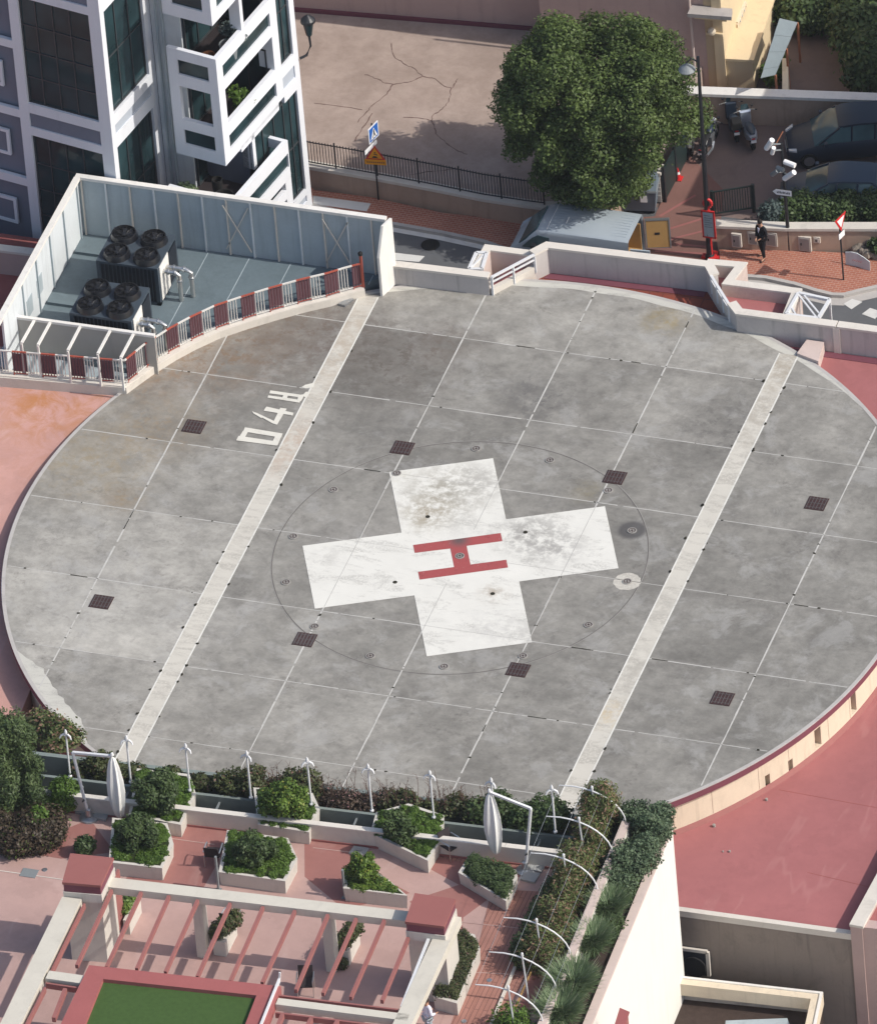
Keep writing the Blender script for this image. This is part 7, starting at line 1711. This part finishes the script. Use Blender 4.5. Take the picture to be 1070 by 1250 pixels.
# ---- hedges on the trough and vegetation
def troughrow(label, x0, x1, zc, r_, dens, n, m_, seed, v=-.55, size=.075, jz=.6, name='hedge', cat='hedge', **k):
    u0, u1 = uv(x0, 940, ZT + .4)[0], uv(x1, 940, ZT + .4)[0]
    p, q = T(u0, v), T(u1, v)
    return hedge(name, label, cat, blobrow([(p.x, p.y), (q.x, q.y)], zc, r_, dens, seed, jz), n, size, m_, seed, ZT - .25, tuple(T(u0, v, ZT - .25)), **k)
troughrow('dark bushy hedge clump on the trough left of the third pole', 90, 190, ZT + .15, .42, 4, 6000, 'leaf_hedge', 61)
troughrow('low dark hedge clump on the trough by the third pole', 205, 252, ZT + .05, .34, 4, 2600, 'leaf_hedge', 62)
troughrow('tall dark dense hedge on the trough above the yellow-green bush', 275, 385, ZT + .25, .48, 5, 9500, 'leaf_hedge', 63)
troughrow('dry twiggy pinkish hedge along the middle of the trough', 385, 540, ZT + .10, .38, 5, 7000, 'leaf_twig', 64, size=.05)
troughrow('green and dry mixed hedge on the trough left of the right folded parasol', 490, 600, ZT + .12, .40, 4, 5500, 'leaf_hedge', 65)
troughrow('dense dark green hedge on the trough around the right folded parasol', 600, 705, ZT + .30, .52, 5, 10500, 'leaf_dark', 66)
# bare twigs sticking up
tw = thing('dry_twigs', 'bare reddish twigs poking up from the trough against the helipad', 'twigs', tuple(T(-12, -.3, ZT)))
g_ = random.Random(9); b = MB()
for k in range(150):
    u = g_.uniform(-14.6, -6.2); v = g_.uniform(-.8, -.1); p = T(u, v, ZT + .1); h = g_.uniform(.35, .95) * (1.5 if g_.random() < .08 else 1); q = p + Vector((g_.uniform(-.25, .25), g_.uniform(-.2, .2), h)); m_ = p.lerp(q, .55) + Vector((g_.uniform(-.06, .06), 0, 0))
    b.tube([p, m_, q], [.012, .009, .004], 4)
    for j in range(3): r2 = m_.lerp(q, g_.random()); b.tube([r2, r2 + Vector((g_.uniform(-.18, .18), g_.uniform(-.12, .12), g_.uniform(.05, .22)))], [.007, .003], 4)
mat('twig_bark', (.12, .07, .055), .9, .1, var=.3); b.build('twigs', 'twig_bark', tw, kind='stuff')
# side strip: reddish-green shrubs
def strip(label, u, v0, v1, zc, r_, dens, n, m_, seed, size=.07, jz=.5, name='shrub_bed', cat='shrubs', **k):
    p, q = T(u, v0), T(u, v1)
    return hedge(name, label, cat, blobrow([(p.x, p.y), (q.x, q.y)], zc, r_, dens, seed, jz), n, size, m_, seed, ZT - .25, (p.x, p.y, ZT - .25), **k)
WK = dict(shell=.15, aspect=3.4, up=.1)
strip('reddish green wispy planting under the hoops nearest the helipad', -2.25, -.3, -3.4, ZT + .95, .62, 13, 17000, 'leaf_trough', 71, .042, 1.2, **WK)
strip('reddish green wispy planting under the middle hoops', -2.4, -3.2, -6.4, ZT + .85, .62, 13, 17000, 'leaf_trough', 72, .042, 1.2, **WK)
strip('dense dark leaves at the left edge of the hooped planting', -3.05, -4.0, -8.3, ZT + .45, .42, 6, 13000, 'leaf_dark', 73, .065)
strip('brownish green planting at the lower end of the hoops', -2.35, -6.0, -8.3, ZT + .70, .58, 12, 13000, 'leaf_trough', 74, .042, 1.1, **WK)
strip('bright green clipped hedge between the hoops at the bottom edge', -2.55, -11.3, -14.5, ZT + .35, .58, 6, 9000, 'leaf_cover', 75, .075, name='hedge', cat='hedge')
strip('loose bush spilling over the pad rim at the top of the hoops', -2.3, .3, -.9, ZT + .75, .60, 12, 7000, 'leaf_trough', 76, .042, 1.2, **WK)
# outer strip
bq = []
for (x, y, z_, rr) in ((792, 1012, .5, .72), (775, 1000, .45, .55), (768, 1055, .45, .85), (785, 1040, .40, .62), (752, 1075, .3, .55), (803, 998, .4, .48)):
    c = W(x, y, ZT + z_); bq += clumps((c.x, c.y, c.z), (rr, rr, rr * .85), 12, .30, int(x)) + [(c.x, c.y, c.z, rr * .85, rr * .85, rr * .75)]
hedge('bush', 'grey-green dense rounded bush overhanging the white side wall', 'bush', bq, 26000, .062, 'leaf_ficus', 77, ZT - .6, tuple(T(-.6, -1.5, ZT - .25)))
strip('grey-green wispy planting between the two pink copings', -.72, -3.4, -6.4, ZT + .12, .36, 8, 9000, 'leaf_dark', 78, .055)
def grass(label, px, z, r_, n, seed, m_='leaf_grass'):
    c = W(*px, z); r0 = thing('papyrus', label, 'papyrus', (c.x, c.y, ZT - .12)); g_ = random.Random(seed); b = MB()
    for k in range(n):
        a = g_.uniform(0, 2 * PI); l = g_.uniform(.5, 1.0) * r_; h = g_.uniform(.5, 1.1) * r_; base = Vector((c.x + g_.uniform(-.2, .2), c.y + g_.uniform(-.3, .3), ZT - .1)); tip = base + Vector((math.cos(a) * l, math.sin(a) * l, h + .1)); mid = base.lerp(tip, .5) + Vector((0, 0, .25 * r_))
        pr = Vector((-math.sin(a), math.cos(a), 0)) * .018; k0 = len(b.v)
        b.v += [tuple(base - pr), tuple(base + pr), tuple(mid + pr), tuple(mid - pr), tuple(tip)]; b.f += [(k0, k0 + 1, k0 + 2, k0 + 3), (k0 + 3, k0 + 2, k0 + 4)]
    b.build('blades', m_, r0)
grass('feathery light green papyrus clump below the grey-green bush', (742, 1118), ZT, .85, 1500, 81)
grass('feathery green papyrus clump lower down the outer strip', (722, 1160), ZT, .9, 1900, 82)
grass('broad pale papyrus clump near the bottom edge', (700, 1215), ZT, 1.05, 2600, 83)
grass('pale papyrus clump cut by the bottom edge', (684, 1248), ZT, 1.0, 1900, 84)

# ---- left side: conifer and bushes
c = W(22, 985, ZT); cz_ = ZT + 1.7
cf = thing('conifer', 'tall soft dark green conifer at the left edge of the terrace', 'conifer', (c.x, c.y, ZT))
g_ = random.Random(5); bl = []
for k in range(60):
    t = g_.random(); a = g_.uniform(0, 2 * PI); rr = 1.35 * (1 - t * .55) * g_.uniform(.3, 1); bl.append((c.x + rr * math.cos(a) - .1, c.y + rr * math.sin(a), ZT + .5 + 2.9 * t, .32, .32, .62))
foliage('crown', 'leaf_conifer', cf, bl, 42000, .045, seed=91, droop=.2, aspect=3.2, up=.2, shell=.3)
b = MB(); b.tube([(c.x, c.y, ZT), (c.x, c.y, ZT + 3.0)], [.14, .04], 8); b.build('trunk', 'trunk', cf)
def bushpx(label, pts, z, r_, dens, n, m_, seed, name='bush', cat='bush', size=.075, jz=.4, zf=None):
    P = [W2(*p, z) for p in pts]; return hedge(name, label, cat, blobrow(P, z, r_, dens, seed, jz), n, size, m_, seed, ZT if zf is None else zf, (P[0][0], P[0][1], ZT))
bushpx('wide brown and green hedge below the conifer at the left edge', [(-20, 1010), (25, 1022), (62, 1005)], ZT + .55, .62, 6, 17000, 'leaf_brown', 92, 'hedge', 'hedge')
bushpx('fresh green bush at the right foot of the conifer', [(62, 968), (82, 972)], ZT + .55, .45, 8, 3600, 'leaf_cover', 93)
bushpx('small fresh green patch on the brown hedge at the left edge', [(36, 1000), (58, 1000)], ZT + 1.05, .28, 9, 1800, 'leaf_cover', 94, zf=ZT + .3)
bushpx('olive bush between the conifer and the curved pad rim', [(44, 885), (72, 900), (92, 908)], ZT - .1, .55, 6, 8000, 'leaf_trough', 95)
bushpx('small upright dark bush behind the left red-capped pillar', [(104, 1030), (110, 1034)], ZT + .35, .30, 9, 1500, 'leaf_dark', 96)

# ---- parasols
def parasol(label, base, top, tip, ztop, slab, Lc=2.6):
    B_ = W(*base, ZT); t_ = atY(*top, B_.y); e_ = atY(*tip, B_.y + (0.0)); e_ = Vector((e_.x, e_.y, e_.z))
    r_ = thing('parasol', label, 'parasol', tuple(B_))
    b = MB(); b.tube([tuple(B_ + Vector((0, 0, .05))), tuple(t_)], .055, 10); b.build('mast', 'white_metal', r_, smooth=True)
    b = MB(); b.bar(t_, e_, .09, .08); b.build('arm', 'white_metal', r_)
    b = MB(); b.lathe([(.34, 0), (.32, .06), (.12, .10), (.10, .40), (.07, .42)], tuple(B_), 20); b.build('foot', 'steel', r_, smooth=True)
    b = MB(); m_ = B_.lerp(t_, .30); b.tube([(m_.x, m_.y - .05, m_.z), (m_.x, m_.y - .18, m_.z), (m_.x + .08, m_.y - .18, m_.z + .08)], .022, 7); b.build('crank', 'black_metal', r_)
    # folded cloth: pleated spindle
    b = MB(); n = 28; prof = [(.05, 0), (.12, -.12), (.20, -.5), (.27, -1.1), (.28, -1.6), (.23, -2.1), (.16, -2.45), (.06, -Lc)]
    vs = []
    for i, (rr, z) in enumerate(prof):
        for j in range(n):
            a = 2 * PI * j / n + z * .12; q = rr * (1 + .16 * math.cos(7 * a + i * .3)) ; vs.append((e_.x + q * math.cos(a) + (-z) * .02, e_.y + q * .8 * math.sin(a), e_.z - .06 + z))
    b.add(vs, [(i * n + (j + 1) % n, i * n + j, (i + 1) * n + j, (i + 1) * n + (j + 1) % n) for i in range(len(prof) - 1) for j in range(n)] + [tuple(range(n))[::-1], tuple(range((len(prof) - 1) * n, len(prof) * n))][:2])
    b.build('canopy', 'canvas', r_, smooth=True)
    b = MB(); b.lathe([(.03, 0), (.07, .04), (.05, .12), (.01, .16)], (e_.x, e_.y, e_.z), 10); b.build('finial', 'white_metal', r_)
    for q in slab:
        b = MB(); P = [W2(*p, ZT + .08) for p in q]; b.prism(P, ZT + .006, ZT + .085); b.build('ballast_slab', 'slab_grey', r_)
    return r_
mat('slab_grey', (.34, .345, .34), .85, .2, var=.15, grime=.3)
parasol('folded white parasol on a white cantilever mast at the left of the terrace', (109, 999), (89, 918.5), (137, 923), 5.9, [[(92, 991), (104, 975), (122, 977), (108, 995)], [(124, 978), (138, 984), (129, 1001), (113, 997)]])
parasol('folded white parasol on a white cantilever mast above the triangular planter', (641, 1063), (647.5, 987), (597, 967), 5.9, [[(650, 1047), (669, 1051), (660, 1064), (642, 1060)], [(641, 1062), (659, 1066), (652, 1077), (635, 1073)]])
ub = thing('cross_stand', 'pale cross-shaped metal stand on the deck under the right folded parasol', 'stand', tuple(W(598, 1045, ZT)))
b = MB(); c = W(598, 1046, ZT); b.box(c.x - .38, c.x + .38, c.y - .12, c.y + .12, ZT + .005, ZT + .06); b.box(c.x - .14, c.x + .14, c.y - .36, c.y + .36, ZT + .006, ZT + .08); b.build('foot', 'white_metal', ub)
b = MB(); b.tube([(c.x - .08, c.y, ZT + .08), (c.x - .08, c.y, ZT + .45)], .05, 8); b.build('socket', 'black_metal', ub)
for px, lab in (((296, 999), 'small pale grey slab on the deck by the yellow-green bush'), ((438, 1040), 'small pale grey slab on the deck left of the five-sided planter')):
    c = W(*px, ZT); o = thing('paving_slab', lab, 'slab', tuple(c)); b = MB(); b.prism([(c.x - .3, c.y - .2), (c.x + .28, c.y - .17), (c.x + .30, c.y + .22), (c.x - .25, c.y + .22)], ZT + .004, ZT + .06); b.build('slab', 'slab_grey', o)
    b = MB(); b.bar((c.x - .1, c.y, ZT + .075), (c.x + .1, c.y, ZT + .075), .05, .03); b.build('handle', 'steel', o)

# ---- chairs
def chair(label, px, rz, m_='wicker'):
    c = W(*px, ZT); r_ = thing('armchair', label, 'armchair', (c.x, c.y, ZT + .01), rz, 'dark armchairs on the terrace')
    b = MB(); b.box(-.26, .26, -.25, .25, .41, .46); b.build('seat', m_, r_, local=True)
    b = MB(); b.add([(-.25, .24, .46), (.25, .24, .46), (.25, .34, .90), (-.25, .34, .90), (-.25, .27, .46), (.25, .27, .46), (.25, .37, .90), (-.25, .37, .90)], [(0, 1, 2, 3), (7, 6, 5, 4), (3, 2, 6, 7), (0, 3, 7, 4), (1, 5, 6, 2), (0, 4, 5, 1)]); b.build('backrest', m_, r_, local=True)
    for s in (-1, 1):
        for y in (-.24, .26):
            b = MB(); b.tube([(s * .27, y * 1.08, 0), (s * .27, y, .44)], .018, 7); b.build('leg', 'bare_steel', r_, local=True)
        b = MB(); b.tube([(s * .27, -.24, .44), (s * .27, -.25, .66), (s * .28, -.10, .68), (s * .28, .30, .66)], .022, 7); b.build('armrest', 'bare_steel', r_, local=True)
    return r_
chair('dark armchair between the two planters above the pergola beam', (262, 1053), R(180 + 6))
chair('dark armchair right of the five-sided planter, by the right parasol', (551, 1044), R(60))
chair('dark armchair under the pergola beside the first thin column', (283, 1134), R(175))
chair('dark armchair in the shade of the pergola by the red roof frame', (374, 1212), R(15))
# thin posts
for px, lab, top in (((267, 1086), 'thin grey post beside the armchair above the pergola beam', 1046), ((421, 1096), 'thin grey post beside the loose light green bush', 1062)):
    c = W(*px, ZT); t_ = atY(px[0] - 2, top, c.y); o = thing('thin_post', lab, 'post', tuple(c)); b = MB(); b.bar(c, (c.x, c.y, t_.z), .10, .06); b.build('shaft', 'grey_metal', o)
    b = MB(); b.box(c.x - .10, c.x + .10, c.y - .08, c.y + .08, ZT + .004, ZT + .02); b.build('foot', 'grey_metal', o)

# =================================================================== PERGOLA
ZP = ZT + 2.8
pg = thing('pergola', 'cream pergola with red rafters and a green turf panel in the foreground', 'pergola', tuple(W(320, 1110, ZT)), TA)
def zbar(mb, p, q, w_, h_):        # beam by its top centre line given in pixels at ZP
    a, c = W(*p, ZP), W(*q, ZP); a.z -= h_ / 2; c.z -= h_ / 2; mb.bar(a, c, w_, h_)
mat('beam_cream', (.56, .53, .46), .8, .2, var=.08, streak=.1, grime=.2)
b = MB(); zbar(b, (128, 1076), (512, 1120), .52, .30); b.build('beam', 'beam_cream', pg)
b = MB(); zbar(b, (88, 1096), (10, 1256), .68, .32); b.build('beam', 'beam_cream', pg)
b = MB(); zbar(b, (552, 1118), (472, 1290), .62, .32); b.build('beam', 'beam_cream', pg)
b = MB(); zbar(b, (58, 1189.5), (112, 1197), .42, .30); b.build('cross_beam', 'beam_cream', pg)
b = MB(); zbar(b, (338, 1222), (498, 1242), .34, .28); b.build('cross_beam', 'beam_cream', pg)
# red trim along the beams
for p, q in (((103, 1101), (60, 1189)), ((55, 1203), (22, 1268)), ((60, 1186), (112, 1193.5)), ((56, 1198), (110, 1206)), ((340, 1213), (490, 1231)), ((336, 1234), (480, 1252))):
    a, c = W(*p, ZP), W(*q, ZP); b = MB(); b.bar(a - Vector((0, 0, .17)), c - Vector((0, 0, .17)), .07, .22); b.build('red_trim', 'red_paint', pg)
for p, q in (((524, 1142), (490, 1228)),):
    a, c = W(*p, ZP), W(*q, ZP); b = MB(); b.bar(a - Vector((0, 0, .10)), c - Vector((0, 0, .10)), .10, .18); b.build('white_trim', 'white_metal', pg)
# rafters
tops = [(136.5, 1088), (172.5, 1090.5), (206.5, 1095), (241.5, 1100), (281, 1104), (321, 1108.5), (360, 1113), (400, 1118), (434.6, 1122.5), (469, 1124.5), (498, 1146)]
bots = [(94, 1180), (130, 1182), (167, 1184), (202, 1188), (241, 1193.5), (281, 1199), (320, 1201), (361, 1210), (394, 1214), (428, 1219), (466, 1223)]
for (p, q) in zip(tops, bots):
    a, c = W(*p, ZP - .12), W(*q, ZP - .12); b = MB(); b.bar(a, c, .105, .16); r2 = b.build('rafter', 'red_paint', pg)
for p, q in (((80, 1209), (66, 1245)), ((345, 1240), (336, 1262)), ((380, 1245), (371, 1262)), ((412, 1248), (404, 1262)), ((446, 1252), (438, 1264))):
    a, c = W(*p, ZP - .12), W(*q, ZP - .12); b = MB(); b.bar(a, c, .13, .20); b.build('rafter', 'red_paint', pg)
mat('cap_red', (.28, .105, .095), .75, .3, var=.08, sc=.8, grime=.15)
# columns: two slim, two thick with red caps
for px, hh in (((247, 1169), 0), ((404.5, 1186.5), 0)):
    c = W(*px, ZT); b = MB(); b.box(c.x - .17, c.x + .17, c.y - .02, c.y + .40, ZT, ZP - .30); b.build('column', 'planter_wall', pg)
for P4, lab, zc in (([(86, 1041.5), (139, 1047), (123, 1081), (76, 1077)], 'left', 3.4), ([(506, 1090), (556, 1097.5), (542, 1131), (494, 1125)], 'right', 3.4)):
    z = ZT + zc; Q = [W(*p, z) for p in P4]; c = sum(Q, Vector()) / 4
    cap = MB(); cap.prism([tuple(q[:2]) for q in Q], z - .10, z); cp_ = cap.build('pillar_cap', 'cap_red', pg)
    ins = [c + (q - c) * .955 for q in Q]; b = MB(); b.prism([tuple(q[:2]) for q in ins], z - .42, z - .10); b.build('cap_gap_shade', 'purple_band', cp_)  # solid band coloured dark to stand for the shaded gap below the cap
    out = [c + (q - c) * 1.0 for q in Q]; b = MB(); b.prism([tuple(q[:2]) for q in out], z - .78, z - .42); b.build('cap_block', 'planter_wall', cp_)
    b = MB(); b.prism([tuple((c + (q - c) * .93)[:2]) for q in Q], ZT, z - .78); b.build('pillar', 'planter_wall', pg)
# red panel beside the left pillar
a, c = W(143, 1090, ZP), W(150, 1104, ZP)
cR = W(141, 1152, ZT); b = MB(); b.box(cR.x - .06, cR.x + .02, cR.y - .1, cR.y + 1.0, ZT + .2, ZP - .35); b.build('red_panel', 'red_paint', pg)
# red framed turf roof
Fo = [(109, 1178), (343, 1204), (310, 1290), (55, 1290)]; Fi = [(126, 1195), (313, 1215), (284, 1290), (88, 1290)]
Po, Pi = [W(*p, ZP + .05) for p in Fo], [W(*p, ZP + .05) for p in Fi]
b = MB(); vs = [(p.x, p.y, ZP + .05) for p in Po + Pi] + [(p.x, p.y, ZP - .30) for p in Po + Pi]
fs = []
for i in range(4):
    j = (i + 1) % 4; fs += [(i, 4 + i, 4 + j, j), (8 + i, 8 + j, 12 + j, 12 + i), (i, j, 8 + j, 8 + i), (4 + j, 4 + i, 12 + i, 12 + j)]
b.add(vs, [f[::-1] for f in fs]); b.build('turf_frame', 'frame_red', pg) if 'frame_red' in MATS else None
mat('frame_red', (.33, .105, .10), .7, .3, var=.12, grime=.15); b.build('turf_frame', 'frame_red', pg)
b = MB(); b.sheet([tuple((p + (sum(Po, Vector()) / 4 - p) * .04)[:2]) for p in Po], ZP - .10); b.build('turf', 'turf', pg)
b = MB(); a, c = W(341, 1196, ZP + .08), W(312, 1268, ZP + .08); b.bar(a, c, .07, .14); b.build('white_edge', 'white_metal', pg)
b = MB(); b.bar(a + Vector((0, 0, .0)), a + Vector((.02, .05, .28)), .06, .06); b.build('edge_stub', 'white_metal', pg)
# planters seen below the beams
o = thing('planter', 'white planter with a bush behind the first thin column of the pergola', 'planter', tuple(W(262, 1165, ZT)))
c = W(262, 1166, ZT); b = MB(); b.box(c.x - .02, c.x + .42, c.y, c.y + 1.2, ZT + .003, ZT + .62); b.build('trough', 'planter_wall', o); foliage('groundcover', 'leaf_hedge', o, [(c.x + .1 + .1 * k, c.y + .3 + .25 * k, ZT + .85, .30, .35, .35) for k in range(4)], 2600, .07, seed=97)
o = thing('planter', 'white planter with a bush behind the second thin column of the pergola', 'planter', tuple(W(418, 1180, ZT)))
c = W(418, 1178, ZT); b = MB(); b.box(c.x - .12, c.x + .25, c.y, c.y + 1.2, ZT + .003, ZT + .62); b.build('trough', 'planter_wall', o); foliage('groundcover', 'leaf_hedge', o, [(c.x + .05 * k, c.y + .3 + .25 * k, ZT + .85, .28, .35, .35) for k in range(4)] + [(c.x, c.y - .15, ZT + .2, .25, .25, .22)], 2600, .07, seed=98)
o = thing('planter', 'narrow cream planter just inside the left pillar of the pergola', 'planter', tuple(W(152, 1140, ZT)))
c = W(152, 1140, ZT); b = MB(); b.box(c.x, c.x + .22, c.y, c.y + 1.2, ZT + .003, ZT + .60); b.build('trough', 'planter_wall', o); foliage('groundcover', 'leaf_citrus', o, [(c.x - .1, c.y + .5 + .25 * k, ZT + .75, .22, .3, .25) for k in range(3)], 900, .07, seed=99)
# person in white below the right beam
p2 = person('person in a white shirt with dark hair half hidden under the right pergola beam', tuple(W(524, 1268, ZT)), R(150), 'shirt', 'screen_grey',
            dict(wl=(.16, -.24, 1.05, .030), wr=(-.16, -.24, 1.05, .030)))
vp = thing('vent_post', 'short red post on the white side wall near the bottom edge', 'post', tuple(W(760, 1245, ZT)))
c = W(760, 1240, ZT - .0); b = MB(); b.prism([W2(*p, ZT + .3) for p in ((748, 1258), (757, 1232), (766, 1236), (757, 1262))], ZT - 1.2, ZT + .3); b.build('post', 'red_paint', vp)
b = MB(); b.prism([W2(*p, ZT + .34) for p in ((747, 1259), (756, 1230), (768, 1235), (758, 1263))], ZT + .3, ZT + .34); b.build('cap', 'frame_red', vp)

# =================================================================== AIR
hz = MB().box(-260, 420, -620, 160, -18, 470).build('haze', 'white_paint', kind='stuff')
hm = bpy.data.materials.new('air'); hm.use_nodes = True; hn = hm.node_tree; hn.nodes.clear()
ho = hn.nodes.new('ShaderNodeOutputMaterial'); hv_ = hn.nodes.new('ShaderNodeVolumePrincipled'); hv_.inputs['Density'].default_value = 3.0e-5
hv_.inputs['Color'].default_value = (.86, .90, 1.0, 1); hv_.inputs['Anisotropy'].default_value = 0.0
hn.links.new(hv_.outputs[0], ho.inputs['Volume']); hz.data.materials.clear(); hz.data.materials.append(hm)
